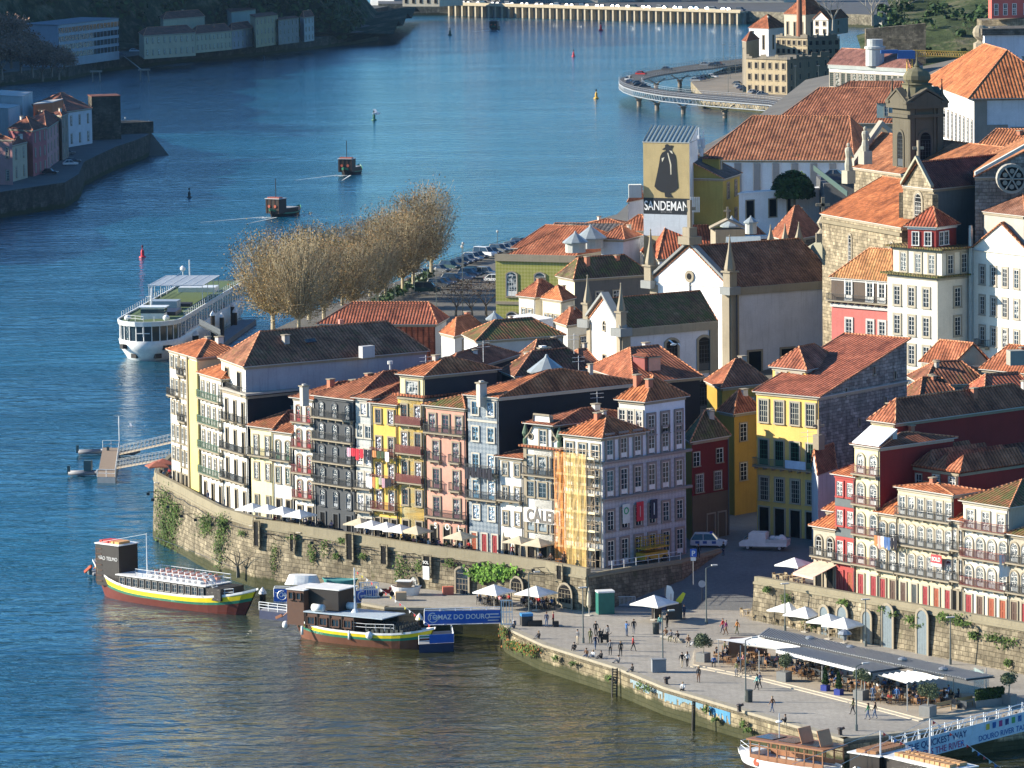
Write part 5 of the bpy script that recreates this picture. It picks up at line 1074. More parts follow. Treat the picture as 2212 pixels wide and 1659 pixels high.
p=gp(912,27,0);root=thing('boathouse',p,'low white far boathouse with dark arched mouth at the water','building');b=MB();b.obox(p+V((-28,6,-1)),(13,-6,0),(0,18,0),(0,0,9),0);b.obox(p+V((-15,0,-1)),(30,2,0),(0,18,0),(0,0,8),1);b.build('wall',[WW,plaster((.3,.33,.33))],root);b=MB();b.face([p+V((-3,.75,-.5)),p+V((10,1.6,-.5)),p+V((10,1.6,4.4)),p+V((3,1.1,5)),p+V((-3,.75,4.4))]);b.build('arched_mouth',glass('k'),root)
far=[(u,0)for u in range(985,1595,11)]
for i,(u,_)in enumerate(far):
	q=FW0+dF*((u-962)/638.)-nF*(3.5 if i%3 else 8)+V((0,0,6.35));c=CC[(i*7)%6];car(q,math.atan2(dF.y,dF.x)+(0 if i%3 else .3),'car' if i%5 else 'van',c[0],'%s %s parked on the far quay, %s from the left'%(c[1],'van' if i%5==0 else 'car',ordn(i)),'cars parked on the far quay',simple=True)
# ---------------- curved viaduct ----------------
OUT=[(1606,126),(1531,135),(1486,141),(1441,147.5),(1415,151),(1393,155),(1372,159),(1356,163),(1343,168),(1337,174),(1338,179.5),(1347,186),(1368,193.5),(1398,199.5),(1431,205),(1481,210),(1531,215),(1595,220),(1659,225),(1700,232)]
INN=[(1610,137),(1536,147.5),(1490,152),(1456,157),(1432,160.5),(1414,164),(1400,168),(1391,171),(1387,174),(1386,177),(1387,180),(1393,184.5),(1406,189),(1440,195),(1481,200),(1530,204),(1580,207.5),(1620,211),(1659,215),(1704,221)]
zv=6.5;o_=[gp(u,v,zv)for u,v in OUT];i_=[gp(u,v,zv)for u,v in INN]
root=thing('viaduct',o_[9],'curved road viaduct on slim piers looping over the water','bridge');b=MB();g=MB();rl=MB()
for k in range(len(o_)-1):
	b.face([o_[k],o_[k+1],i_[k+1],i_[k]]);
	dn=V((0,0,-.5));b.face([i_[k]+dn,i_[k+1]+dn,o_[k+1]+dn,o_[k]+dn])
	for L_,s_ in((o_,1),(i_,-1)):
		p,q=L_[k],L_[k+1];b.face([p,p+dn,q+dn,q][::s_]);
		g.tube(p+V((0,0,-.4)),q+V((0,0,-.4)),.16,4);g.tube(p+V((0,0,-2.2)),q+V((0,0,-2.2)),.16,4);n_=max(1,int((q-p).length/2.6))
		for j in range(n_):
			a_,c_=p.lerp(q,j/n_),p.lerp(q,(j+1)/n_);m_=a_.lerp(c_,.5);g.tube(a_+V((0,0,-2.2)),m_+V((0,0,-.4)),.09,3);g.tube(m_+V((0,0,-.4)),c_+V((0,0,-2.2)),.09,3)
			rl.tube(a_,a_+V((0,0,1.1)),.05,3)
		for z in(.5,1.1):rl.tube(p+V((0,0,z)),q+V((0,0,z)),.05,3)
b.build('deck',ASPH,root);g.build('lattice_girder',paint((.33,.36,.38)),root);rl.build('railing',paint((.45,.47,.48)),root)
pm_=MB();pm_.tube((0,0,-1),(0,0,2.2),.75,8);pm_.box((0,0,2.0),(2.2,1.4,.4));
for s_ in(-1,1):pm_.tube((0,0,2.3),(s_*3.2,0,4.3),.22,5)
pmm=pm_.mesh('pier',plaster((.30,.25,.2),.4))
for k in(2.5,4.3,11.6,13,14.4,16.2,18.3):
	j=int(k);f=k-j;P=(o_[j].lerp(o_[j+1],f)+i_[j].lerp(i_[j+1],f))/2;inst(pmm,'pier',root,V((P.x,P.y,0))-o_[9])
for i,(u,v,c,k)in enumerate([(1441,151,3,'car'),(1385,161,9,'car'),(1359,173,4,'suv'),(1360,179.5,1,'car'),(1377,182,0,'car'),(1381,186,0,'car'),(1393,189,3,'car'),(1524,141,2,'car'),(1542,143,0,'car'),(1553,142,0,'suv')]):
	cc_=((.4,.02,.02),'red')if c==9 else CC[c];car(gp(u,v+1,zv+.03),(-.3,-.5,1.2,1.2,.3,.1,0,-.3,-.3,-.3)[i],k,cc_[0],'%s car on the viaduct, %s counted along the loop'%(cc_[1],ORD[i]),'cars on the viaduct',simple=True)
q=[gp(u,v,4.2)for u,v in((1492,176),(1520,207),(1600,214),(1720,222),(1840,222),(1840,120),(1640,120),(1560,150))]
b=MB();b.prism([xy(p)for p in q],-1,4.2,0,1);struct('road',b,[masonry((.42,.36,.24),1.2,.5,.5),paving((.24,.21,.17),1,False)])
for i,(u,v)in enumerate([(1503,176),(1512,174),(1521,172),(1530,170),(1539,168),(1594,184),(1598,189),(1604,193),(1611,197),(1619,200),(1628,202),(1637,204),(1647,206)]):
	c=CC[(i*5+2)%6];car(gp(u,v,4.25),-.4 if i<5 else-.9+.07*i,'car',c[0],'%s car parked below the ruin, %s from the left'%(c[1],ORD[i]),'cars parked by the viaduct land',simple=True)
for i,(u,vb,vt)in enumerate(((1563,155,100),(1577,170,105),(1589,160,104),(1573,200,130),(1605,215,110),(1718,205,150),(1768,205,150))):
	P=gp(u,vb,4.2);lamp(P,zof(P,vt)-4.2,'cap','tall far mast by the viaduct, %s from the left'%ORD[i],'masts near the viaduct')
# ---------------- ruins and the far right hillside ----------------
RU=plaster((.44,.36,.23),.95);RUD=plaster((.24,.21,.16),.95)
def ruin(label,a,b_,c,Y,zb,wl,nA,nB,rows,roof='none',jag=True,**k):
	A,B,C,ze=E3(a,b_,c,Y);h=House('ruined_building' if jag else 'house',label,'ruin' if jag else 'building',A,B,C,ze,zb,wl,roof='flat' if jag else roof,tm=k.get('tm',RUD),over=-.5 if jag else .4,cornice=False,hr=k.get('hr',3),ax=k.get('ax',1))
	fh=(ze-zb)/rows
	for i in range(rows):
		if nA:h.grid(0,nA,[zb+fh*i+fh*.25],1.3,fh*.5,'x',sw=.25)
		if nB:h.grid(1,nB,[zb+fh*i+fh*.25],1.3,fh*.5,'x',sw=.15)
	if jag:
		b=MB();r_=random.Random(len(label))
		for f in(0,1):
			a_,c_=h.P[f],h.P[f+1];n_=14
			for i in range(n_):
				t_=r_.random()*1.8;q_=a_.lerp(c_,i/n_);b.obox((q_.x,q_.y,ze+.2),(c_-a_)/n_,(0,.8,0),(0,0,t_))
		b.build('broken_walls',wl[1],h.root)
	return h
ruin('roofless ruin with arched windows, its lower front wing beside the viaduct',(1612,128),(1700,131),(1792,122),1600,4,[RU,RUD],6,5,3)
ruin('upper ruined shell with broken roofline behind the lower wing',(1676,82),(1744,84),(1814,82),1650,6,[RU,RUD],6,5,5)
ruin('narrow tall weathered house at the left end of the ruins',(1603,88),(1612,90),(1640,84),1640,4,[RUD,RU],0,0,3,'hip',False,tm=T1)
ruin('whitewashed derelict house standing above the ruins',(1757,42),(1789,43),(1832,38),1700,20,[plaster((.7,.68,.62),.6),plaster((.3,.3,.3),.7)],2,1,2,'gable',False,tm=T1,hr=3)
ruin('house with mansard roof behind the brick chimney',(1694,30),(1740,32),(1790,28),1730,15,[plaster((.5,.45,.35),.5)]*2,3,2,1,'hip',False,tm=T1,hr=7)
ruin('small house with red roof at the left of the ruins',(1618,60),(1660,62),(1700,58),1800,8,[LILW,LILW],2,2,1,'hip',False,tm=T1,hr=5)
p=dp(1727,55,1690);b=MB();b.tube((p.x,p.y,p.z-5),(p.x,p.y,p.z+16),1.15,12,0,.8);o=b.build('brick_chimney',paint((.36,.15,.08),.9),off=(0,0,0));tag(o,'tall round brick chimney rising out of the frame','chimney')
A,B,C,ze=E3((1791,139),(1966,148),(1990,140),1400)
h=House('customs_block','long white two storey block with regular windows and a grey cornice','building',A,B,C,ze,12,[WW,LILW],hr=4.5,ax=0,t=(.1,.15),tm=tiles((.27,.12,.09),.05,.2,.5),over=.8,sm=plaster((.4,.36,.3),.3),fm=paint((.25,.25,.15)))
h.grid(0,14,[ze-6.6],1.9,4.2,'s',sw=.3);h.grid(0,14,[ze-12.8],1.7,3,'s',sw=.3);h.band(ze-7.6,None,(0,),.6,.2);h.band(ze-1.2,plaster((.35,.38,.36)),(0,1),1.2,.5)
p=dp(1890,135,1415);b=MB();b.lathe((p.x,p.y,p.z-1),[(2.8,0),(2.8,5),(3.2,5.2),(3.2,5.8),(2.4,6),(2.4,8)],16);b.build('round_lantern',plaster((.5,.52,.5)),h.root)
p=dp(1965,150,1380);root=thing('tower_crane',p,'yellow tower crane with blue cab behind the bell tower','crane');b=MB()
def lattice(b,a,c,w_,n_,r_=.12):
	a,c=V(a),V(c);d=(c-a).normalized();x=d.cross(V((0,1,0.01))).normalized()*w_;y=d.cross(x).normalized()*w_
	cs=[x+y,x-y,-x-y,-x+y]
	for q in cs:b.tube(a+q,c+q,r_,4)
	for i in range(n_):
		for j in range(4):p0=a.lerp(c,i/n_)+cs[j];p1=a.lerp(c,(i+1)/n_)+cs[(j+1)%4];b.tube(p0,p1,r_*.7,3)
lattice(b,p+V((0,0,-8)),p+V((0,0,4)),.8,8);lattice(b,p+V((1,0,4.8)),dp(2110,119,1380),.8,26);b.build('lattice',paint((.55,.34,.05)),root)
b=MB();b.box(p+V((-1,0,3.2)),(5,2.4,2.4));b.box(p+V((-6,0,4.8)),(5,2,1));b.build('cab',paint((.03,.12,.35)),root)
def hz(x,y):return 12+max(0,(y-1400))*.16+max(0,x-90)*.10+3*sin(x*.08)*sin(y*.05)
def hok(x,y):return x>.0745*y or y>1715
b=MB();nx,ny=24,34
for j in range(ny):
	for i in range(nx):
		if not hok(55+i*14,1430+j*22):continue
		P4=[(55+(x_)*14,1430+y_*22)for x_,y_ in((i,j),(i+1,j),(i+1,j+1),(i,j+1))];b.face([(x,y,hz(x,y))for x,y in P4])
def hillmat(c):
	m,t,bb=newmat('hillside',.95,.1);g=N(t,'NewGeometry').outputs['Position'];n=noise(t,g,.09,8,.75);t.links.new(ramp(t,n,[(.3,scal(c,.35)),(.5,c),(.7,(.20,.17,.11))]),bb.inputs['Base Color']);bump(t,bb,n,1,2);return m
struct('hillside',b,hillmat((.06,.08,.03)),uv=False)
b=MB();r_=random.Random(4)
for i in range(420):
	u,v=r_.uniform(1800,2215),r_.uniform(-5,112)
	x=r_.uniform(75,200);y=r_.uniform(1440,1900);s_=r_.uniform(1.6,4.2);
	if hok(x-5,y):blob(b,(x,y,hz(x,y)-.5),s_,s_,s_*1.2,46,.75,r_)
o=b.build('hillside_scrub',GRM+[],uv=False);tag(o,'green scrub and ivy covering the far right hillside','scrub',kind='stuff')
bt2=make_tree('bare',33,13,1.2,0,[leafmat((.1,.07,.04))]*3,1.0,.1,trunk=.4,levels=5,bark=paint((.36,.32,.25),.9))
for i,(u,v)in enumerate([(1800,62),(1885,52),(1920,56),(1950,50),(1990,42),(2020,38),(2057,34),(2095,30),(2122,26)]):
	p=dp(u,v+4,1530+i*4);tree((bt2[0],pt1[1]),p,i,1.0,'x',None,'bare_tree')if False else tag(inst(bt2[0],'bare_tree',None,p,i*1.1,1.0),'leafless pale plane tree on the far hillside road, %s from the left'%ORD[i],'tree','bare trees on the hillside road')
w0,w1=dp(1905,52,1535),dp(2150,18,1560);root=thing('hill_road_wall',w0,'stone wall of the sloping road across the far hillside','wall');b=MB();b.obox(w0-V((0,0,9)),w1-w0,(0,12,0),(0,0,9));b.build('stonework',plaster((.33,.32,.28),.5),root);b=MB();b.obox(w0,w1-w0,(0,.5,0),(0,0,1));b.build('parapet',CONC,root)
w0,w1=dp(2120,88,1440),dp(2230,84,1430);root=thing('cliff_wall',w0,'tall tan retaining wall under the pink house','wall');b=MB();zz=dp(2120,44,1440).z-w0.z;b.obox(w0-V((0,0,6)),w1-w0,(0,14,0),(0,0,zz+6));b.build('stonework',masonry((.36,.30,.2),1.4,.6,.6),root)
A,B,C,ze=E3((2135,-12),(2142,-11),(2240,-13),1432);h=House('pink_house','bright coral pink house on top of the cliff wall','house',A,B,C,ze,dp(2142,40,1432).z,[plaster((.62,.14,.11),.15)]*2,roof='flat',tm=plaster((.62,.14,.11)),over=.1,cornice=False,sm=WOODW);h.grid(1,[.1,.3,.5,.75,.95],[ze-4.7,h.zb+1],1.2,1.9,'s',sw=.1)
w0,w1=dp(1870,112,1445),dp(2000,100,1440);root=thing('ruined_wall',w0,'crumbling stone wall overgrown with ivy above the white block','wall');b=MB();b.obox(w0-V((0,0,6)),w1-w0,(0,3,0),(0,0,13));b.build('stonework',masonry((.32,.26,.17),1.2,.5,.7),root)
# ---------------- left bank, in the shade of its own hill ----------------
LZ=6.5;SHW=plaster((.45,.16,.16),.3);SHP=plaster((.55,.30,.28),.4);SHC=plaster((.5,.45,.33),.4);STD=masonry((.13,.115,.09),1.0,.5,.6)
qt=[gp(u,v,LZ)for u,v in((262,268),(300,276),(325,285),(318,292),(295,302),(250,317),(215,333),(181,350),(176,362),(170,376),(140,394),(70,404),(-60,424))]
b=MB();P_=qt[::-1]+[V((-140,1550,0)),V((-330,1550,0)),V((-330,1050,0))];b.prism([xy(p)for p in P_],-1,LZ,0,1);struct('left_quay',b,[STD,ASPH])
b=MB();t0_=qt[2];b.face([(t0_.x,t0_.y,LZ),(t0_.x-1.5,t0_.y-6,LZ),(t0_.x-1,t0_.y-10,-.5),(t0_.x+6.5,t0_.y-9,-.5)]);b.face([(t0_.x,t0_.y,LZ),(t0_.x+6.5,t0_.y-9,-.5),(t0_.x+1,t0_.y+2,-.5)]);struct('slipway',b,plaster((.14,.13,.11),.4))
WL=[(-40,190),(60,180),(148,172),(225,155),(350,140),(450,129),(553,120),(673,107),(778,93),(815,87),(818,82),(790,76),(700,60)]
wl_=[gp(u,v,0)for u,v in WL]
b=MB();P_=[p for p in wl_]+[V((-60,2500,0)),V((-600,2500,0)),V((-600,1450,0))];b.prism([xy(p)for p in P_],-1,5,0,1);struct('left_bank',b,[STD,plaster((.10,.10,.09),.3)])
def bankx(y):
	pts=[(1050,-150),(1200,-150),(1360,-150),(1500,-185),(1750,-215),(1850,-215),(1950,-200),(2040,-150),(2090,-130),(2120,-72),(2500,-62)]
	for(a,p),(c,q)in zip(pts,pts[1:]):
		if y<=c:return p+(q-p)*max(0,(y-a))/(c-a)
	return-70
b=MB();ys_=[1050+45*k for k in range(31)]
def hh_(s_,y):return 5+(88 if y>1500 else 58)*(1-math.exp(-max(0,s_)/40.))
def hp(i,y):s_=-20+i*i*2.2;x=bankx(y)-s_;return(x,y,hh_(s_-5,y)+2*sin(x*.1)+2*sin(y*.07))
for j in range(30):
	for i in range(15):b.face([hp(i+1,ys_[j]),hp(i,ys_[j]),hp(i,ys_[j+1]),hp(i+1,ys_[j+1])])
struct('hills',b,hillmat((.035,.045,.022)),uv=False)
b=MB();r_=random.Random(9)
for i in range(900):
	y=r_.choice((r_.uniform(1180,1560),r_.uniform(1850,2300),r_.uniform(2090,2200)));s_=r_.uniform(2,75);x=bankx(y)-s_;z=hh_(s_-5,y);q=r_.uniform(3,6);blob(b,(x,y,z-1),q,q,q*1.5,42,1.15,r_)
o=b.build('hillside_wood',GRM,uv=False);tag(o,'dark wood covering the shaded left bank hill','wood',kind='stuff')
def lb(name,label,a,b_,c,Y,zb,wl,**k):return bg(name,label,'building',a,b_,c,Y,zb,wl,**k)
RTD=tiles((.22,.08,.05),.1,.4)
h=lb('office_block','big pale office block with ribbon windows on the left bank',(44,53),(126,55),(256,40),1842,5,[plaster((.40,.44,.50),.2),plaster((.35,.38,.42),.2)],roof='flat',tm=plaster((.2,.22,.25)),over=.3,cornice=False)
for k in range(4):
	z=h.ze-3.2-3.3*k;b=MB();a_,c_=h.P[1],h.P[2];d_=(c_-a_).normalized();n_=V((d_.y,-d_.x,0));b.obox((a_.x,a_.y,z),c_-a_,n_*.04,(0,0,2.1));b.build('ribbon_window',glass('g'),h.root)
	b=MB()
	for i in range(17):q=a_.lerp(c_,(i+.5)/17);b.obox((q.x,q.y,z),d_*.25,n_*.12,(0,0,2.1))
	b.build('mullions',plaster((.4,.42,.45)),h.root)
for(l,a,b_,c,Y,zb,w1_,n_,rr)in[('long low cream warehouse with arched windows on the left bank',(300,70),(311,77),(422,70),1905,5,SHC,9,2),('second cream warehouse with dark hipped roof on the left bank',(412,66),(423,73),(500,66),1955,5,SHC,9,2),('lilac warehouse end with round windows on the left bank',(490,62),(501,66),(546,60),1985,5,plaster((.36,.34,.36),.4),5,2),('pale upper house with three dark windows above the warehouses',(346,37),(353,42),(442,35),1990,5,SHC,8,1),('beige four storey block with rows of windows left of the wood',(540,32),(552,38),(600,32),2000,5,plaster((.45,.38,.25),.4),6,3),('grey weathered narrow block next to the beige block',(592,40),(601,43),(645,38),2025,5,plaster((.33,.31,.30),.5),5,3),('white slim house at the end of the left bank row',(648,36),(657,38),(678,35),2050,5,plaster((.5,.5,.5),.3),3,3),('tall pinkish apartment tower at the top left',(270,-20),(279,-18),(334,-20),2150,5,plaster((.42,.33,.33),.3),5,7),('blue grey tower block at the top left edge',(225,-20),(234,-18),(276,-20),2140,5,plaster((.25,.30,.42),.2),1,2),('pale green villa with terraces high on the left bank',(490,20),(500,26),(552,20),2060,5,plaster((.38,.42,.38),.3),5,1),('long pale shed with white roof near the top left',(335,2),(345,8),(415,2),2200,5,plaster((.45,.5,.55),.3),6,1)]:
	h=lb('bank_house',l,a,b_,c,Y,zb,[w1_]*2,ax=1,hr=2.6,tm=RTD,t=(.12,.12),gk='g',roof='flat' if 'tower' in l or 'block' in l or 'villa' in l else 'hip');fh=(h.ze-h.zb)/rr
	h.grid(1,n_,[h.zb+fh*k+fh*.3 for k in range(rr)],.95,min(fh*.5,2.6),'s',sw=.15)
for(l,a,b_,c,Y,w1_,n_,rr,hr,nm)in[('pink end house at the left edge of the photo',(-70,296),(-40,300),(26,302),1190,SHP,3,2,2.2,'h'),('narrow cream house squeezed between pink and dark red ones',(20,308),(26,314),(58,306),1196,SHC,2,2,1.5,'h'),('dark red gabled house with pink street front',(18,278),(70,282),(100,274),1215,SHW,3,3,3.0,'h'),('long rose pink terrace with many tall windows',(60,260),(100,278),(133,256),1240,SHP,5,3,2.5,'h'),('tall brownish house at the far end of the pink terrace',(110,246),(133,250),(147,244),1275,plaster((.28,.24,.2),.4),2,3,1,'h'),('white house with maroon roof and dormers facing the river',(70,226),(144,241),(198,233),1330,plaster((.62,.63,.64),.2),3,2,4.0,'h'),('grey roofless stone warehouse at the end of the point',(190,206),(198,210),(260,208),1362,STD,0,1,1,'r'),('white flat roofed modern house with terrace on the left slope',(-20,206),(48,210),(70,200),1350,plaster((.6,.62,.6),.2),2,1,1,'f'),('lower white modern house on the left slope',(-30,232),(18,236),(44,228),1330,plaster((.6,.62,.6),.2),1,1,1,'f'),('orange gabled wall of the house behind the pink terrace',(72,226),(96,219),(136,215),1320,plaster((.55,.18,.08),.2),0,1,.6,'f')]:
	h=lb('riverside_house',l,a,b_,c,Y,LZ,[w1_]*2,ax=1,hr=hr,tm=RTD if nm!='f' else plaster((.5,.5,.48)),roof='flat' if nm in 'rf' else 'hip',over=.4 if nm=='h' else .1,cornice=nm=='h')
	fh=(h.ze-h.zb)/rr
	if n_:h.grid(1,n_,[h.zb+fh*k+fh*.2 for k in range(rr)],.9,min(fh*.6,2.6),'s',sw=.15)
p=gp(236,300,LZ);root=thing('garden_wall',p,'dark stepped stone wall below the white riverside house','wall');b=MB();b.obox(p+V((-13,10,0)),(24,16,0),(-6,8,0),(0,0,3.4));b.build('stonework',STD,root)
bt3=make_tree('bare',44,11,1.4,5000,[leafmat((.24,.15,.11)),leafmat((.20,.13,.10)),leafmat((.16,.12,.09))],1.1,.3,trunk=.3,levels=5,bark=paint((.2,.16,.13)))
for i,(u,v,s_)in enumerate([(8,115,1.3),(25,140,1.2),(45,150,1.1),(70,160,1.1),(92,168,1.),(112,158,.9),(128,165,.8),(5,165,1.2)]):
	p=dp(u,v+8,1600-i*8);tree(bt3,p,i*1.7,s_,'reddish brown bare tree on the left bank slope, %s counted from the left'%ORD[i],'bare trees on the left slope','bare_tree')
for i,(u,v,c)in enumerate([(95,360,2),(146,334,3),(152,357,4),(158,352,0),(108,376,0),(184,289,4),(206,285,4),(221,285,3)]):
	car(gp(u,v,LZ+.05),(.2,.3,.2,.2,-.2,.1,.1,.1)[i],'car',CC[c][0],'%s car on the left bank quay, %s of the eight there'%(CC[c][1],ORD[i]),'cars on the left quay',simple=False)
for i,(u,v)in enumerate([(175,137),(190,135),(207,129),(233,126),(243,124),(262,121),(290,112)]):car(gp(u,v,5.1),.15,'car',CC[(i*3+4)%6][0],'%s car parked below the office block, %s from the left'%(CC[(i*3+4)%6][1],ORD[i]),'cars below the office block',simple=True)
for i,(u,vb,vt)in enumerate(((271,275,247),(322,284,256),(284,279,265))):P=gp(u,vb,LZ);lamp(P,zof(P,vt)-LZ,'globe',('old lamp post near the stone warehouse','old lamp post at the tip of the left quay','short post with a sign on the left quay')[i],'lamp posts on the left quay')
root=thing('quay_railing',qt[0],'iron railing round the tip of the left quay','railing');b=MB()
for p,q in zip(qt[:3],qt[1:3]):
	for z in(.5,1.1):b.tube(p+V((0,0,z)),q+V((0,0,z)),.05,4)
	for i in range(8):r0=p.lerp(q,i/8);b.tube(r0,r0+V((0,0,1.1)),.05,4)
b.build('rails',IRON,root)
for i,(u,v,hh0)in enumerate(((208,176,4.6),(312,174,4.9))):
	p=gp(u,v,0);b=MB()
	for x in(-1,1):b.tube(p+V((x*(1 if i==0 else 1.2)*1.4,0,-1)),p+V((x*1.4,0,hh0-1)),.28,6)
	b.box(p+V((0,0,hh0-1)),(4.6,2,.6));o=b.build('mooring_dolphin',plaster((.35,.3,.25),.5),off=(0,0,0));tag(o,('smaller two legged mooring platform off the left bank','two legged mooring platform with a gangway arm off the left bank')[i],'mooring','mooring platforms')
	if i:b=MB();b.tube(p+V((-1,0,4.2)),gp(268,122,5),.22,6);b.build('gangway_arm',plaster((.4,.35,.3)),o,off=(0,0,0))
p0=gp(165,385,0);b=MB()
for u in(158,161):q=gp(u,412,0);b.tube(q+V((0,0,-1)),q+V((0,0,6)),.3,6)
o=b.build('mooring_pile',plaster((.1,.09,.08)),off=(0,0,0));tag(o,'dark pair of mooring piles against the left quay wall','mooring')
# ---------------- boats ----------------
def hull(b,L,W,free,rise_b,rise_s,bands,blunt=2.6,n=18,deck=None,dz=.25,keel=.8):
	"""bow at +x; bands: list of (depth fraction, material)"""
	rings=[];fr=[0]+[f for f,_ in bands]
	for i in range(n+1):
		t=-1+2*i/n;wd=W/2*max(.02,(1-abs(t)**blunt))**.75;zt=free+(rise_b if t>0 else rise_s)*abs(t)**3.2
		x=L/2*t;half=[]
		for f in fr:half.append((wd*(1-.30*f**1.5),zt-(zt+.9)*f))
		rings.append([V((x-(.09*L*abs(t)**3*(zt-z)/max(.3,zt))*(1 if t>0 else-1)*.8,-y,z))for y,z in half]+[V((x-(.09*L*abs(t)**3*(zt-z)/max(.3,zt))*(1 if t>0 else-1)*.8,y,z))for y,z in reversed(half)])
	k=len(fr);ms=[m for _,m in bands]+[bands[-1][1]]+[m for _,m in reversed(bands)]
	for q in range(n):
		r0,r1=rings[q],rings[q+1]
		for i in range(len(r0)-1):b.face([r0[i],r1[i],r1[i+1],r0[i+1]][::-1],ms[i])
	d_=[V((r[0].x,r[0].y,r[0].z-dz))for r in rings];e_=[V((r[-1].x,r[-1].y,r[-1].z-dz))for r in rings]
	for q in range(n):b.face([d_[q],e_[q],e_[q+1],d_[q+1]][::-1],deck if deck is not None else bands[0][1]);b.face([rings[q][0],d_[q],d_[q+1],rings[q+1][0]],bands[0][1]);b.face([rings[q][-1],e_[q],e_[q+1],rings[q+1][-1]][::-1],bands[0][1])
	return rings
class Loc:
	"""local frame placed by the plan points stern->bow"""
	def __init__(s,name,label,cat,stern,bow,group=None):
		d=bow-stern;s.L=d.length;s.a=math.atan2(d.y,d.x);m=(stern+bow)/2;s.root=thing(name,(m.x,m.y,0),label,cat,group,s.a)
	def add(s,name,b,m,smooth=False):
		o=b.build(name,m,off=(0,0,0),smooth=smooth);o.parent=s.root;return o
WP=paint((.75,.75,.73),.35);YP=paint((.80,.62,.02),.35);GP=paint((.03,.20,.12),.4);RP=paint((.15,.03,.02),.6);BRW=paint((.10,.045,.025),.6);BLK=paint((.022,.016,.013),.5);RAILW=paint((.7,.72,.72),.4);ORG=paint((.45,.10,.05))
def rails(b,pts,h=1.,posts=1.2,r=.035,rows=(.5,1.)):
	for p,q in zip(pts,pts[1:]):
		p,q=V(p),V(q)
		for z in rows:b.tube(p+V((0,0,h*z)),q+V((0,0,h*z)),r,4)
		n=max(1,int((q-p).length/posts))
		for i in range(n+1):c=p.lerp(q,i/n);b.tube(c,c+V((0,0,h)),r,4)
S=Loc('tour_boat','traditional tour boat with yellow and green striped hull and a tall black wheelhouse','boat',gp(203,1282,0),gp(557,1332,0),'traditional tour boats')
L=S.L;b=MB();hull(b,L,5.2,1.95,1.5,2.4,[(.10,1),(.28,2),(.38,3),(.66,4),(1.,4)],deck=0);S.add('hull',b,[WP,WP,YP,GP,RP])
b=MB();b.obox((-L*.27,-2.05,1.1),(L*.52,0,0),(0,4.1,0),(0,0,1.55),0);b.obox((-L*.28,-2.25,2.65),(L*.55,0,0),(0,4.5,0),(0,0,.12),1);S.add('cabin',b,[BLK,WP])
for i in range(13):x=-L*.255+i*L*.52/13;m_=wmesh(.72,1.0,'s',paint((.3,.28,.25)),paint((.3,.28,.25)),'g',.06);o=inst(m_[0],'window',S.root,(x+.4,-2.06,1.45));inst(m_[1],'pane',o)
b=MB();b.obox((-L*.42,-1.6,1.0),(4.0,0,0),(0,3.2,0),(0,0,5.1),0);b.obox((-L*.42-.15,-1.75,6.1),(4.3,0,0),(0,3.5,0),(0,0,.14),1);S.add('wheelhouse',b,[BLK,WP])
b=MB()
for z in range(7):b.obox((-L*.42-.06,-1.66,1.5+z*.66),(0,3.3,0),(-.06,0,0),(0,0,.12));b.obox((-L*.42,-1.62,1.5+z*.66),(1.0,0,0),(0,-.06,0),(0,0,.12))
for k in range(4):b.obox((-L*.42-.05,-1.6+k*1.03,1.2),(0,.12,0),(-.08,0,0),(0,0,4.8))
S.add('lattice_panel',b,BRW)
b=MB();b.text('SÃO TELMO',.62,(-L*.42+2.1,-1.62,4.2),(1,0,0),(0,0,1),0,out=.03,sx=1.0);S.add('lettering',b,WP)
b=MB()
for i in range(7):b.obox((-L*.42+.2+i*.5,-1.2+.1*(i%2),6.24),(.42,0,0),(0,1.9,0),(0,0,.28),0 if i<4 else 1)
S.add('life_jackets',b,[paint((.6,.06,.04)),paint((.7,.35,.12))])
b=MB();b.tube((-L*.12,-1.2,2.7),(-L*.12,-1.2,8.1),.09,8,0,.05);b.tube((-L*.12,-1.2,8.0),(-L*.40,-1.2,6.3),.02,3,0);b.tube((-L*.12,-1.2,8.0),(L*.1,8,3.2),.02,3,0);S.add('mast',b,RAILW)
b=MB();rails(b,[(-L*.16,-2.1,2.75),(L*.27,-2.1,2.75),(L*.27,2.1,2.75),(-L*.16,2.1,2.75)],.95);rails(b,[(L*.27,-1.9,1.4),(L*.40,-1.2,1.9)],.8);S.add('railing',b,RAILW)
b=MB();r_=random.Random(2)
for i in range(9):
	for j in range(4):x,y=-L*.10+i*1.05,-1.5+j*.95;b.obox((x,y,2.78),(.5,0,0),(0,.6,0),(0,0,.42),j%2);b.obox((x,y,3.1),(.1,0,0),(0,.6,0),(0,0,.45),j%2)
S.add('deck_chairs',b,[WP,paint((.55,.28,.22))])
b=MB();b.tube((-L*.49,-.2,2.6),(-L*.36,-.2,5.2),.07,6);b.obox((-L*.545,-.35,1.9),(1.2,0,.85),(0,.3,0),(-.1,0,.3));S.add('steering_oar',b,paint((.50,.09,.04)))
b=MB();b.tube((L*.22,-1.6,4.2),(L*.34,-1.5,1.4),.05,4);b.tube((L*.22,-.8,4.2),(L*.34,-.7,1.4),.05,4)
for i in range(9):b.obox((L*.22+L*.12*i/9,-1.6,4.1-2.7*i/9),(.25,0,0),(0,.8,0),(0,0,.04))
S.add('stairs',b,RAILW)
b=MB();b.obox((L*.25,-2.0,1.1),(L*.1,0,0),(0,4.0,0),(0,0,1.5));S.add('fore_cabin',b,BLK)
for o in S.root.children:
	if not o.name.startswith('hull'):o.location.z+=.55
S2=Loc('tour_boat','traditional tour boat with brown cabin, flat pale roof and bow deck seats','boat',gp(630,1372,0),gp(940,1404,0),'traditional tour boats')
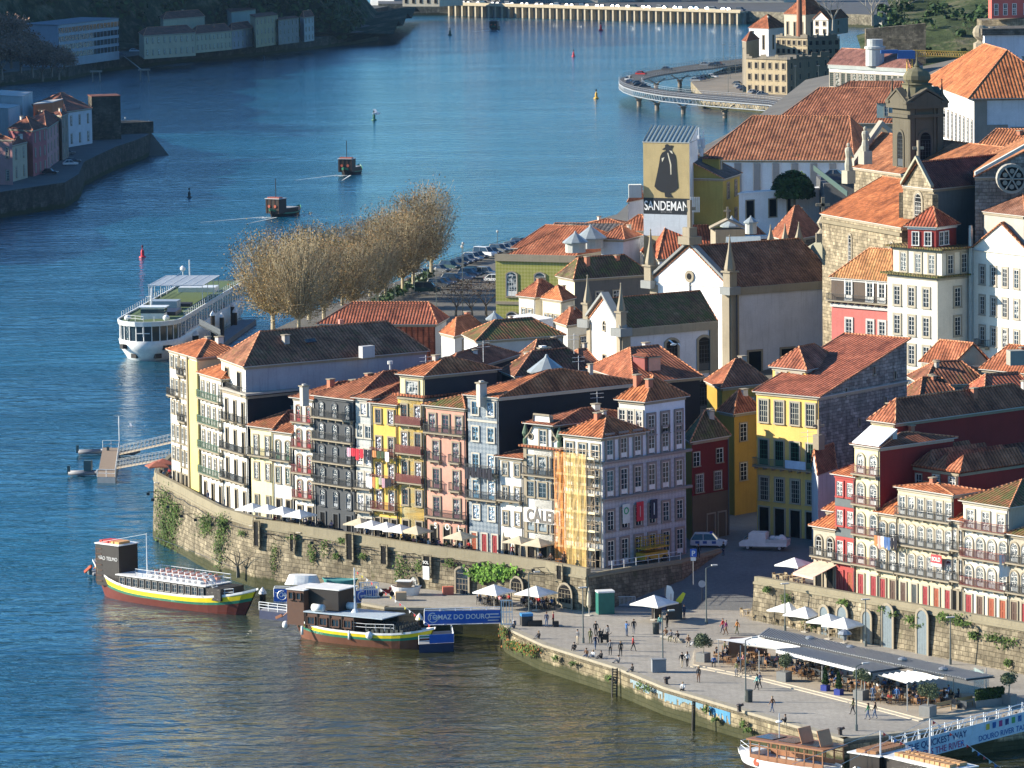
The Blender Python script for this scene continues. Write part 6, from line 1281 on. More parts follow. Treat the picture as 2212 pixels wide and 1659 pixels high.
L=S2.L;b=MB();hull(b,L,5.4,1.75,.9,1.4,[(.08,0),(.23,2),(.34,3),(.65,4),(1.,4)],deck=4);S2.add('hull',b,[WP,WP,YP,GP,paint((.17,.065,.035),.6)])
b=MB();b.obox((-L*.32,-2.2,1.0),(L*.34,0,0),(0,4.4,0),(0,0,1.9),0);b.obox((L*.02,1.9,1.0),(L*.16,0,0),(0,.3,0),(0,0,1.9),2);b.obox((-L*.33,-2.35,2.9),(L*.55,0,0),(0,4.7,0),(0,0,.12),1)
for k in range(5):b.obox((-L*.32+k*L*.34/4-.05,-2.25,1.0),(.12,0,0),(0,-.06,0),(0,0,1.9),2)
S2.add('cabin',b,[BRW,paint((.42,.50,.56),.4),BLK])
for i in range(4):m_=wmesh(1.0,.85,'s',BRW,BRW,'g',.08);o=inst(m_[0],'window',S2.root,(-L*.32+(i+.5)*L*.34/4,-2.22,1.55));inst(m_[1],'pane',o)
b=MB();b.obox((-L*.46,-1.9,1.2),(2.4,0,0),(0,1.4,0),(0,0,4.1),0);b.obox((-L*.36,-.9,2.9),(4.6,0,0),(0,3.6,0),(0,0,2.6),1);b.obox((-L*.46-.1,-2.0,5.3),(2.6,0,0),(0,4.8,0),(0,0,.1),2);b.obox((-L*.36,-1.,5.5),(4.8,0,0),(0,3.8,0),(0,0,.12),2);S2.add('wheelhouse',b,[BRW,BLK,WP])
for k in range(2):m_=wmesh(.55,.8,'s',BRW,BRW,'g',.06);o=inst(m_[0],'wheelhouse_window',S2.root,(-L*.46+.65+k*1.1,-1.92,4.2));inst(m_[1],'pane',o)
b=MB();b.tube((-L*.05,0,3),(-L*.05,0,8.2),.13,8,0,.07);b.lathe((-L*.05,0,3),[(.5,0),(.2,.4)],8);b.tube((-L*.05,0,8),(L*.47,0,2.3),.02,3)
r_=random.Random(5)
S2.add('mast',b,RAILW);b=MB()
for i in range(16):f=(i+.5)/16;p=V((-L*.05,0,8)).lerp(V((L*.47,0,2.3)),f);b.face([p,p+V((.28,0,-.2)),p+V((.05,0,-.42))],i%3);
S2.add('bunting',b,[paint((.6,.06,.05)),paint((.6,.5,.05)),WP])
for x,y in((-L*.24,-1.9),(-L*.12,1.0)):b=MB();b.tube((x-.75,y,3.5),(x+.75,y,3.5),.42,12);S2.add('life_raft',b,WP,True)
seat=MB();seat.box((0,0,0),(.42,.42,.42));seat.obox((-.22,-.2,.42),(.07,0,0),(0,.4,0),(0,0,.45));seatm=seat.mesh('deck_seat',paint((.04,.05,.045)))
for i in range(8):
	for j in range(7):inst(seatm,'deck_seat',S2.root,(L*.10+i*.68,-1.7+j*.55,1.15+.04*i))
b=MB();rails(b,[(0,-2.2,1.4),(L*.10,-2.15,1.4),(L*.28,-1.8,1.55)],.8);S2.add('railing',b,RAILW)
for x in(-L*.49,-L*.33,L*.0,L*.14):
	b=MB();y=-2.45 if abs(x)<L*.4 else-1.2
	if x in(-L*.49,L*.14):b.lathe((x,y-.2,.55),[(.1,0),(.4,.2),(.42,.5),(.3,.8),(.1,.9)],10)
	else:b.tube((x,y-.2,.3),(x,y-.15,1.3),.16,8)
	S2.add('fender',b,WP,True)
b=MB();b.tube((-L*.56,-.2,1.6),(-L*.46,-.2,3.2),.06,5);b.obox((-L*.60,-.3,1.3),(.9,0,.4),(0,.2,0),(-.1,0,.3));S2.add('steering_oar',b,paint((.3,.12,.06)))
for o in S2.root.children:
	if not o.name.startswith('hull'):o.location.z+=.45
def small_rabelo(name,label,u,v,ang,top,s_=1.):
	P=gp(u,v,0);root=thing(name,(P.x,P.y,0),label,'boat','tour boats out on the river',ang);L=13
	def add(n_,b,m):o=b.build(n_,m,off=(0,0,0));o.parent=root
	b=MB();hull(b,L,4.4,.9,1.4,1.4,[(.2,0),(.5,1),(1,2)],deck=2);add('hull',b,[GP,BLK,BLK])
	b=MB();b.obox((-L*.42,-2.0,.8),(3.2,0,0),(0,4.0,0),(0,0,3.6),0);b.obox((-L*.44,-2.15,4.4),(3.6,0,0),(0,4.3,0),(0,0,.15),1)
	for k in range(7):b.obox((-L*.42+.3+.02*k,-1.8+k*.52,4.55),(1.6,0,0),(0,.45,0),(0,0,.3),2)
	for k in range(4):b.obox((-L*.42-.05,-1.9+k*1.2,.9),(0,.12,0),(-.06,0,0),(0,0,3.4),3)
	add('wheelhouse',b,[BLK,paint((.5,.5,.5)),paint(top),BRW])
	b=MB();b.tube((-L*.30,0,4.5),(-L*.30,0,9.4),.1,6);add('mast',b,BLK)
	b=MB();b.obox((-L*.16,-1.6,.7),(L*.42,0,0),(0,3.2,0),(0,0,1.2),0);b.obox((-L*.17,-1.8,1.9),(L*.44,0,0),(0,3.6,0),(0,0,.1),1);add('cabin',b,[BLK,paint((.35,.33,.3))])
	for y in(-.9,.9):b=MB();b.tube((-L*.43,y,2.6),(-L*.435,y,2.6),.38,12);add('life_ring',b,ORG)
	b=MB();r_=random.Random(3)
	for sg in(-1,1):
		for k in range(26):t=k/26;x=-L*.5-t*20;y=sg*(1.6+t*5)*1.0;q=.5*(1-t)+.15;b.face([(x,y,.04),(x-1.0,y+sg*.2,.04),(x-1.1,y+sg*(.2+q),.05),(x-.1,y+sg*q,.06)])
	for k in range(60):x=-L*.5-r_.random()*4;y=r_.uniform(-1.4,1.4);q=r_.uniform(.1,.35);b.face([(x,y,.05),(x-q*2,y,.05),(x-q*2,y+q,.06),(x,y+q,.06)])
	o=b.build('wake_foam',paint((.6,.62,.6),.6),off=(0,0,0));o.location=(P.x,P.y,0);o.rotation_euler=(0,0,ang);tag(o,'pale foam of the wake behind the '+label[:40].rsplit(' ',1)[0],'wake',kind='stuff')
small_rabelo('river_boat','black boat with life rings and a white flag heading away, nearest of the moving boats',616,465,RD(58),(.35,.1,.07))
small_rabelo('river_boat','dark red trimmed boat with tall mast leaving a wake, the middle moving boat',760,375,RD(72),(.45,.12,.06))
small_rabelo('river_boat','farthest moving boat, a small dark shape near the far quay wall',1070,64,RD(80),(.1,.1,.1))
bw=gp(311,783,0);ax_=V((.10,.995,0)).normalized();st=bw+ax_*80
C_=Loc('river_cruise_ship','long white river cruise ship with green sun deck moored beside the plane trees','ship',st,bw)
L=C_.L;Wd=11.4;b=MB()
def plan(t,w_,x0):return[(x0,-w_/2),(x0,w_/2)]
def outl(w_,bowx,r_):
	pts=[(-L/2,-w_/2),(bowx-r_,-w_/2)];
	for k in range(1,12):a=-pi/2+pi*k/12;pts.append((bowx-r_+r_*cos(a),w_/2*sin(a)))
	return pts+[(bowx-r_,w_/2),(-L/2,w_/2)]
rb=[V((x,y,z))for z in(0,)for x,y in outl(Wd*.86,L/2-2.5,9)]
rings=[[V((x,y,-1))for x,y in outl(Wd*.80,L/2-3.2,10)],[V((x,y,.2))for x,y in outl(Wd*.86,L/2-2.2,9)],[V((x,y,2.0))for x,y in outl(Wd*.98,L/2-.6,8)],[V((x,y,3.7))for x,y in outl(Wd,L/2,7.5)]]
b.loft(rings,0,True,True);C_.add('hull',b,WP,True)
b=MB();b.loft([[V((x,y,3.7))for x,y in outl(Wd-.6,L/2-.5,7.2)],[V((x,y,6.5))for x,y in outl(Wd-.5,L/2-.4,7.2)]],0,True,True);C_.add('lounge_glass',b,glass('g'))
b=MB();o1=outl(Wd-.45,L/2-.35,7.2)
for i,(x,y)in enumerate(o1[1:-1]):b.tube((x,y,3.6),(x,y,6.5),.09,4)
for s_ in(-1,1):
	for x in range(int(-L/2),int(L/2-9),3):b.obox((x,s_*(Wd/2-.3)-.06,.8),(.9 if(x//3)%2 else .5,0,0),(0,.14,0),(0,0,5.8))
	b.obox((-L/2,s_*(Wd/2-.3)-.08,3.4),(L-12,0,0),(0,.2,0),(0,0,.7))
C_.add('mullions',b,WP)
b=MB();b.loft([[V((x,y,6.4))for x,y in outl(Wd+.1,L/2+.1,7.5)],[V((x,y,7.25))for x,y in outl(Wd+.3,L/2+.3,7.5)],[V((x,y,7.25))for x,y in outl(Wd-.2,L/2-.1,7.4)],[V((x,y,6.95))for x,y in outl(Wd-.2,L/2-.1,7.4)]],0,True,False);C_.add('deck_rim',b,WP)
b=MB();b.face([(x,y,7.0)for x,y in outl(Wd-.2,L/2-.1,7.4)]);C_.add('sun_deck',b,paint((.085,.13,.045),.9))
b=MB();b.box((L/2-9.5,.3,7),(3.2,4.2,2.0),0,0);b.box((L/2-9.5,.3,9),(3.9,5.0,.16),0,0);C_.add('wheelhouse',b,WP)
b=MB();b.box((L/2-9.5,.3,8.0),(3.3,4.3,.75));C_.add('wheelhouse_glass',b,glass('g'))
b=MB();b.tube((L/2-12,-.6,9),(L/2-12.8,-.6,12.4),.16,6);b.box((L/2-12.8,-.6,12.4),(.4,1.4,.35));b.tube((L/2-12.4,-1.6,10.6),(L/2-12.4,.6,10.6),.07,4);C_.add('radar_mast',b,WP)
b=MB();b.box((L/2-44,0,10.4),(20,10.2,.12),0,0)
for i in range(14):b.obox((L/2-54+i*1.5,-5.1,10.52),(.1,0,0),(0,10.2,0),(0,0,.06),1)
for i in range(6):b.obox((L/2-54,-5.1+i*2.03,10.52),(20,0,0),(0,.1,0),(0,0,.06),1)
C_.add('sun_canopy',b,[paint((.36,.39,.42),.6),WP])
b=MB()
for x in(-53.5,-47,-40.5,-34.5):
	for y in(-5,5):b.tube((L/2+x,y,7),(L/2+x,y,10.4),.07,5)
rails(b,[(L/2-10,-Wd/2,7.2),(-L/2,-Wd/2,7.2)],1.,2.2);rails(b,[(L/2-10,Wd/2,7.2),(-L/2,Wd/2,7.2)],1.,2.2);rails(b,[(L/2-3,-3.4,7.2),(L/2-.2,0,7.2),(L/2-3,3.4,7.2)],1.,1.5);C_.add('railing',b,RAILW)
for nm_,c_,z_,m_ in(('deck_lounge',(L/2-17,.5,7),(7,6,.7),paint((.03,.03,.05))),('bar_counter',(L/2-26,-.5,7),(4,5,1.6),paint((.30,.36,.42))),('deck_lounge',(L/2-31,1,7),(3,5,.6),paint((.03,.03,.05))),('skylight',(L/2-60,0,7),(5,7,.9),WP)):b=MB();b.box(c_,z_);C_.add(nm_,b,m_)
for y in(-3.6,3.4):b=MB();b.lathe((L/2-4.5,y,7),[(.3,0),(.62,.35),(.62,.7),(.3,1.05)],10);C_.add('satellite_dome',b,WP,True)
b=MB();b.tube((L/2+.35,0,4.6),(L/2+.35,0,6.3),.1,5);b.tube((L/2+.35,-1.2,5.2),(L/2+.35,1.2,5.2),.08,4);C_.add('bow_mast',b,WP)
for(x,y,z)in((L/2-2.4,-3.9,2.6),(L/2-2.0,3.9,2.4),(L/2-2.3,2.0,.9),(L/2-2.6,-1.9,.9)):b=MB();b.box((x,y,z-.35),(1.3,1.2,.8),math.atan2(y,3));C_.add('anchor_pocket',b,BLK)
b=MB();b.tube((L/2-40,-3,10),(L/2-62,-3,11),.05,4);b.tube((L/2-62,-2,7),(L/2-62,-2,12.8),.12,6);b.lathe((L/2-66,-4,10.2),[(.2,0),(.55,.4),(.5,.8),(.1,1.1)],8);b.tube((L/2-66,-4,7),(L/2-66,-4,10.4),.1,5);C_.add('funnel',b,WP)
for i,(u,v0,v1)in enumerate(((399,755,718),(421,758,717),(425,758,716),(461,760,674),(480,740,678),(508,706,668),(503,700,655))):
	P=gp(u,v0+6,0);b=MB();b.tube((P.x,P.y,-1),(P.x,P.y,zof(P,v1)),.42,10);b.lathe((P.x,P.y,zof(P,v1)),[(.5,0),(.45,.3),(.05,.9)],10,1);o=b.build('mooring_pile',[BLK,WP],off=(0,0,0));tag(o,'black mooring pile with white cap beside the cruise ship, %s from its bow'%ORD[i],'mooring pile','mooring piles of the cruise ship')
p0,p1=gp(395,790,0),gp(520,700,0);b=MB();b.obox(p0,p1-p0,(3,0,0),(0,0,.9));o=b.build('landing_pontoon',plaster((.2,.22,.24),.4),off=(0,0,0));tag(o,'dark floating pontoon between the cruise ship and the trees','pontoon')
b=MB();a_,c_=dp(430,704,828)+V((0,0,0)),dp(476,727,822);b.obox(a_,c_-a_,(0,2,0),(0,0,.3));b.obox(a_,c_-a_,(0,.1,0),(0,0,1.3));o=b.build('gangway',paint((.06,.07,.08)),off=(0,0,0));tag(o,'dark gangway sloping from the ship down to its pontoon','gangway')
for i,(u,v,c,l,hh0)in enumerate([(308,556,(.6,.03,.05),'large red channel buoy with lattice top near the cruise ship',2.8),(409,427,(.03,.05,.05),'dark green buoy in mid river',2.6),(808,260,(.02,.14,.08),'green buoy with a gull above it',3.2),(570,130,(.03,.05,.07),'small dark buoy off the left bank',2.6),(1239,122,(.6,.03,.05),'red buoy beyond the yellow one',3),(1288,213,(.7,.4,.04),'yellow buoy with dark topmark by the viaduct',3.4),(972,76,(.05,.1,.06),'far green buoy left of the farthest boat',3.6),(1298,66,(.6,.03,.05),'far red buoy below the quay wall',4)]):
	P=gp(u,v,0);hh0*=.8;b=MB();q=hh0/2.8;b.lathe((P.x,P.y,-.4),[(.9*q,0),(1.*q,.5*q),(.9*q,.8*q),(.45*q,1.0*q),(.5*q,1.9*q),(.4*q,2.6*q),(.12*q,2.7*q),(.1*q,3.3*q)],10,0);b.lathe((P.x,P.y,2.8*q),[(.28*q,0),(.3*q,.5*q),(.05,.7*q)],8,1);o=b.build('channel_buoy',[paint(c),BLK if i!=0 else paint((.1,.02,.04))],off=(0,0,0));tag(o,l,'buoy','channel buoys')
def gull(u,v,Y,rz,label,s_=1.):
	p=dp(u,v,Y);b=MB();b.loft([[V((x,r_*cos(a),r_*sin(a)))for a in[0,1.05,2.1,3.14,4.2,5.2]]for x,r_ in((-.30,.02),(-.15,.07),(.05,.09),(.2,.06),(.3,.02))]);
	for sg in(-1,1):b.face([(-.06,0,.03),(.12,0,.03),(.06,sg*.4,.2),(-.12,sg*.42,.2)]);b.face([(-.12,sg*.42,.2),(.06,sg*.4,.2),(-.1,sg*.75,.05)])
	o=b.build('gull',WP,off=(0,0,0),smooth=False);o.location=p;o.rotation_euler=(.2,0,rz);o.scale=(s_*1.5,)*3;tag(o,label,'gull','gulls in flight')
gull(813,245,1180,.3,'white gull flying over the green buoy',2.4);gull(283,921,640,.2,'white gull flying low over the water by the pontoon');gull(1455,744,640,.8,'white gull crossing the dark arched window of the chapel',1.4)
q=[gp(u,v,.9)for u,v in((210,1030),(249,1031),(258,967),(222,967))]
root=thing('pontoon',q[0],'wooden decked floating pontoon with railings off the river wall','pontoon');b=MB();b.prism([xy(p)for p in q],0,.9,0,1,True);b.build('deck',[paint((.3,.32,.33)),paint((.26,.19,.13),.9)],root)
b=MB();rails(b,[q[1],q[2]],1.1,1.2);rails(b,[q[0],q[1]],1.1,1.);rails(b,[q[3],q[2]],1.1,1.);b.tube(q[2],q[2]+V((0,0,4.8)),.06,4);b.build('railing',RAILW,root)
for i,(a_,c_)in enumerate([((258,983,1.0),(378,956,7.2)),((252,1013,1.0),(365,993,7.2))]):
	p0,p1=gp(*a_),gp(*c_);b=MB();b.obox(p0,p1-p0,(0,1.6,0),(0,0,.15),1)
	for y in(0,1.6):
		n_=14;rails(b,[p0+V((0,y,0)),p1+V((0,y,0))],1.2,2.4,.03)
		for k in range(n_):s0=p0.lerp(p1,k/n_)+V((0,y,0));s1=p0.lerp(p1,(k+1)/n_)+V((0,y,1.2));b.tube(s0,s1,.03,3)
	o=b.build('gangway',[paint((.28,.30,.31)),paint((.30,.24,.17))],off=(0,0,0));tag(o,('upper','lower')[i]+' truss gangway from the pontoon to the river wall','gangway','gangways of the wooden pontoon')
def rib(u,v,rz,label,console=False,L=4.6):
	P=gp(u,v,0);root=thing('inflatable_boat',P,label,'boat','inflatable boats',rz);b=MB()
	pts=[V((-L/2,-.8,.45)),V((L*.25,-.8,.5)),V((L*.42,-.45,.6)),V((L/2,0,.7)),V((L*.42,.45,.6)),V((L*.25,.8,.5)),V((-L/2,.8,.45))]
	for p,q in zip(pts,pts[1:]):b.tube(p,q,.27,8)
	o=b.build('tube',paint((.16,.17,.19)),off=(0,0,0),smooth=True);o.parent=root;b=MB();b.box((-.1,0,.2),(L*.8,1.3,.15));o=b.build('floor',paint((.3,.3,.3)),off=(0,0,0));o.parent=root
	b=MB();b.box((-L/2-.1,0,.3),(.4,.4,1.2));
	if console:b.box((.2,0,.3),(1.1,1.2,2.0),0)
	o=b.build('outboard' if not console else 'console',paint((.05,.10,.11)),off=(0,0,0));o.parent=root
rib(202,982,.1,'small dark inflatable with outboard moored behind the pontoon');rib(188,1028,-.1,'inflatable with boxy wheelhouse moored left of the pontoon',True,5.2);rib(268,985,.1,'inflatable half hidden between pontoon and upper gangway');rib(232,1243,.5,'grey inflatable behind the black wheelhouse')
for i,(u,v)in enumerate(((38,461),(102,452))):
	P=gp(u,v,0);b=MB();hull(b,5,1.7,.5,.3,.1,[(.4,0),(1,0)],deck=1,n=8);o=b.build('rowing_boat',[BLK,paint((.3,.3,.3))],off=(0,0,0));o.location=P;o.rotation_euler=(0,0,.1);tag(o,('dark small boat near the left edge below the bank wall','small moored boat right of the other by the bank wall')[i],'boat','small boats by the left bank')
BLUEB=paint((.02,.11,.45),.4)
def banner_bridge(label,a,c,z,h_,txt,u2,tsz,tx,extra=True):
	A,Bq=gp(*a,z),gp(*c,z);d=(Bq-A);root=thing('gangway',A,label,'gangway','gangways with blue banners');b=MB();b.obox(A,d,(0,1.8,0),(0,0,.15));rails(b,[A+V((0,1.8,0)),Bq+V((0,1.8,0))],h_+.1,1.6,.05);rails(b,[A+V((0,-.1,0)),Bq+V((0,-.1,0))],h_+.2,2.2,.05,(0.,1.));b.build('frame',RAILW,root)
	b=MB();dn=d.normalized();b.obox(A+V((0,-.2,.1)),d,(0,-.05,0),(0,0,h_));b.build('banner',BLUEB,root)
	b=MB();b.text(txt,tsz,A+d*tx+V((0,-.26,.1+h_*.36)),dn,(0,0,1),0,out=.02,sx=.95,bold=.015)
	if extra:
		for k,w_ in enumerate((.9,1.1,.9)):b.obox(A+d*.82+V((0,-.27,.35+k*.36)),dn*w_*1.4,(0,-.01,0),(0,0,.12))
	sx_=A+d*(tx-.34)+V((0,-.27,.2));
	for k in range(9):t_=1.1+k*.55;b.tube(sx_+dn*(.55*cos(t_))+V((0,0,.65+.55*sin(t_))),sx_+dn*(.55*cos(t_+.55))+V((0,0,.65+.55*sin(t_+.55))),.06,4)
	b.tube(sx_+V((0,0,.65)),sx_+dn*.6+V((0,0,.65)),.06,4);b.build('lettering',WP,root);return root
banner_bridge('blue bannered gangway with company name leading to the main quay',(917,1350),(1084,1346),2.2,1.5,'TOMAZ DO DOURO',0,.8,.45)
banner_bridge('shorter blue bannered gangway behind the striped boats',(592,1300),(655,1301),1.6,1.5,'TOMAZ DO',0,.8,.62,False)
banner_bridge('blue bannered landing stage below the white gate',(770,1303),(816,1298),2.4,1.4,'919 129 123',0,.5,.6,False)
for i,(pts_,l)in enumerate([([(560,1318),(660,1330),(690,1310),(600,1298)],'dark blue floating pontoon between the two tour boats'),([(905,1392),(980,1388),(975,1362),(905,1366)],'steel work pontoon with blue banner at the bow of the brown boat')]):
	q=[gp(u,v,1.0)for u,v in pts_];root=thing('pontoon',q[0],l,'pontoon');b=MB();b.prism([xy(p)for p in q],-.2,1.0,0,1,True);b.build('float',[paint((.02,.03,.08)),paint((.3,.3,.32))],root);b=MB();rails(b,[q[0],q[1],q[2]],1.,1.4,.05,(.35,.7,1.));b.build('railing',RAILW,root)
	if i:b=MB();b.obox(q[0]+V((1.2,-.1,.1)),(q[1]-q[0])*.7,(0,-.05,0),(0,0,1.));b.build('banner',BLUEB,root)
for(u,vb,vt,l)in((568,1316,1276,'beside the bow of the black towered boat'),(907,1368,1336,'at the left end of the long blue banner')):P=gp(u,vb,0);b=MB();b.tube((P.x,P.y,-1),(P.x,P.y,zof(P,vt)),.38,10);b.lathe((P.x,P.y,zof(P,vt)),[(.5,0),(.42,.3),(.05,.8)],10,1);o=b.build('mooring_pile',[BLK,WP],off=(0,0,0));tag(o,'black pile with white conical cap '+l,'mooring pile','capped mooring piles')
for(u0,u1,vb,vt,z,l)in((1081,1106,1350,1296,3,'tall white barred gate at the quay end of the long blue gangway'),(776,817,1291,1254,3,'tall white barred gate above the landing stage by the river wall')):
	A,Bq=gp(u0,vb,z),gp(u1,vb,z);hh0=zof(A,vt)-z;b=MB();n_=int((Bq-A).length/.28)
	for i in range(n_+1):p=A.lerp(Bq,i/n_);b.obox(p,(.07,0,0),(0,.07,0),(0,0,hh0))
	for z_ in(.05,hh0*.5,hh0-.1):b.obox(A+V((0,0,z_)),Bq-A,(0,.08,0),(0,0,.12))
	b.obox(A+V((0,0,0)),(.2,0,0),(0,.2,0),(0,0,hh0));b.obox(Bq,(.2,0,0),(0,3,0),(0,0,.1));o=b.build('gate',WP,off=(0,0,0));tag(o,l,'gate','white gates of the landing')
# ---------------- people ----------------
def person_mesh(pose,woman=False):
	k=('person',pose,woman)
	if k in MC:return MC[k]
	hw,sh=.11,.21 if not woman else .18
	J={};
	if pose in('stand','walk','phone','lean'):
		J=dict(pel=(0,0,.95),abd=(0,0,1.12),che=(0,0,1.34),nec=(0,0,1.49),hed=(0,.02,1.60),top=(0,.01,1.70))
		for s,n in((-1,'l'),(1,'r')):
			st={'walk':.26*s,'stand':.03*s,'phone':.02,'lean':.08*s}[pose]
			J['hip'+n]=(s*hw*.8,0,.90);J['kne'+n]=(s*hw,st*.55+.04,.49);J['ank'+n]=(s*hw*.95,st,.09 if pose!='walk' or s>0 else .14);J['toe'+n]=(s*hw,st+.17,.04)
			J['sho'+n]=(s*sh,0,1.40)
			if pose=='phone':J['elb'+n]=(s*(sh+.03),.18,1.22);J['wri'+n]=(s*.10,.36,1.45);J['han'+n]=(s*.05,.42,1.50)
			else:a={'walk':-.22*s,'stand':.03,'lean':.1}[pose];J['elb'+n]=(s*(sh+.06),a*.5-.02,1.12);J['wri'+n]=(s*(sh+.07),a+.05,.88);J['han'+n]=(s*(sh+.06),a+.08,.79)
	elif pose in('sit','edge'):
		J=dict(pel=(0,0,.10),abd=(0,.0,.28),che=(0,.03,.50),nec=(0,.05,.65),hed=(0,.08,.76),top=(0,.08,.86))
		for s,n in((-1,'l'),(1,'r')):
			J['hip'+n]=(s*hw*.8,.04,.09)
			if pose=='sit':J['kne'+n]=(s*.16,.40,.06+.02);J['ank'+n]=(s*.14,.42,-.36);J['toe'+n]=(s*.15,.58,-.40)
			else:J['kne'+n]=(s*.14,.36,.40);J['ank'+n]=(s*.12,.62,.07);J['toe'+n]=(s*.13,.78,.05)
			J['sho'+n]=(s*sh,.03,.56);J['elb'+n]=(s*(sh+.05),.12,.30);J['wri'+n]=(s*.13,.34,.32);J['han'+n]=(s*.09,.42,.35)
	E=[('pel','abd',1),('abd','che',1),('che','nec',1),('nec','hed',0),('hed','top',0)]
	for n in 'lr':E+=[('pel','hip'+n,2),('hip'+n,'kne'+n,2),('kne'+n,'ank'+n,2),('ank'+n,'toe'+n,3),('che','sho'+n,1),('sho'+n,'elb'+n,1),('elb'+n,'wri'+n,1),('wri'+n,'han'+n,0)]
	R=dict(pel=.145,abd=.13,che=.15,nec=.055,hed=.098,top=.07,hip=.10,kne=.062,ank=.042,toe=.035,sho=.07,elb=.047,wri=.032,han=.034)
	if woman:R.update(abd=.11,che=.13,hip=.11)
	nm=list(J);me=bpy.data.meshes.new('b');me.from_pydata([J[n]for n in nm],[(nm.index(a),nm.index(c))for a,c,_ in E],[])
	ob=bpy.data.objects.new('b',me);COL.objects.link(ob);md=ob.modifiers.new('s','SKIN');sd=ob.modifiers.new('u','SUBSURF');sd.levels=sd.render_levels=1
	for i,n in enumerate(nm):r=R.get(n,R.get(n[:3]));v=me.skin_vertices[0].data[i];v.radius=(r,r*(.72 if n in('abd','che','pel')else 1));v.use_root=n=='pel'
	dg=bpy.context.evaluated_depsgraph_get();m2=bpy.data.meshes.new_from_object(ob.evaluated_get(dg));bpy.data.objects.remove(ob);m2.name='person'
	m2.materials.clear()
	for i in range(4):m2.materials.append(BLK)
	for p in m2.polygons:
		c=p.center;best=(9,0)
		for a,e,mt in E:
			A,Bv=V(J[a]),V(J[e]);d=Bv-A;t=max(0,min(1,(c-A).dot(d)/d.length_squared));q=(c-(A+d*t)).length
			if q<best[0]:best=(q,mt)
		p.material_index=best[1];p.use_smooth=True
	h=MB();t=V(J['hed']);rr=.112;pr=[]
	for j in range(6):
		a=pi*.5*j/5;pr.append([V((t.x+rr*cos(a)*cos(q),t.y-.02+rr*1.1*cos(a)*sin(q),t.z+.03+rr*1.05*sin(a)))for q in[2*pi*i/8 for i in range(8)]])
	h.loft(pr[:-1],0,True,True)
	if woman:h.loft([[V((t.x+x,t.y-.10+y,z))for x,y in((-.09,0),(.09,0),(.07,-.05),(-.07,-.05))]for z in(t.z+.06,t.z-.10,t.z-.24)],0)
	f=MB();ty=t.y+.088
	for s_ in(-1,1):f.box((s_*.035,ty,t.z+.005),(.022,.012,.012))
	f.box((0,ty+.012,t.z-.03),(.022,.03,.035));f.box((0,ty,t.z-.058),(.045,.012,.01))
	MC[k]=(m2,h.mesh('hair',BLK,uv=False,smooth=True));return MC[k]
SKIN=[paint((.50,.30,.20),.7),paint((.40,.23,.15),.7),paint((.58,.38,.28),.7)]
CL={'black':(.012,.012,.014),'navy':(.02,.03,.07),'red':(.45,.03,.03),'white':(.7,.7,.68),'grey':(.18,.18,.19),'brown':(.16,.08,.04),'green':(.03,.16,.07),'blue':(.05,.14,.35),'purple':(.22,.03,.14),'beige':(.50,.42,.30),'orange':(.55,.22,.05),'denim':(.07,.11,.19),'pink':(.6,.3,.33),'teal':(.2,.5,.45),'olive':(.12,.12,.05)}
HR=[paint((.03,.018,.012),.8),paint((.10,.055,.03),.8),paint((.30,.20,.10),.8),paint((.015,.012,.01),.8)]
NP=[0];PSET={}
def person(P,rz,pose,top,leg,where,woman=False,group='people on the quay',s_=1.,hat=None):
	m=person_mesh(pose,woman);o=inst(m[0],'person',None,P,rz,s_);NP[0]+=1;i=NP[0]
	for k,mt in enumerate((SKIN[i%3],paint(CL[top],.85),paint(CL[leg],.85),BLK)):o.material_slots[k].link='OBJECT';o.material_slots[k].material=mt
	hr=inst(m[1],'hair',o);hr.material_slots[0].link='OBJECT';hr.material_slots[0].material=paint(CL[hat])if hat else HR[i%4]
	act={'stand':'standing','walk':'walking','phone':'taking a picture','sit':'seated','edge':'sitting down','lean':'standing'}[pose]
	tag(o,'person in %s top and %s trousers %s'%(top,leg,where if len(where.split())>6 or 'seated' in where else act+' '+where),'person',group);return o
def Q(x,y,z=3.0):return gp(1106+x/4,1244.25+y/4,z)
ZQ=2.99
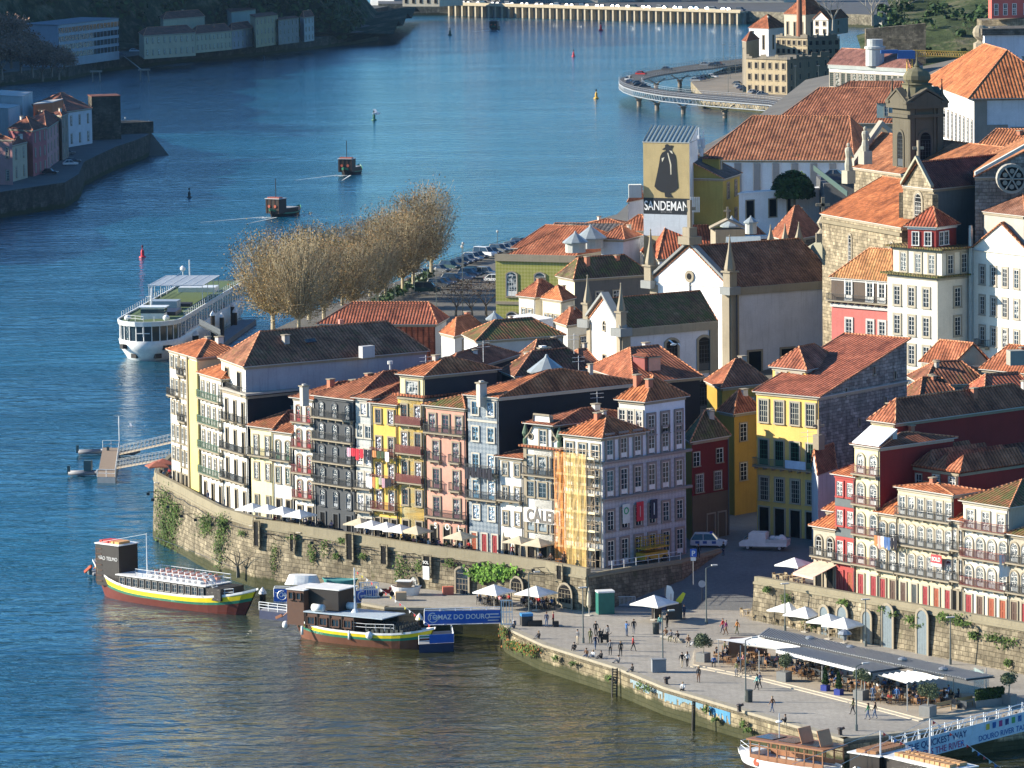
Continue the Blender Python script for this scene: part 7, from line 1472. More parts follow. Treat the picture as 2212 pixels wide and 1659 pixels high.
for x,y,pose,top,leg,rz,wh,wm in[(300,440,'stand','navy','denim',2.5,'near the blue bin',0),(358,438,'lean','red','black',1.5,'by the low planter',0),(568,592,'stand','grey','beige',2.2,'left of the tall lamp',0),(678,585,'stand','olive','olive',2.8,'just right of the tall lamp',1),(725,520,'stand','black','black',3.0,'at the back of the group',0),(760,585,'stand','black','black',3.3,'with long hair in the middle of the group',1),(826,555,'stand','grey','black',2.4,'pushing the stroller',1),(722,640,'walk','navy','denim',.4,'in front of the group',0),(850,685,'lean','grey','black',2.8,'behind the seated trio',0),(940,695,'stand','black','black',3.0,'with a white bag near the edge',1),(1047,652,'walk','red','black',-1.4,'with a backpack',0),(990,522,'phone','blue','denim',-.9,'in the open square',0),(1053,502,'stand','black','grey',.3,'with white hair beside the photographer',0),(1280,465,'stand','teal','denim',.5,'by the tall bin',1),(1342,450,'stand','black','black',.8,'below the flags',0),(1490,375,'stand','navy','navy',2.0,'right of the yellow flag',0),(1822,497,'walk','red','navy',1.2,'with a yellow cap',0),(1850,512,'walk','purple','brown',1.4,'next to the red jacketed one',0),(1946,508,'walk','orange','olive',1.1,'with a light backpack',0),(1470,795,'walk','black','beige',.2,'in a strolling couple',0),(1515,788,'walk','white','black',.2,'in a strolling couple',1),(1613,920,'stand','black','brown',2.6,'alone in a short dark coat',1),(1940,872,'stand','olive','grey',2.2,'in a long coat by the bicycles',1),(2117,988,'walk','teal','black',1.2,'in a long grey green coat',1),(2142,972,'walk','denim','black',1.2,'behind the long grey green coat',0),(2250,1182,'walk','brown','denim',1.0,'in a fur collared jacket',0),(2947,1198,'walk','olive','black',1.4,'alone near the platform',1),(3077,1242,'walk','green','denim',1.3,'with a pale rucksack in a pair',1),(3137,1235,'walk','black','denim',1.3,'in a pair beside the green jacket',1)]:
	person(Q(x,y,ZQ),rz,pose,top,leg,wh,bool(wm))
for x,y,pose,top,leg,rz,wh,z in[(235,540,'edge','black','grey',2.3,'alone near the left edge',ZQ),(22,455,'edge','black','denim',2.0,'by the gate at the water edge',ZQ),(540,638,'edge','black','black',2.8,'crouched by the quay edge',ZQ),(645,690,'sit','brown','denim',2.6,'with legs over the quay edge',3.05),(705,705,'edge','white','denim',2.4,'in the seated trio on the edge',ZQ),(775,712,'edge','black','black',2.2,'leaning back in the seated trio',ZQ),(925,750,'edge','grey','grey',1.9,'with a bag by the edge',ZQ),(1045,828,'edge','black','grey',2.0,'by the iron ladder',ZQ),(1478,985,'sit','white','black',2.7,'on the painted quay edge',3.05),(1330,510,'sit','brown','beige',2.7,'first on the long kerb',3.42),(1375,530,'sit','grey','olive',2.7,'second on the long kerb',3.42),(1432,540,'sit','black','beige',2.6,'third on the long kerb',3.42),(1525,575,'sit','brown','beige',2.9,'bent forward left of the olive tree',3.42),(1588,600,'edge','black','white',1.9,'lying back left of the olive tree',ZQ),(1745,755,'sit','blue','black',3.0,'at the left corner of the terrace',3.5),(2367,1268,'edge','black','black',1.6,'reaching up near the boat',ZQ)]:
	person(Q(x,y,z),rz,pose,top,leg,wh)
b=MB();b.tube(Q(1290,525,3.2),Q(1480,560,3.2),.24,6);o=b.build('log_bench',plaster((.3,.28,.24),.4),off=(0,0,0));tag(o,'long low kerb bench where several people sit','bench')
# ---------------- parasols, tables, chairs ----------------
def parasol_mesh(W,h,c,closed=False):
	k=('um',W,h,c,closed)
	if k in MC:return MC[k]
	b=MB();n=4 if not closed else 8
	if closed:b.lathe((0,0,h-2.3),[(.12,0),(.28,.3),(.24,1.2),(.12,2.0),(.03,2.35)],8)
	else:
		r=W/2*1.414;t=V((0,0,h))
		pts=[V((r*cos(pi/4+i*pi/2),r*sin(pi/4+i*pi/2),h-W*.24))for i in range(4)];P8=[]
		for i in range(4):P8+=[pts[i],(pts[i]+pts[(i+1)%4])/2+V((0,0,.06))]
		for i in range(8):
			a,q=P8[i],P8[(i+1)%8];b.face([t,a,q]);b.face([a,a-V((0,0,.16)),q-V((0,0,.16)),q]);b.face([t-V((0,0,.05)),q-V((0,0,.05)),a-V((0,0,.05))])
	p=MB();p.tube((0,0,0),(0,0,h),.045,6);p.box((0,0,0),(.7,.7,.08))
	MC[k]=(p.mesh('parasol',paint((.55,.5,.42))),b.mesh('canopy',paint(c,.8)));return MC[k]
UW,UB=(.78,.77,.73),(.55,.47,.33)
def parasol(u,v,z,W,label,c=UW,closed=False,rz=.9,h=2.9):
	"""u,v: top of the parasol, z: floor"""
	P=gp(u,v,z+h);P.z=z;m=parasol_mesh(W,h,c,closed);o=inst(m[0],'parasol',None,P,rz);tag(o,label,'parasol','parasols');inst(m[1],'canopy',o);return P
tb=MB();tb.tube((0,0,0),(0,0,.72),.04,6);tb.box((0,0,.72),(.72,.72,.04));tb.box((0,0,0),(.4,.4,.03));
WOOD=paint((.30,.16,.07),.6);WICK=paint((.42,.33,.20),.7);DKC=paint((.05,.045,.04),.7)
ch=MB();ch.box((0,0,.42),(.44,.44,.04));
for x in(-.2,.2):
	for y in(-.2,.2):ch.box((x,y,0),(.035,.035,.42 if y>0 else .85))
ch.obox((-.2,-.21,.55),(.4,0,0),(0,-.03,0),(0,0,.28))
TM_={c:(tb.mesh('cafe_table',m),ch.mesh('chair',m))for c,m in(('w',WOOD),('k',WICK),('d',DKC))}
tcount={}
def table(P,rz,c,where,ppl=0,seed=0,nch=4,grp=None):
	r_=random.Random(seed*7+int(P.x*10));n=tcount[where]=tcount.get(where,0)+1
	cn={'w':'wooden','k':'pale wicker','d':'dark'}[c];lab='%s small %s table %s'%(ordn(n-1),cn,where);g=grp or 'tables '+where
	o=inst(TM_[c][0],'cafe_table',None,P,rz);tag(o,lab,'table',g)
	for i in range(nch):
		a=rz+i*pi/2;q=P+V((cos(a),sin(a),0))*.78;f=a+pi/2;o=inst(TM_[c][1],'chair',None,q,f);tag(o,'%s chair at the %s table %s'%(cn,ordn(n-1),where),'chair','chairs '+where)
		if i<ppl or(ppl<0 and r_.random()<.55):
			cs=['black','black','navy','grey','brown','denim','black','white','olive','red','beige','navy','blue','pink'];person(V((q.x,q.y,P.z+.47)),f,'sit',cs[r_.randrange(len(cs))],['black','denim','navy','grey'][r_.randrange(4)],'seated '+where,r_.random()<.5,'guests '+where)
for i,(u,v,c)in enumerate([(545,1085,UW),(578,1088,UW),(610,1092,UW),(647,1099,UW)]):parasol(u,v+1,7.6,3.1,'white square parasol at the left of the raised street, %s of four'%ORD[i],c)
for i,(u,v,c)in enumerate([(778,1117,UB),(803,1122,UW),(835,1126,UW),(864,1131,UW),(899,1134,UB)]):parasol(u,v+1,7.35,3.0,'%s parasol below the yellow houses, %s from the left'%(('beige' if c==UB else 'white'),ORD[i]),c)
parasol(994,1147,7.2,3.0,'single beige parasol in front of the pink house',UB);parasol(1121,1157,7.1,2.8,'beige parasol beside the narrow white house',UB);parasol(1163,1162,7.1,3.0,'beige parasol in front of the winery house',UB)
parasol(1087,1150,7.15,1,'closed beige parasol by the blue tiled house',UB,True)
parasol(338,996,7.9,2.6,'rust red parasol at the bend of the wall, the outer one',(.30,.10,.06),rz=.3);parasol(352,990,7.9,2.6,'rust red parasol at the bend of the wall, the inner one',(.26,.08,.05),rz=.3)
def wp_at(f,off,z):
	i=min(len(wp)-2,int(f));p=wp[i].lerp(wp[i+1],f-i);n=wn[i];return V((p.x-n.x*off,p.y-n.y*off,z))
for k in range(8):table(wp_at(11.2+k*.11*1.0,1.8+.5*(k%2),7.68),.9,'d','below the left street parasols',2,k)
for k in range(10):table(wp_at(13.1+k*.13,1.8+.6*(k%2),7.38),.9,'d','below the yellow street houses',2,k)
for k in range(3):table(wp_at(15.4+k*.3,2.0,7.2),.9,'d','on the street before the winery house',1,k)
for k in range(4):table(wp_at(3.6+k*.8,1.4,7.95),.9,'d','at the bend of the river wall',2,k,2)
person(wp_at(9.2,.9,7.9),2.3,'lean','navy','navy','leaning at the parapet near the yellow end house',False,'people on the raised street')
for k,(f,t)in enumerate(((12.6,'grey'),(12.75,'blue'),(12.9,'black'),(13.0,'black'),(14.9,'red'),(16.2,'brown'))):person(wp_at(f,1.6,7.45),2.4+k,('stand','walk')[k%2],t,'black','on the raised street',k%2==0,'people on the raised street')
for(u,v,l,W)in((1067,1262,'white parasol by the vine on the lower quay',3.6),(1158,1265,'white parasol left of the arched wooden door',3.6)):parasol(u,v,ZQ,W,l)
parasol(1272,1270,ZQ,1,'closed cream parasol beside the green cabin',UB,True,h=3.2);parasol(1380,1240,ZQ-.3,1,'closed cream parasol by the river wall doorway',UB,True)if False else None
parasol(1413,1285,3.1,4.0,'white parasol of the promotion stand with flags')
for i,(u,v)in enumerate(((1045,1305),(1062,1308),(1078,1303),(1090,1308),(1140,1310),(1155,1314),(1170,1310),(1182,1316))):table(gp(u,v,ZQ),.8,'d','beside the river wall vine',3,i)
for i,(u,v)in enumerate(((1704,1300),(1739,1310),(1790,1325),(1823,1333))):parasol(u,v,ZQ,3.6,'large white parasol under the terrace wall, %s from the left'%ORD[i],rz=.86)
parasol(1716,1204,7.05,3.3,'white parasol on the terrace beside the salmon awning')
for i,(u,v)in enumerate([(1615,1330),(1632,1338),(1648,1334),(1668,1345),(1690,1350),(1706,1343),(1722,1356),(1742,1362),(1760,1352),(1778,1368),(1798,1374),(1815,1364),(1832,1380),(1850,1372)]):table(gp(u,v,ZQ),.8+i*.2,'k','between terrace wall and dark roof',0 if i<9 else-1,i)
for i,(u,v)in enumerate([(1685,1254),(1700,1257),(1722,1262)]):table(gp(u,v,7.06),.8,'k','on top of the terrace',0,i)
A,Bq=lp(1762,1212,GL0,GL1),lp(1806,1222,GL0,GL1);n_=V(((Bq-A).y,-(Bq-A).x,0)).normalized();b=MB();b.obox(A,Bq-A,n_*3.4+V((0,0,-1.0)),(0,0,.05));b.obox(A+n_*3.4+V((0,0,-1.25)),Bq-A,n_*.04,(0,0,.3));o=b.build('awning',paint((.75,.50,.38),.8),off=(0,0,0));tag(o,'salmon coloured awning over the first terrace doors','awning')
# ---------------- open air restaurant ----------------
PL=[Q(1560,775,3.),Q(1680,760,3.)];pf=[gp(u,v,3.0)for u,v in((1498,1438),(1659,1470),(1850,1518),(1994,1556),(2186,1527))];pb=[gp(2150,1490,3.0),gp(1900,1425,3.0),gp(1700,1375,3.0),gp(1560,1380,3.0),gp(1500,1405,3)]
b=MB();b.prism([xy(p)for p in pf+pb],2.9,3.16,0,1);o=b.build('terrace_platform',[plaster((.5,.44,.34),.3),plaster((.40,.34,.26),.3)],off=(0,0,0));tag(o,'low stone edged platform of the open air restaurant','platform')
b=MB();q=[p+V((-.5,-.5,0))for p in pf];b.prism([xy(p)for p in q[:-1]+[pf[-1]]+pb],2.9,3.07,0);o=b.build('platform_step',plaster((.5,.44,.34),.3),off=(0,0,0));tag(o,'lower stone step round the restaurant platform','step')
ZR=6.1;SLAT=paint((.26,.27,.28),.4,.5,.5)
root=thing('restaurant_pavilion',gp(1860,1480,3.1),'long open air restaurant pavilion with dark slatted roof','pavilion')
def roofslab(name,pts,z,m,n,sl=True):
	q=[gp(u,v,z)for u,v in pts];b=MB();b.prism([xy(p)for p in q],z-.2,z-.1,1,1,True)
	if sl:
		for i in range(n):a_=q[0].lerp(q[1],i/n);c_=q[3].lerp(q[2],i/n);e=(q[1]-q[0])/n*.55;b.obox(V((a_.x,a_.y,z-.06)),e,c_-a_,(0,0,.1),0)
	b.build(name,[m,paint((.04,.042,.048))],root);return q
r1=roofslab('slatted_roof',[(1661,1356),(2149,1460),(2088,1467),(1640,1372)],ZR+.25,SLAT,90)
r2=roofslab('flat_roof',[(1760,1396),(1976,1438),(1880,1451),(1676,1402)],ZR,SLAT,34)
b=MB();p0,p1=gp(1676,1403,ZR),gp(1880,1452,ZR);b.obox(V((p0.x,p0.y,ZR-.3)),p1-p0,(0,-.25,0),(0,0,.3));b.build('white_fascia',WP,root)
def fabric(pts,z,label,n=9):
	q=[gp(u,v,z)for u,v in pts];b=MB();
	for i in range(n):
		for j in range(6):
			def S(a,c):p=q[0].lerp(q[1],a).lerp(q[3].lerp(q[2],a),c);return(p.x,p.y,z-.22*abs(sin(a*n*pi)))
			for h_ in range(4):
				a0,a1=(i+h_/4)/n,(i+(h_+1)/4)/n;b.face([S(a0,j/6),S(a1,j/6),S(a1,(j+1)/6),S(a0,(j+1)/6)])
	o=b.build('fabric_canopy',paint((.76,.75,.71),.8),root,smooth=True)
fabric([(1546,1381),(1659,1368),(1700,1376),(1604,1390)],ZR,'a',1);fabric([(1604,1391),(1672,1376),(1752,1393),(1676,1401)],ZR-.05,'b',10);fabric([(1896,1457),(1986,1444),(2041,1461),(1950,1473)],ZR-.1,'c',7)
for u,v in((1552,1436),(1600,1450),(1640,1462),(1776,1481),(1868,1513),(1960,1537),(2060,1512),(2130,1500),(1720,1440),(1980,1490)):P=gp(u,v,3.1);b=MB();b.tube(P,V((P.x,P.y,ZR-.2)),.06,6);b.build('post',paint((.4,.4,.38)),root)
b=MB();g0_,g1_=gp(1690,1425,3.1),gp(2150,1515,3.1);g0_,g1_=V((r1[3].x,r1[3].y,3.1)),V((r1[2].x,r1[2].y,3.1));b.obox(g0_,g1_-g0_,(0,.1,0),(0,0,.9));b.build('back_wall',paint((.06,.07,.08),.2),root)
b=MB();p=gp(2120,1508,3.1);b.box(p,(.1,5,2.8),.2)
q0_,q1_=gp(2045,1500,3.15),gp(2125,1497,3.15);b.obox(q0_,q1_-q0_,(0,.06,0),(0,0,2.5));m_,t_,bb_=newmat('clear_glass',.05,.6);bb_.inputs['Base Color'].default_value=(.5,.65,.62,1);bb_.inputs['Alpha'].default_value=.3;b.build('glass_screen',m_,root)
p=Q(2040,705,3.1);b=MB();b.box(p,(4,1.6,2.1),-.2);o=b.build('bar_hut',paint((.10,.055,.035)),off=(0,0,0));tag(o,'dark wooden bar hut under the left fabric canopy','hut')
for i,(u,v,z)in enumerate(((1825,1383,6.5),(1838,1403,6.3),(1750,1383,6.4),(1950,1429,6.5),(2038,1450,6.5))):P=gp(u,v,z-.2);b=MB();b.lathe(P,[(.25,0),(.5,.2),(.5,.35),(.1,.5)]if i else[(.2,0),(.25,.5),(.8,.7),(.55,1.0),(.1,1.2)],10);b.build('roof_vent',paint((.3,.32,.34),.4,.5,.5),root)
for i,(u,v)in enumerate([(1560,1425),(1575,1432),(1592,1437),(1610,1441),(1628,1447),(1580,1410),(1600,1417),(1622,1424),(1645,1430),(1668,1440)]):table(gp(u,v,3.17),.9+i*.15,'w','below the left fabric canopy',-1,i)
for i,(u,v)in enumerate([(1700,1448),(1716,1455),(1735,1461),(1752,1468),(1770,1455),(1790,1462),(1812,1470),(1800,1483),(1830,1492),(1848,1484),(1740,1444),(1762,1440)]):table(gp(u,v,3.17),.9+i*.15,'w','below the dark flat roof',-1,i)
for i,(u,v)in enumerate([(1885,1490),(1904,1496),(1925,1490),(1900,1513),(1922,1520),(1945,1512),(1968,1518),(1960,1498),(1985,1505),(2005,1498),(1990,1522),(2015,1515),(2035,1506),(2030,1522),(2055,1515)]):table(gp(u,v,3.17),.9+i*.15,'w','at the right end of the restaurant',3 if i%3 else-1,i)
for i,(u,v,t)in enumerate(((1938,1518,'blue'),(1886,1516,'denim'),(1955,1490,'grey'))):person(gp(u,v,3.17),2.6,'stand',t,'denim',('standing between the right tables','beside the high table','serving at the right tables')[i],False)
for i,(x0,x1,y0_,y1_)in enumerate(((2022,2056,1541,1534),(2066,2102,1531,1524))):
	p0,p1=gp(x0,y0_,3.17),gp(x1,y1_,3.17);b=MB();b.obox(p0+V((0,0,.42)),p1-p0,(0,.5,0),(0,0,.05));b.obox(p0+V((0,.5,.6)),p1-p0,(0,.05,0),(0,0,.35))
	for f in(0,.95):b.obox(p0+(p1-p0)*f,(.08,0,0),(0,.5,0),(0,0,.45))
	o=b.build('bench',paint((.42,.27,.12)),off=(0,0,0));tag(o,('left','right')[i]+' wooden bench along the front of the restaurant','bench','benches of the restaurant')
OLV=[leafmat((.12,.15,.08)),leafmat((.16,.19,.11)),leafmat((.07,.09,.045))]
def potted(u,v,w_,h_,cr,label,pc=(.20,.20,.19),col=False):
	P=gp(u,v,3.1);root=thing('potted_tree',P,label,'potted tree','potted trees of the restaurant');b=MB();b.box((P.x,P.y,3.1),(w_,w_,w_*.9),.9);b.build('planter',paint(pc),root)
	b=MB();b.tube(P+V((0,0,w_*.8)),P+V((.1,0,h_-cr*1.2)),.09,6,0,.06);b.tube(P+V((.1,0,h_-cr*1.3)),P+V((.5,.2,h_-cr*.6)),.05,5);b.tube(P+V((.1,0,h_-cr*1.3)),P+V((-.4,.1,h_-cr*.5)),.05,5);b.build('trunk',BARK,root)
	b=MB();r_=random.Random(int(u))
	if col:
		for k in range(700):a_=r_.random()*6.28;zz=r_.random();q=.42*(1-zz*.8)*r_.random()**.4;p=P+V((q*cos(a_),q*sin(a_),.8+zz*(h_-.8)));s_=.09;d1=V((r_.uniform(-1,1),r_.uniform(-1,1),r_.uniform(-1,1))).normalized()*s_;d2=d1.cross(V((r_.uniform(-1,1),1,r_.uniform(-1,1)))).normalized()*s_;b.face([p-d1,p-d2,p+d1,p+d2],r_.randrange(3))
	else:
		for cxx,cyy,czz,q in[(r_.uniform(-.5,.5)*cr,r_.uniform(-.5,.5)*cr,r_.uniform(-.4,.2)*cr,cr*r_.uniform(.45,.7))for _ in range(7)]:
			for k in range(230):
				d=V((r_.gauss(0,1),r_.gauss(0,1),r_.gauss(0,1))).normalized()*q*r_.random()**.35;p=P+V((cxx+.1,cyy,h_-cr*.7+czz))+d;s_=.085*r_.uniform(.6,1.3);d1=V((r_.uniform(-1,1),r_.uniform(-1,1),r_.uniform(-1,1))).normalized()*s_;d2=d1.cross(V((r_.uniform(-1,1),1,r_.uniform(-1,1)))).normalized()*s_*.7;b.face([p-d1,p-d2,p+d1,p+d2],r_.randrange(3))
	b.build('crown',OLV if not col else GRM,root,uv=False)
potted(1519,1430,1.15,3.2,1.1,'olive tree in a dark box at the left corner of the restaurant');potted(1694,1472,1.2,3.1,1.0,'olive tree in a grey box before the left end of the flat roof');potted(1860,1512,1.2,3.4,1.05,'olive tree in a grey box at the right end of the flat roof');potted(2004,1548,1.3,3.7,1.25,'bushy olive tree in a grey box at the front corner');potted(2179,1522,1.2,3.4,1.0,'gnarled olive tree at the far right corner')
potted(1783,1493,.75,2.5,.5,'slim dark shrub in a blue pot, the left one',(.02,.04,.25),True);potted(1812,1502,.75,2.4,.5,'slim dark shrub in a blue pot, the right one',(.02,.04,.25),True)
p0,p1=gp(2108,1530,3.12),gp(2170,1522,3.12);root=thing('hedge_box',p0,'long grey planter with a green hedge at the right end of the restaurant','planter');b=MB();b.obox(p0,p1-p0,(0,.9,0),(0,0,.75));b.build('box',paint((.2,.2,.19)),root);b=MB();r_=random.Random(1)
for k in range(1500):p=p0.lerp(p1,r_.random())+V((0,r_.random()*1.0,.7+r_.random()*1.1));s_=.11;d1=V((r_.uniform(-1,1),r_.uniform(-1,1),r_.uniform(-1,1))).normalized()*s_;d2=d1.cross(V((r_.uniform(-1,1),1,r_.uniform(-1,1)))).normalized()*s_;b.face([p-d1,p-d2,p+d1,p+d2],r_.randrange(3))
b.build('hedge',GRM,root,uv=False)
# ---------------- lamps, bins and small things on the quay ----------------
for(u,vb,vt,z,st,l)in((1143,1330,1242,3,'plain','by the blue bin'),(1260,1389,1272,3,'cap','among the standing groups'),(1432,1450,1328,3,'plain','beside the metal cabinet'),(1526,1347,1232,3,'plain','where the square starts to slope'),(1611,1515,1389,3,'plain','on the quay before the restaurant'),(1850,1578,1448,3,'plain','nearest the bottom right corner'),(1696,1362,1269,3,'cap','leftmost under the terrace wall'),(1870,1396,1305,3,'cap','second under the terrace wall'),(2053,1435,1345,3,'cap','third under the terrace wall')):
	P=gp(u,vb,z);lamp(P,zof(P,vt)-z,st,'tall dark lamp post '+l,'lamp posts on the quay',.3)
for(u,v,l)in((1417,1369,'in the open square'),(1618,1516,'beside the lamp post before the restaurant'),(1461,1198,'in the shade of the corner building')):P=gp(u,v,3 if v>1250 else 6.97);b=MB();b.lathe(P,[(.36,0),(.38,1.1),(.42,1.12),(.42,1.25),(.1,1.3)],10);o=b.build('litter_bin',paint((.04,.045,.04)),off=(0,0,0));tag(o,'dark round litter bin '+l,'bin','litter bins')
P=gp(1423,1451,3);b=MB();b.box(P,(1.5,.9,1.35),.1,0);b.box(P+V((0,0,1.35)),(1.6,1,.08),.1,0);o=b.build('metal_cabinet',plaster((.25,.26,.27),.6));tag(o,'grey metal cabinet covered in graffiti at the foot of a lamp','cabinet')
for(u,v,l)in((1439,1478,'above the painted part of the quay wall'),(1597,1537,'near the bottom right boats'),(1815,1588,'at the corner of the quay')):P=gp(u,v,3);b=MB();b.lathe(P,[(.28,0),(.2,.15),(.2,.5),(.34,.6),(.3,.75),(.1,.8)],10);b.tube(P+V((-.1,0,.55)),P+V((.45,0,.75)),.14,8);o=b.build('bollard',paint((.05,.035,.03)),off=(0,0,0));tag(o,'rusty iron mooring bollard '+l,'bollard','mooring bollards')
for(x,y,l)in((903,800,'dark iron ladder fixed to the quay wall'),(1585,1085,'rusty chain and ring hanging on the quay wall')):
	P=Q(x,y,3);b=MB();n_=V((-.5,-.85,0));w_=.25 if x<1000 else .1
	for s_ in(-w_,w_):b.tube(P+n_*.35+V((s_,0,.1)),P+n_*.55+V((s_,0,-3.4)),.09,4)
	for k in range(10):b.tube(P+n_*.45+V((-w_,0,-.3*k)),P+n_*.45+V((w_,0,-.3*k)),.05,4)
	o=b.build('ladder' if x<1000 else 'mooring_chain',paint((.02,.018,.015)),off=(0,0,0));tag(o,l,'ladder' if x<1000 else 'chain')
P=Q(805,322,3);b=MB();b.box(P,(1.9,1.5,2.5),.2,0);b.box(P+V((0,0,2.5)),(2.0,1.6,.18),.2,1);q=P+V((-.35,-.85,0));b.obox(q+V((-.4,0,.2)),(1.3,.26,0),(0,-.04,0),(0,0,2.1),2);o=b.build('portable_toilet',[paint((.02,.14,.11)),WP,paint((.02,.11,.09))]);tag(o,'green portable toilet cabin with white roof beside the river wall','cabin')
b=MB();P=Q(720,290,3);b.obox(P+V((-1.4,0,0)),(1.9,.3,0),(0,.1,0),(0,0,2.9));o=b.build('white_board',WP,off=(0,0,0));tag(o,'white boards leaning between the closed parasol and green cabin','board')
A,Bq=Q(905,262,3),Q(1065,262,3);b=MB()
for k in range(15):p=A.lerp(Bq,k/14);b.tube(p+V((0,0,.15)),p+V((0,0,1.1)),.02,4)
rails(b,[A,Bq],1.15,3,.035,(.12,1.));o=b.build('crowd_barrier',RAILW,off=(0,0,0));tag(o,'grey metal crowd barrier left of the promotion stand','barrier')
def flag(x,y,xt,yt,w_,c,label):
	P=Q(x,y,3);h_=zof(P,1244.25+yt/4)-3;dx=(xt-x)/4*.052;b=MB();q=MB();pr=P
	b.tube(P,P+V((0,0,h_*.95)),.03,4)
	pts=[(0,.25,w_*.8),(dx*.2,.5,w_),(dx*.5,.75,w_),(dx*.9,.95,w_*.6),(dx,1.,.05)]
	for(a0,f0,w0),(a1,f1,w1)in zip(pts,pts[1:]):q.face([P+V((a0,0,h_*f0)),P+V((a0+w0,0,h_*f0)),P+V((a1+w1,0,h_*f1)),P+V((a1,0,h_*f1))])
	o=b.build('feather_flag',IRON,off=(0,0,0));tag(o,label,'flag','feather flags');q.build('sail',paint(c,.7),o,off=(0,0,0))
flag(1325,330,1340,95,.9,(.75,.75,.75),'slim white feather flag behind the stand');flag(1290,340,1280,180,.9,(.02,.03,.10),'navy feather flag at the left of the stand');flag(1375,362,1480,158,.75,(.65,.60,.04),'leaning yellow feather flag right of the stand')
P=Q(1250,370,3);b=MB();b.box(P,(1.0,.8,2.3),.2);o=b.build('promotion_stand',BLK);tag(o,'dark promotion kiosk at the foot of the flags','stand')
P=Q(1405,375,3);b=MB();b.obox(P+V((-.9,0,0)),(1.8,0,0),(0,.5,1.8),(0,.06,0));b.obox(P+V((-.9,1,0)),(1.8,0,0),(0,-.5,1.8),(0,.06,0));o=b.build('sandwich_board',DKC,off=(0,0,0));tag(o,'black sandwich board behind the yellow flag','sign')
P=Q(125,425,3);b=MB();b.box(P,(1.3,1.1,1.1),.2,0);b.box(P+V((0,0,1.1)),(1.35,1.15,.3),.2,1);o=b.build('waste_container',[DKC,paint((.05,.25,.5))]);tag(o,'dark waste container with blue lid near the white gate','container')
for i,(x,y)in enumerate(((200,430),(380,435))):P=Q(x,y,3);b=MB();b.box(P,(1.6 if i==0 else .6,.6,.6),.1);o=b.build('flower_box',BLK);tag(o,('low black flower box right of the waste container','small black planter where the red jacketed person leans')[i],'planter')
P=Q(1643,215,3.6);b=MB();b.tube(P,P+V((0,0,1.6)),.04,5);b.tube(P+V((0,-.05,2.)),P+V((0,.02,2.)),.42,14,1);o=b.build('round_sign',[IRON,paint((.4,.42,.45))],off=(0,0,0));tag(o,'round traffic sign seen from behind on the slope','sign')
P=Q(800,575,3);b=MB();b.box(P+V((0,0,.35)),(.9,.5,.6),0);b.obox(P+V((-.4,-.2,.6)),(.3,0,.6),(0,.4,0),(0,0,.4));b.tube(P+V((.4,0,.8)),P+V((.8,0,1.1)),.03,4)
for x in(-.3,.35):
	for y in(-.25,.25):b.tube(P+V((x,y-.02,.15)),P+V((x,y+.02,.15)),.15,8)
o=b.build('stroller',BLK,off=(0,0,0));tag(o,'black baby stroller in the standing group','stroller')
for i,x in enumerate((1990,2055)):
	P=Q(x,850,3.1);b=MB()
	for q in(-.5,.5):
		for k in range(12):a0,a1=k*pi/6,(k+1)*pi/6;b.tube(P+V((q+.33*cos(a0),0,.34+.33*sin(a0))),P+V((q+.33*cos(a1),0,.34+.33*sin(a1))),.025,4)
	for a_,c_ in(((-.5,.34),(-.15,.85)),((-.15,.85),(.35,.85)),((.35,.85),(0,.34)),((0,.34),(-.5,.34)),((0,.34),(-.15,.95)),((.5,.34),(.38,1.0)),((.38,1.),(.2,1.05))):b.tube(P+V((a_[0],0,a_[1])),P+V((c_[0],0,c_[1])),.025,4)
	o=b.build('bicycle',BLK,off=(0,0,0));tag(o,('black bicycle beside the person in the long coat','second bicycle leaning by the restaurant step')[i],'bicycle','parked bicycles')
for(u,v,L,c,c2,l,rz)in((655,1270,4.6,(.7,.7,.68),(.30,.07,.05),'upturned white rowing boat with red bottom at the foot of the wall',-.25),(735,1268,4.6,(.06,.25,.24),(.1,.3,.3),'green rowing boat at the foot of the river wall',-.35),(878,1284,3.7,(.75,.75,.72),(.3,.2,.12),'white boat with small cabin standing on the landing',-.2)):
	P=gp(u,v,3.0);b=MB();hull(b,L,2.0,1.0,.3,.2,[(.3,0),(1,0)],deck=1,n=10)
	if 'cabin' in l:b.box((-.2,0,1.0),(1.6,1.4,1.1),0,1);b.box((-.2,0,2.1),(1.9,1.6,.1),0,0)
	if 'upturned' in l:b.v=[(x,y,1.2-z)for x,y,z in b.v]
	o=b.build('rowing_boat',[paint(c),paint(c2)],off=(0,0,0));o.location=P+V((0,0,.35));o.rotation_euler=(0,0,rz);o.scale=(1,1,.6);tag(o,l,'boat','boats drawn up at the river wall')
P=gp(835,1288,3);b=MB()
for x in(-.65,.65):b.tube(P+V((x,-.06,.3)),P+V((x,.06,.3)),.3,10,1)
b.box(P+V((0,0,.35)),(.9,.3,.45),0,0);b.box(P+V((-.3,0,.8)),(.7,.28,.12),0,1);b.tube(P+V((.65,0,.3)),P+V((.4,0,1.1)),.05,4,0);b.box(P+V((.45,0,.7)),(.25,.3,.35),0,0);o=b.build('motorbike',[paint((.35,.02,.02)),BLK],off=(0,0,0));tag(o,'red motorbike parked on the landing by the wall','motorbike')
for i,(u,v)in enumerate(((866,1326-22),(968,1292))):P=gp(u,v-8,3);b=MB();b.box(P,(1.3,.9,.95),.1);o=b.build('pallet_crate',paint((.45,.33,.2)if i==0 else(.5,.13,.08)));tag(o,('pale pallet crate by the white boat','red slatted planter crate left of the tall doorway')[i],'crate')
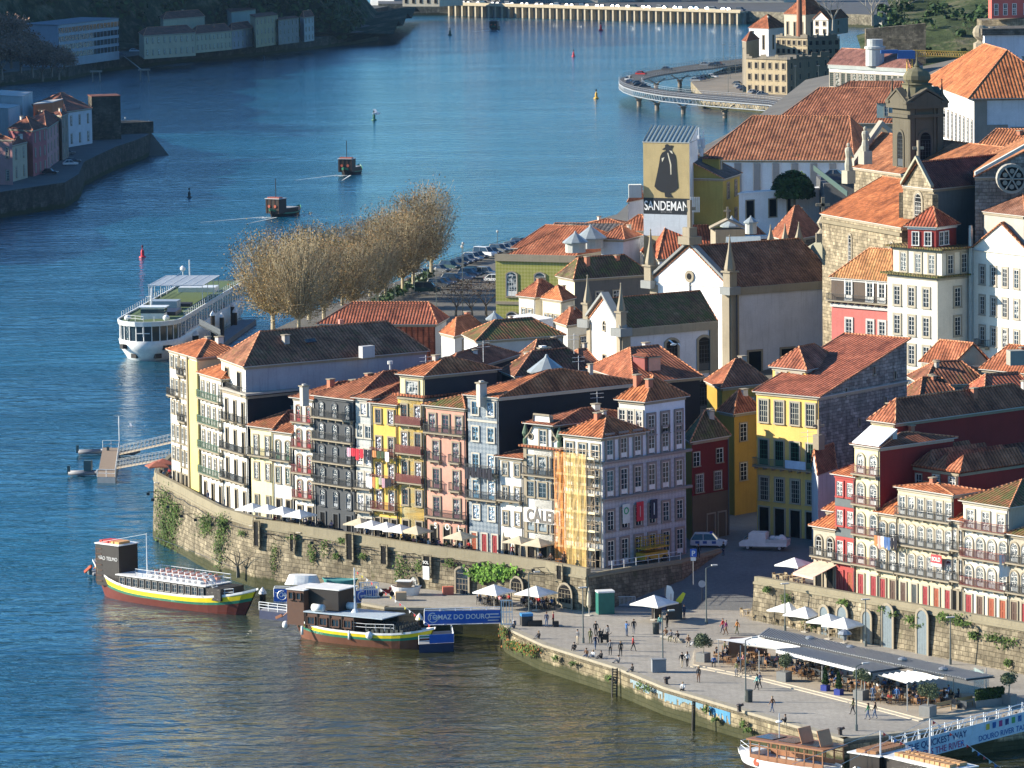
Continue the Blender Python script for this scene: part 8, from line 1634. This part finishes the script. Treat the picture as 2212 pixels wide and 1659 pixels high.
# ---------------- vehicles and lift in the square ----------------
P=gp(1531,1181,6.96);o=car(P,-.12,'suv',(.62,.64,.66),'white and blue marked patrol car parked in the shade',None,'patrol_car');b=MB();b.box((.3,0,1.68),(.3,1.1,.12));q=b.build('light_bar',paint((.02,.05,.5)),off=(0,0,0));q.parent=o
b=MB();
for x in(-1.3,-.4,.7):b.box((x,-.90,.5),(.5,.04,.32));
q=b.build('blue_markings',paint((.03,.08,.30)),off=(0,0,0));q.parent=o
P=gp(1652,1187,6.96);root=thing('pickup_truck',P,'white crew cab pickup loaded with pale sacks','truck',None,2.86);b=MB()
b.loft([[V((x,y,z))for x,z in((-2.9,.55),(2.9,.45),(2.95,.9),(2.6,1.15),(1.9,1.3),(-.3,1.3),(-.3,.95),(-2.9,.95))]for y in(-.98,.98)]);b.box((.75,0,1.3),(2.1,1.8,.75));b.box((.7,0,2.05),(1.9,1.7,.08));b.face([(2.5,-.85,1.2),(2.5,.85,1.2),(1.75,.8,2.08),(1.75,-.8,2.08)]);o=b.build('body',paint((.66,.68,.68),.3),off=(0,0,0));o.parent=root
b=MB()
for x,w_ in((.1,.9),(1.1,.9)):b.obox((x-.15,-.91,1.35),(w_,0,0),(0,-.02,0),(0,0,.6))
b.face([(2.42,-.75,1.32),(2.42,.75,1.32),(1.85,.7,2.02),(1.85,-.7,2.02)]);o=b.build('windows',glass('g'),off=(0,0,0));o.parent=root
b=MB();b.obox((-2.95,-1,.95),(2.6,0,0),(0,.05,0),(0,0,.4));b.obox((-2.95,.95,.95),(2.6,0,0),(0,.05,0),(0,0,.4));b.obox((-2.95,-1,.95),(.05,0,0),(0,2,0),(0,0,.4));o=b.build('load_bed',paint((.5,.52,.52)),off=(0,0,0));o.parent=root
wm_=car_mesh('van',(.5,.5,.5))[3]
for x in(-2.0,1.9):
	for y in(-.85,.85):inst(wm_,'wheel',root,(x,y,.34))
b=MB();r_=random.Random(3)
for k in range(9):c_=(-2.5+r_.random()*1.8,r_.uniform(-.6,.6),1.0+r_.random()*.3);b.lathe(c_,[(.1,0),(.38,.1),(.42,.3),(.2,.5)],7)
o=b.build('sacks',paint((.6,.6,.58),.9),off=(0,0,0));M_=root;o.location=P;o.rotation_euler=(0,0,2.86);tag(o,'heap of pale sacks on the pickup load bed','sacks')
P=gp(1398,1213,6.97);root=thing('scissor_lift',P,'yellow scissor lift with railed platform in front of the tiled corner building','lift');YL=paint((.50,.30,.03),.5)
an=math.atan2(dfull.y,dfull.x);ax_=V((cos(an),sin(an),0));ay_=V((sin(an),-cos(an),0));O=P-ax_*2.0
b=MB();b.obox(O+V((0,0,.5)),ax_*4.0,ay_*1.5,(0,0,.8));b.obox(O+V((0,0,1.75)),ax_*4.2,ay_*1.6,(0,0,.14));b.build('chassis',YL,root)
b=MB();q0=O+V((0,0,1.9));rails(b,[q0,q0+ax_*4.2,q0+ax_*4.2+ay_*1.6,q0+ay_*1.6,q0],1.1,.8,.04);
for k in range(2):b.tube(O+ay_*.2+V((0,0,1.3)),O+ax_*3.8+ay_*.2+V((0,0,1.7)),.06,4);b.tube(O+ax_*3.8+ay_*1.4+V((0,0,1.3)),O+ay_*1.4+V((0,0,1.7)),.06,4)
b.build('platform_rails',YL,root);wh=MB();wh.tube((0,-.15,0),(0,.15,0),.42,12);whm=wh.mesh('wheel',BLK)
for x in(.6,3.4):
	for y in(.1,1.4):q=O+ax_*x+ay_*y-root.location;inst(whm,'wheel',root,(q.x,q.y,.42),an)
P=gp(1498,1263,5.5);h_=zof(P,1190)-5.5;b=MB();b.tube(P,P+V((0,0,h_)),.05,5);o=b.build('parking_sign',paint((.3,.3,.3)),off=(0,0,0));tag(o,'blue parking sign with a white P at the top of the slope','sign');b=MB();b.obox(P+V((-.36,-.1,h_-.95)),(.75,0,0),(0,-.04,0),(0,0,.95),0);b.text('P',.85,P+V((0,-.15,h_-.8)),(1,0,0),(0,0,1),1,out=.02,bold=.02);b.obox(P+V((-.3,-.1,h_-1.4)),(.6,0,0),(0,-.03,0),(0,0,.4),1);b.build('sign_plate',[paint((.02,.10,.45)),WP],o,off=(0,0,0))
for i,(u,v,t)in enumerate(((1563,1201,'black'),(1509,1206,'black'))):person(gp(u,v,6.96),2.+i,'stand',t,'navy',('behind the patrol car in the shade','by the retaining wall in the shade')[i],False,'people in the shaded square')
root=thing('ramp_railing',low[1]+V((0,0,7)),'thin steel railing above the shaded retaining wall','railing');b=MB();pts_=[V((p.x,p.y,7.35))for p in low[1:4]];rails(b,pts_,1.0,1.5,.03);b.build('rails',RAILW,root)
Af,Bf=lp(1214,1000,FL[5],FL[6]),FL[6];Af.z=0;Bf=V((Bf.x,Bf.y,0));dS=(Bf-Af);dn=dS.normalized();nS=V((dn.y,-dn.x,0));zT=lp(1240,985,FL[5],FL[6]).z;root=thing('scaffolding',(Af.x,Af.y,7),'scaffolding wrapped in orange and yellow netting on the corner building','scaffolding')
b=MB();nx_=5;nz_=6
for k in range(nx_+1):
	for o_f in(.35,1.35):q=Af+dS*(k/nx_)+nS*o_f;b.tube(V((q.x,q.y,7)),V((q.x,q.y,zT+.4)),.05,5)
for j in range(nz_+1):
	z=7+(zT-7)*j/nz_
	for o_f in(.35,1.35):q=Af+nS*o_f;b.tube(V((q.x,q.y,z+.9)),V((q.x,q.y,z+.9))+dS,.035,4)
	if j<nz_:
		for k in range(0,nx_,2):q=Af+dS*(k/nx_)+nS*1.38;q1=Af+dS*((k+1)/nx_)+nS*1.38;b.tube(V((q.x,q.y,z)),V((q1.x,q1.y,z+(zT-7)/nz_)),.03,4)
b.build('tubes',paint((.5,.38,.25),.5),root);b=MB()
for j in range(1,nz_+1):z=7+(zT-7)*j/nz_;q=Af+nS*.4;b.obox(V((q.x,q.y,z)),dS,nS*.9,(0,0,.06));q=Af+nS*1.3;b.obox(V((q.x,q.y,z)),dS,nS*.04,(0,0,.28))
b.build('boards',paint((.75,.66,.42),.8),root)
def netmat(c):
	m,t,bb=newmat('netting',.8,.1);bb.inputs['Base Color'].default_value=(*c,1);uv=N(t,'UVMap').outputs[0];n=noise(t,mapn(t,uv,(.5,1.2,1)),1.,4);t.links.new(ramp(t,n,[(.3,(.38,)*3),(.7,(.62,)*3)]),bb.inputs['Alpha']);return m
NY,NO=netmat((.80,.55,.20)),netmat((.85,.33,.08))
for a_,c_,m_,nm in((.0,.30,NO,'orange'),(.30,.80,NY,'yellow')):
	b=MB();q=Af+dS*a_+nS*1.45;z1_=zT+.6;e=dS*(c_-a_)
	for k in range(8):
		for j in range(8):
			def S(x,y):r0=q+e*(x/8)+nS*(.10*sin(x*1.7+y));return(r0.x,r0.y,7.1+(z1_-7.1)*y/8)
			b.face([S(k,j),S(k+1,j),S(k+1,j+1),S(k,j+1)])
	b.build(nm+'_netting',m_,root)
def washing(h,xf0,xf1,z,cols,label,out=1.3):
	(P0_,a_)=h.at(0,xf0*h.L(0),z,out);(P1_,_)=h.at(0,xf1*h.L(0),z,out);P0_+=h.root.location;P1_+=h.root.location;root=thing('washing_line',P0_,label,'washing','washing lines');b=MB();b.tube(P0_,P1_,.02,3);b.build('line',IRON,root);d=P1_-P0_;n=len(cols);r_=random.Random(len(label));
	for i,c in enumerate(cols):
		b=MB();w_=d/n*.86;hh0=r_.uniform(.8,1.5);q=P0_+d*(i/n);S=lambda f,z_:q+w_*f+V((0,0,-z_))+V((.04*sin(f*9),-.05*z_,0));m_=5
		for k in range(m_):b.face([S(k/m_,hh0*(1 if k%4 else .9)),S((k+1)/m_,hh0),S((k+1)/m_,0),S(k/m_,0)])
		b.build('garment',paint(c,.9),root)
W_,R_,K_,B_,O_=(.75,.75,.75),(.55,.03,.05),(.02,.02,.03),(.08,.16,.35),(.55,.22,.08)
fz_=lambda h,f:h.zb+(h.ze-h.zb)*f
washing(YH,-.75,.95,fz_(YH,.60)+.9,[(.6,.35,.42),R_,R_,R_,K_,K_,O_,(.05,.08,.04),(.05,.08,.04),W_],'long line of pink, red and dark washing across the yellow house')
washing(YH,-.05,.98,fz_(YH,.40)+.9,[W_,W_,O_,(.5,.55,.1),(.4,.38,.3),(.5,.3,.35),K_,K_],'line with a big white sheet and striped towels below the red washing',1.1)
washing(BT,.05,.95,fz_(BT,.5)+.8,[K_]*5,'dark washing hung on the balcony of the blue tiled house',.9);washing(SOLD,-.32,.1,fz_(SOLD,.5)+.8,[O_,(.6,.35,.3),W_,B_,B_,K_,K_],'coloured washing on the balcony left of the sold sign',1.)
P,a_=SOLD.at(0,SOLD.L(0)*.70,fz_(SOLD,.5)-1.6,.85);P+=SOLD.root.location;b=MB();e=V((cos(a_),sin(a_),0));nn_=V((e.y,-e.x,0));b.obox(P,e*1.7,nn_*.04,(0,0,1.3),0);b.obox(P+nn_*.045,e*1.7,nn_*.01,(0,0,.35),1);b.text('SOLD',.62,P+e*.85+nn_*.05+V((0,0,.6)),e,(0,0,1),1,out=.02,sx=.9,bold=.02);o=b.build('sold_sign',[paint((.6,.03,.04)),WP],off=(0,0,0));tag(o,'red sign with white lettering hung on a balcony of the terrace row','sign')
p=lp(2172,1197,GL0,GL1)+rw_n*.9;b=MB()
for k in range(5):b.face([p+V((k*.45,0,-2.5+.1*k)),p+V((k*.45+.45,-.05,-2.4)),p+V((k*.45+.45,0,0)),p+V((k*.45,0,0))])
o=b.build('laundry_sheet',WP,off=(0,0,0));tag(o,'large white sheet hung from a balcony near the right edge','laundry')
b=MB();d0=(PK.P[1]-PK.P[0]).normalized()
for k,chh in enumerate('SOL'):b.text(chh,1.0,PK.P[0]+d0*(PK.L(0)*(.22+.3*k))+V((0,0,PK.zb+(PK.ze-PK.zb)/5*.62)),d0,(0,0,1),0,out=.16,bold=.02)
b.build('lettering',WP,PK.root)
for x,c,nm in((1,(.6,.65,.62),'white banner with a green ring'),(2,(.5,.03,.05),'red vertical banner'),(3,(.02,.025,.05),'navy vertical banner with a bottle mark')):
	q=V((FL[6].x,FL[6].y,11.9))+dfull*((x+.5)/6)+nr*.35;e=dfull.normalized();b=MB();b.obox(q-e*.6,e*1.25,nr*.04,(0,0,2.3),0)
	if x==1:
		for k in range(10):t0_,t1_=k*.63,(k+1)*.63;b.tube(q+nr*.08+e*.36*cos(t0_)+V((0,0,1.5+.36*sin(t0_))),q+nr*.08+e*.36*cos(t1_)+V((0,0,1.5+.36*sin(t1_))),.07,4,1)
	if x==3:b.tube(q+nr*.08+V((0,0,.5)),q+nr*.08+V((0,0,1.9)),.07,5,2)
	if x==2:b.tube(q+nr*.08+V((0,0,.5)),q+nr*.08+V((0,0,1.8)),.05,5,2)
	o=b.build('banner',[paint(c,.7),paint((.05,.35,.15)),paint((.6,.4,.4)if x==2 else(.6,.6,.6))],off=(0,0,0));tag(o,nm+' hung on the corner building','banner','banners on the corner building')
# ---------------- river wall details ----------------
def wallpt(u,v):
	best=None
	for i in range(3,len(wp)-1):
		A,Bq=wp[i],wp[i+1];p=lp(u,v,A,Bq);s_=(p-A).xy.dot((Bq-A).xy)/(Bq-A).xy.length_squared
		if-.02<=s_<=1.02:best=(p,(Bq-A).xy.normalized());
	p,d=best;t=V((d.x,d.y,0));return p,t,V((t.y,-t.x,0))
def wallwin(u,v,w_,h_,kind,label,nm='wall_niche',m=None,gk='k'):
	p,t,n=wallpt(u,v);a_=math.atan2(t.y,t.x);me=wmesh(w_,h_,kind,m or MUR,m or DK,gk,.22);z0=p.z;q=p+n*.62;o=inst(me[0],nm,None,(q.x,q.y,z0),a_);tag(o,label,'opening','openings in the river wall');inst(me[1],'dark_inside',o)
for i,(u,v,w_,h_)in enumerate([(563,1178,.8,3.0),(640,1190,.6,2.2),(764,1208,1.0,3.2),(838,1217,.9,2.2)]):wallwin(u,v,w_,h_,'x','tall dark slot in the river wall, %s from the left'%ORD[i])
wallwin(1007,1308,1.9,4.6,'e','tall grey arched doorway in the river wall','doorway',STONE,'g');wallwin(1230,1312,2.3,2.8,'a','wide arched wooden door in the river wall','doorway',STONE,'k');wallwin(903,1300,1.6,3.2,'a','pale bricked up arch in the river wall','doorway',MUR,'c');wallwin(1125,1290,1.8,2.4,'a','dark arch behind the quay parasols','doorway',STONE,'k');wallwin(930,1236,1.0,2.0,'x','opening with a white sign board in the river wall','doorway');wallwin(1218,1250,.8,1.6,'x','small barred window near the end of the river wall')
p,t,n=wallpt(930,1232);b=MB();b.obox(p+n*.8-t*.5+V((0,0,-1)),t*1.0,n*.04,(0,0,1.6),0);b.text('SOL',.5,p+n*.86+V((0,0,.9)),t,(0,0,1),0,out=.02,bold=.02);o=b.build('sign_board',WP,off=(0,0,0));tag(o,'white restaurant board set in a slot of the river wall','sign')
r_=random.Random(12);IV=[leafmat((.05,.09,.02)),leafmat((.09,.14,.03)),leafmat((.04,.06,.02))]
def ivy(label,pts,n,s0=.14,wallf=wallpt,mats=IV,nm='ivy'):
	b=MB()
	for k in range(n):
		u,v,ru,rv=r_.choice(pts);uu,vv=r_.gauss(u,ru*.6)+r_.choice((-1,0,0,1))*ru,r_.gauss(v,rv*.5)+r_.choice((-.6,0,.9))*rv
		try:p,t,nn=wallf(uu,vv)
		except TypeError:continue
		p=p+nn*(.35+r_.random()*.45);s_=s0*r_.uniform(.6,1.4);d1=(t*r_.uniform(-1,1)+V((0,0,r_.uniform(-1,1)))+nn*r_.uniform(-.5,.5)).normalized()*s_;d2=d1.cross(nn).normalized()*s_;b.face([p-d1,p-d2,p+d1,p+d2],r_.randrange(3))
	o=b.build(nm,mats,uv=False,off=(0,0,0));tag(o,label,'ivy','ivy on the river wall')
ivy('broad green ivy curtain at the left end of the river wall',[(360,1085,9,25),(364,1120,9,30),(362,1150,9,22),(378,1140,8,35),(385,1110,8,20)],2000)
ivy('small hanging ivy tuft on the river wall beside the larger curtain',[(452,1130,9,16)],500)
ivy('vertical strip of ivy left of the bare shrub',[(485,1150,8,25),(480,1190,7,25),(487,1130,6,12)],700)
ivy('bright green vine over the quay tables',[(1065,1230,25,8),(1085,1238,18,7),(1050,1240,10,8)],1600,.2,mats=[leafmat((.10,.20,.03)),leafmat((.14,.26,.04)),IV[0]],nm='vine')
tufts=[(600,1190,4,14),(597,1220,3,16),(678,1185,5,9),(682,1200,3,8),(708,1180,5,12),(733,1200,3,4),(745,1165,5,4),(790,1200,5,4),(870,1215,6,12),(885,1230,7,14),(910,1220,5,8),(975,1215,7,6),(865,1240,3,12),(530,1150,5,4),(640,1160,8,3)]
ivy('scattered tufts of weeds growing from the joints of the river wall',tufts,1500,.10,nm='weeds')
bs=make_tree('bare',71,5.2,1.9,0,IV,1.3,.1,trunk=.14,levels=5,bark=paint((.11,.10,.075)));p,t,n=wallpt(533,1215);tag(inst(bs[0],'bare_shrub',None,p+n*1.2+V((0,0,-1.8)),0,1.0),'leafless spreading shrub growing from the river wall above the striped boats','shrub')
for i,(u,v)in enumerate(((352,1062),(362,1075),(395,1090),(425,1110),(455,1118),(490,1127),(600,1153),(700,1165),(800,1182),(900,1195),(980,1205),(1060,1212),(1180,1225))):
	p,t,n=wallpt(u,v);b=MB();b.tube(p+n*.2,p+n*2.0+V((0,0,.1)),.045,4);b.tube(p+n*.2+V((0,0,-.8)),p+n*1.3,.035,4);b.box(p+n*2.0+V((0,0,-.35)),(.4,.3,.35));o=b.build('bracket_floodlight',IRON,off=(0,0,0));tag(o,'iron bracket with floodlight on the river wall, %s from the left'%ORD[i],'floodlight','floodlights on the river wall')
b=MB()
for i in range(5,len(wp)-2):
	a_=wp[i]+wn[i]*.3+V((0,0,-1.5));c_=wp[i+1]+wn[i+1]*.3+V((0,0,-1.5));m_=(a_+c_)/2+V((0,0,-.25));b.tube(a_,m_,.04,4);b.tube(m_,c_,.04,4)
o=b.build('cable',IRON,off=(0,0,0));tag(o,'dark electric cable sagging along the river wall','cable')
def terr(u,v):p=lp(u,v,RW0,RW1);t=dRW.normalized();t.z=0;t.normalize();return p,t,rw_n
for i,(u,vb,w_,h_)in enumerate(((1790,1375,1.3,3.2),(1829,1390,1.5,3.6),(1882,1388,1.3,3.6),(1927,1397,1.6,4.7),(2002,1410,1.6,4.9))):
	p,t,n=terr(u,vb);me=wmesh(w_,h_,'a',STONE,paint((.16,.20,.22)),'g',.3);q=p+n*.62;o=inst(me[0],'arched_door',None,(q.x,q.y,3.0),math.atan2(t.y,t.x));tag(o,'grey arched door in the terrace wall, %s from the left'%ORD[i],'door','arched doors of the terrace wall')
	b=MB();b.face([(x,-.05,z)for x,z in outline(w_,h_,2)]);qd=b.build('door_leaf',paint((.15,.19,.21)),o,off=(0,0,0))
ivy('weeds sprouting from the upper courses of the terrace wall',[(1760,1345,10,9),(1705,1290,5,7),(1830,1300,6,6),(1915,1313,4,4),(1937,1325,5,4),(1975,1335,8,5),(1990,1350,8,4),(2045,1330,6,6),(2075,1335,8,6),(2085,1345,12,3),(2110,1370,5,5),(2150,1375,10,6),(2180,1385,12,8),(2185,1430,5,5),(1665,1272,4,4)],2000,.11,terr,nm='weeds')
def quayf(u,v):
	for p,q in zip(qe,qe[1:]):
		x=lp(u,v,p,q);s_=(x-p).xy.dot((q-p).xy)/(q-p).xy.length_squared
		if 0<=s_<=1:t=(q-p).normalized();return x,t,V((t.y,-t.x,0))
ivy('green and rust weeds on the old quay corner beside the gangway',[(1115,1390,10,6),(1140,1398,10,6),(1158,1403,8,7),(1098,1365,4,8)],1200,.12,quayf,[IV[0],IV[1],leafmat((.25,.10,.03))],'weeds')
ivy('small tufts of weeds on the long quay wall',[(1210,1420,3,4),(1248,1432,4,3),(1325,1462,4,4),(1392,1480,5,6),(1410,1486,4,4),(1535,1530,3,5),(1555,1552,3,3),(1615,1562,3,5),(1625,1575,4,3)],900,.10,quayf,nm='weeds')
def paintpatch(label,quads,c):
	b=MB()
	for(u0,v0,u1,v1,hgt)in quads:
		a_=lp(u0,v0,*segq(u0));c_=lp(u1,v1,*segq(u1));t=(c_-a_);n=V((t.y,-t.x,0)).normalized()*.04;k_=22
		for k in range(k_):p=a_.lerp(c_,k/k_)+n;q=a_.lerp(c_,(k+.97)/k_)+n;h_=hgt*rnd.uniform(.3,1.15);b.face([(p.x,p.y,2.42-h_),(q.x,q.y,2.42-h_),(q.x,q.y,2.42),(p.x,p.y,2.42)])
	o=b.build('faded_paint',plaster(c,.6),off=(0,0,0));tag(o,label,'painted patch','paint on the quay wall')
def segq(u):
	for(u0,_),(u1,_),p,q in zip(QE,QE[1:],qe,qe[1:]):
		if u0<=u<=u1:return p,q
	return qe[-2],qe[-1]
paintpatch('pale blue faded paint on the quay wall under the seated person',[(1362,1462,1432,1490,.8)],(.26,.34,.37));paintpatch('blue faded paint on the quay wall left of the strong blue block',[(1436,1492,1520,1518,.8)],(.17,.29,.36));paintpatch('strong sky blue painted block on the quay wall',[(1532,1524,1578,1536,1.1)],(.09,.27,.44))
# ---------------- boats at the bottom right ----------------
WB_=paint((.30,.14,.07),.45)
S3=Loc('passenger_launch','white and black launch with varnished wooden glazed cabin and open roof hatches','boat',gp(1818,1692,0),gp(1622,1655,0)+V((-1.2,0,0)),None)
L=S3.L;b=MB();hull(b,L,4.2,1.5,.5,.2,[(.35,0),(1,1)],3.0,deck=0);S3.add('hull',b,[WP,BLK])
b=MB();z0=1.4;x0,x1=-L*.42,L*.28
for k in range(9):
	x=x0+(x1-x0)*k/8
	for y in(-1.6,1.6):b.box((x,y,z0),(.12,.12,1.9))
for y in(-1.6,1.6):b.obox((x0,y-.06,z0),(x1-x0,0,0),(0,.12,0),(0,0,.5));b.obox((x0,y-.06,z0+1.3),(x1-x0,0,0),(0,.12,0),(0,0,.1))
b.obox((x0-.3,-1.9,z0+1.9),(x1-x0+.6,0,0),(0,3.8,0),(0,0,.15));S3.add('cabin_frame',b,WB_)
b=MB()
for k in range(3):b.obox((x0+1+k*2.9,-1.1,z0+2.08),(2.2,0,0),(0,2.2,0),(0,0,.06))
S3.add('roof_windows',b,glass('g'))
b=MB()
for x in(x0+.8,x0+3.2):b.obox((x,-1,z0+2.1),(.5,0,1.5),(0,1.9,0),(.07,0,0))
S3.add('open_hatches',b,paint((.45,.22,.10)))
b=MB();rails(b,[(x1+.2,-1.5,1.6),(L*.44,-.6,1.9),(L*.44,.6,1.9),(x1+.2,1.5,1.6)],.9,1.2);b.tube((L*.1,0,z0+2),(L*.1,0,z0+4.6),.05,5);b.lathe((L*.1,0,z0+3.6),[(.1,0),(.35,.1),(.35,.2),(.1,.3)],8);S3.add('railing',b,RAILW)
b=MB();b.obox((L*.30,-1.2,1.45),(1.4,0,0),(0,2.4,0),(0,0,.5));S3.add('fore_locker',b,WP)
b=MB();b.tube((L*.2,1.95,1.2),(L*.2,2.0,1.2),.38,14);S3.add('life_ring',b,ORG)
b=MB();b.tube((-.5-.3,2.2,.6),(.6,2.2,.6),.18,8);S3.add('fender',b,WP)
for i,(s_,e_,l,mu)in enumerate((((1850,1710),(1965,1680),'dark boat with tan roof boxes behind the launch',1900),((2110,1745),(1890,1692),'black hulled boat with rows of life jackets on its roof',2007))):
	S4=Loc('tour_boat',l,'boat',gp(*s_,0),gp(*e_,0),'boats at the bottom right');L=S4.L;b=MB();hull(b,L,4.6,1.3,.8,1.2,[(.2,0),(.4,1),(1,1)],deck=1);S4.add('hull',b,[WP,BLK])
	b=MB();b.obox((-L*.35,-1.8,1.1),(L*.62,0,0),(0,3.6,0),(0,0,2.3),0);b.obox((-L*.37,-2,3.4),(L*.66,0,0),(0,4,0),(0,0,.12),1);S4.add('cabin',b,[BLK,WP]);b=MB();r_=random.Random(i)
	for k in range(22):b.box((-L*.3+(k%11)*L*.05,-.7+1.3*(k//11),3.55),(.55,1.0,.3),r_.random()*.2)
	S4.add('roof_load',b,paint((.50,.28,.12)if i else(.40,.20,.09)))
	P=gp(mu,1659,0);M0=gp(mu+2,1675,1.5);top=zof(M0,1588 if i==0 else 1563);b=MB();b.tube((M0.x,M0.y,1),(M0.x,M0.y,top),.12,8,0,.07);b.tube((M0.x,M0.y,top),(M0.x-8.5,M0.y+1,2.5),.025,3);b.tube((M0.x,M0.y,top),(M0.x+7.5,M0.y-1,1.8),.025,3);o=b.build('mast',RAILW,off=(0,0,0));tag(o,('left','right')[i]+' white mast with stays at the bottom right boats','mast','masts at the bottom right')
	b=MB()
	for k in range(14):p=V((M0.x,M0.y,top)).lerp(V((M0.x+7.5,M0.y-1,1.8)),(k+.5)/14);b.face([p,p+V((.3,0,-.25)),p+V((0,0,-.42))],k%3)
	o.select_set(False);q=b.build('pennants',[paint((.6,.06,.05)),WP,paint((.05,.2,.5))],o,off=(0,0,0))
A,Bq=gp(1905,1652,1.6),gp(2225,1562,5.2);A.z=1.3;Bq=dp(2232,1583,A.y+1.5)
A=dp(1930,1652,452);Bq=dp(2240,1570,462);d_=Bq-A;e=d_.normalized();upv=V((0,0,1));root=thing('gangway',A,'long sloping gangway with white banner about crossing the river','gangway')
b=MB();b.obox(A,d_,(0,1.8,0),(0,0,.15),0);b.obox(A+V((0,-.05,-.1)),d_,(0,-.06,0),(0,0,2.0),1);b.build('deck_and_banner',[paint((.4,.42,.43)),paint((.60,.66,.72),.5)],root)
b=MB()
for y in(-.1,1.8):
	rails(b,[A+V((0,y,1.)),Bq+V((0,y,1.))],1.5,1.6,.05,(.9,));n_=12
	for k in range(n_):b.tube(A.lerp(Bq,k/n_)+V((0,y,0)),A.lerp(Bq,(k+1)/n_)+V((0,y,2.4)),.05,4)
b.build('truss',RAILW,root)
b=MB();ez=V((0,0,1));b.text('THE QUICKEST WAY',.92,A+d_*.30+V((0,-.13,.95)),e,ez,0,out=.02,sx=.86,bold=.012);b.text('ACROSS THE RIVER',.92,A+d_*.30+V((0,-.13,.05)),e,ez,1,out=.02,sx=.86,bold=.012);b.text('DOURO RIVER TAXI',.78,A+d_*.76+V((0,-.13,.1)),e,ez,2,out=.02,sx=.9,bold=.012)
LM=[paint((.02,.04,.16)),paint((.40,.04,.18)),paint((.02,.12,.35)),paint((.65,.45,.05)),paint((.1,.35,.1))];b.build('lettering',LM,root)
for k,c in enumerate((3,2,1,0,4,2)):b=MB();b.obox(A+d_*(.64+k*.045)+V((0,-.14,1.05)),e*.45,(0,-.01,0),(0,0,.6));b.build('signal_flag',LM[c],root)
for i,(u,v,t)in enumerate(((2158,1570,'blue'),(2170,1567,'beige'),(2197,1560,'white'))):p=lp(u,v,A,Bq);person(V((p.x,p.y+.9,A.lerp(Bq,(p-A).xy.length/d_.xy.length).z+.15)),1.4,'walk',t,'black','on the long bannered gangway',i>0,'people on the gangway')
for i,(u,v)in enumerate(((1800,392),(1812,397),(1824,402),(1836,408),(1806,385))):p=dp(u,v,800);car(p,-.2,'car',CC[(i*2+1)%6][0],'%s car parked in the yard by the round tree, %s from the left'%(CC[(i*2+1)%6][1],ORD[i]),'cars in the church yard',simple=True)
p0,p1=dp(1757,368,806),dp(1830,425,770);b=MB();b.obox(p0,p1-p0,(.1,0,0),(0,0,.9));o=b.build('green_fence',paint((.06,.10,.085)),off=(0,0,0));tag(o,'green mesh fence sloping down beside the round tree','fence');A_=dp(1780,415,800);b=MB();b.prism([(A_.x,A_.y),(A_.x+7,A_.y-3),(A_.x+9,A_.y+20),(A_.x,A_.y+20)],8,dp(1800,397,800).z-.05,0);struct('yard',b,ASPH)
for i,(u,v,Y)in enumerate(((1044,770,570),(1240,752,600),(1290,880,560),(1745,965,540),(1250,800,590),(920,800,580))):
	p=dp(u,v+12,Y);b=MB();b.tube(p,p+V((0,0,2.6)),.03,4)
	for z in(1.8,2.3):b.tube(p+V((-.8,0,z)),p+V((.8,0,z+.1)),.02,4)
	o=b.build('aerial',RAILW,off=(0,0,0));tag(o,'thin television aerial on the roofs, %s listed from the river side'%ORD[i],'aerial','television aerials')
# ---------------- weathering clutter on the houses: chimneys, downpipes ----------------
rz_=random.Random(5);PIPE=paint((.10,.10,.10));CHM=[plaster((.45,.42,.37),.5),paint((.42,.17,.10),.9),plaster((.62,.60,.55),.4)]
for h in HS:
	if h.cat in('house','building')and h.kind=='hip' and h.rid and(h.P[0]-h.P[1]).length<60:
		r1,r2=h.rid;c_=(h.P[0]+h.P[2])/2
		for k in range(rz_.choice((1,1,2))):
			f=rz_.uniform(.1,.9);p=r1.lerp(r2,f);e=(h.P[rz_.choice((0,1,2,3))]-V((p.x,p.y,0)))*rz_.uniform(.1,.45);b=MB();w_=rz_.uniform(.5,.9);hh0=rz_.uniform(.5,1.1)
			b.box((p.x+e.x,p.y+e.y,p.z-h.hr-.2),(w_,w_*.8,h.hr*.75+hh0),.7,0);b.box((p.x+e.x,p.y+e.y,p.z-h.hr*.25-.2+hh0),(w_+.2,w_*.8+.2,.12),.7,1);b.build('chimney',[rz_.choice(CHM),STONE],h.roof)
	if h.nwin and h.cat=='house' and h.ze-h.zb>9:
		f=0 if 0 in h.nwin else 1;b=MB();P,a=h.at(f,h.L(f)-.12,h.zb,.12);P+=h.root.location;b.tube(P,(P.x,P.y,h.ze-.3),.075,5);b.build('downpipe',PIPE,h.root)
# ---------------- haze over the river ----------------
m=bpy.data.materials.new('haze');m.use_nodes=True;t=m.node_tree;t.nodes.remove(t.nodes['Principled BSDF']);pv=N(t,'VolumePrincipled');pv.inputs['Color'].default_value=(.38,.66,1,1);pv.inputs['Density'].default_value=.000014;pv.inputs['Anisotropy'].default_value=.2;t.links.new(pv.outputs[0],t.nodes['Material Output'].inputs['Volume'])
b=MB();b.obox((-1600,-60,-4),(2600,0,0),(0,3100,0),(0,0,200));o=b.build('haze',m,uv=False,off=(0,0,0));tag(o,'thin blue haze over the river','haze',kind='stuff')
for o in list(bpy.data.objects):
	if '_o' in o:del o['_o']
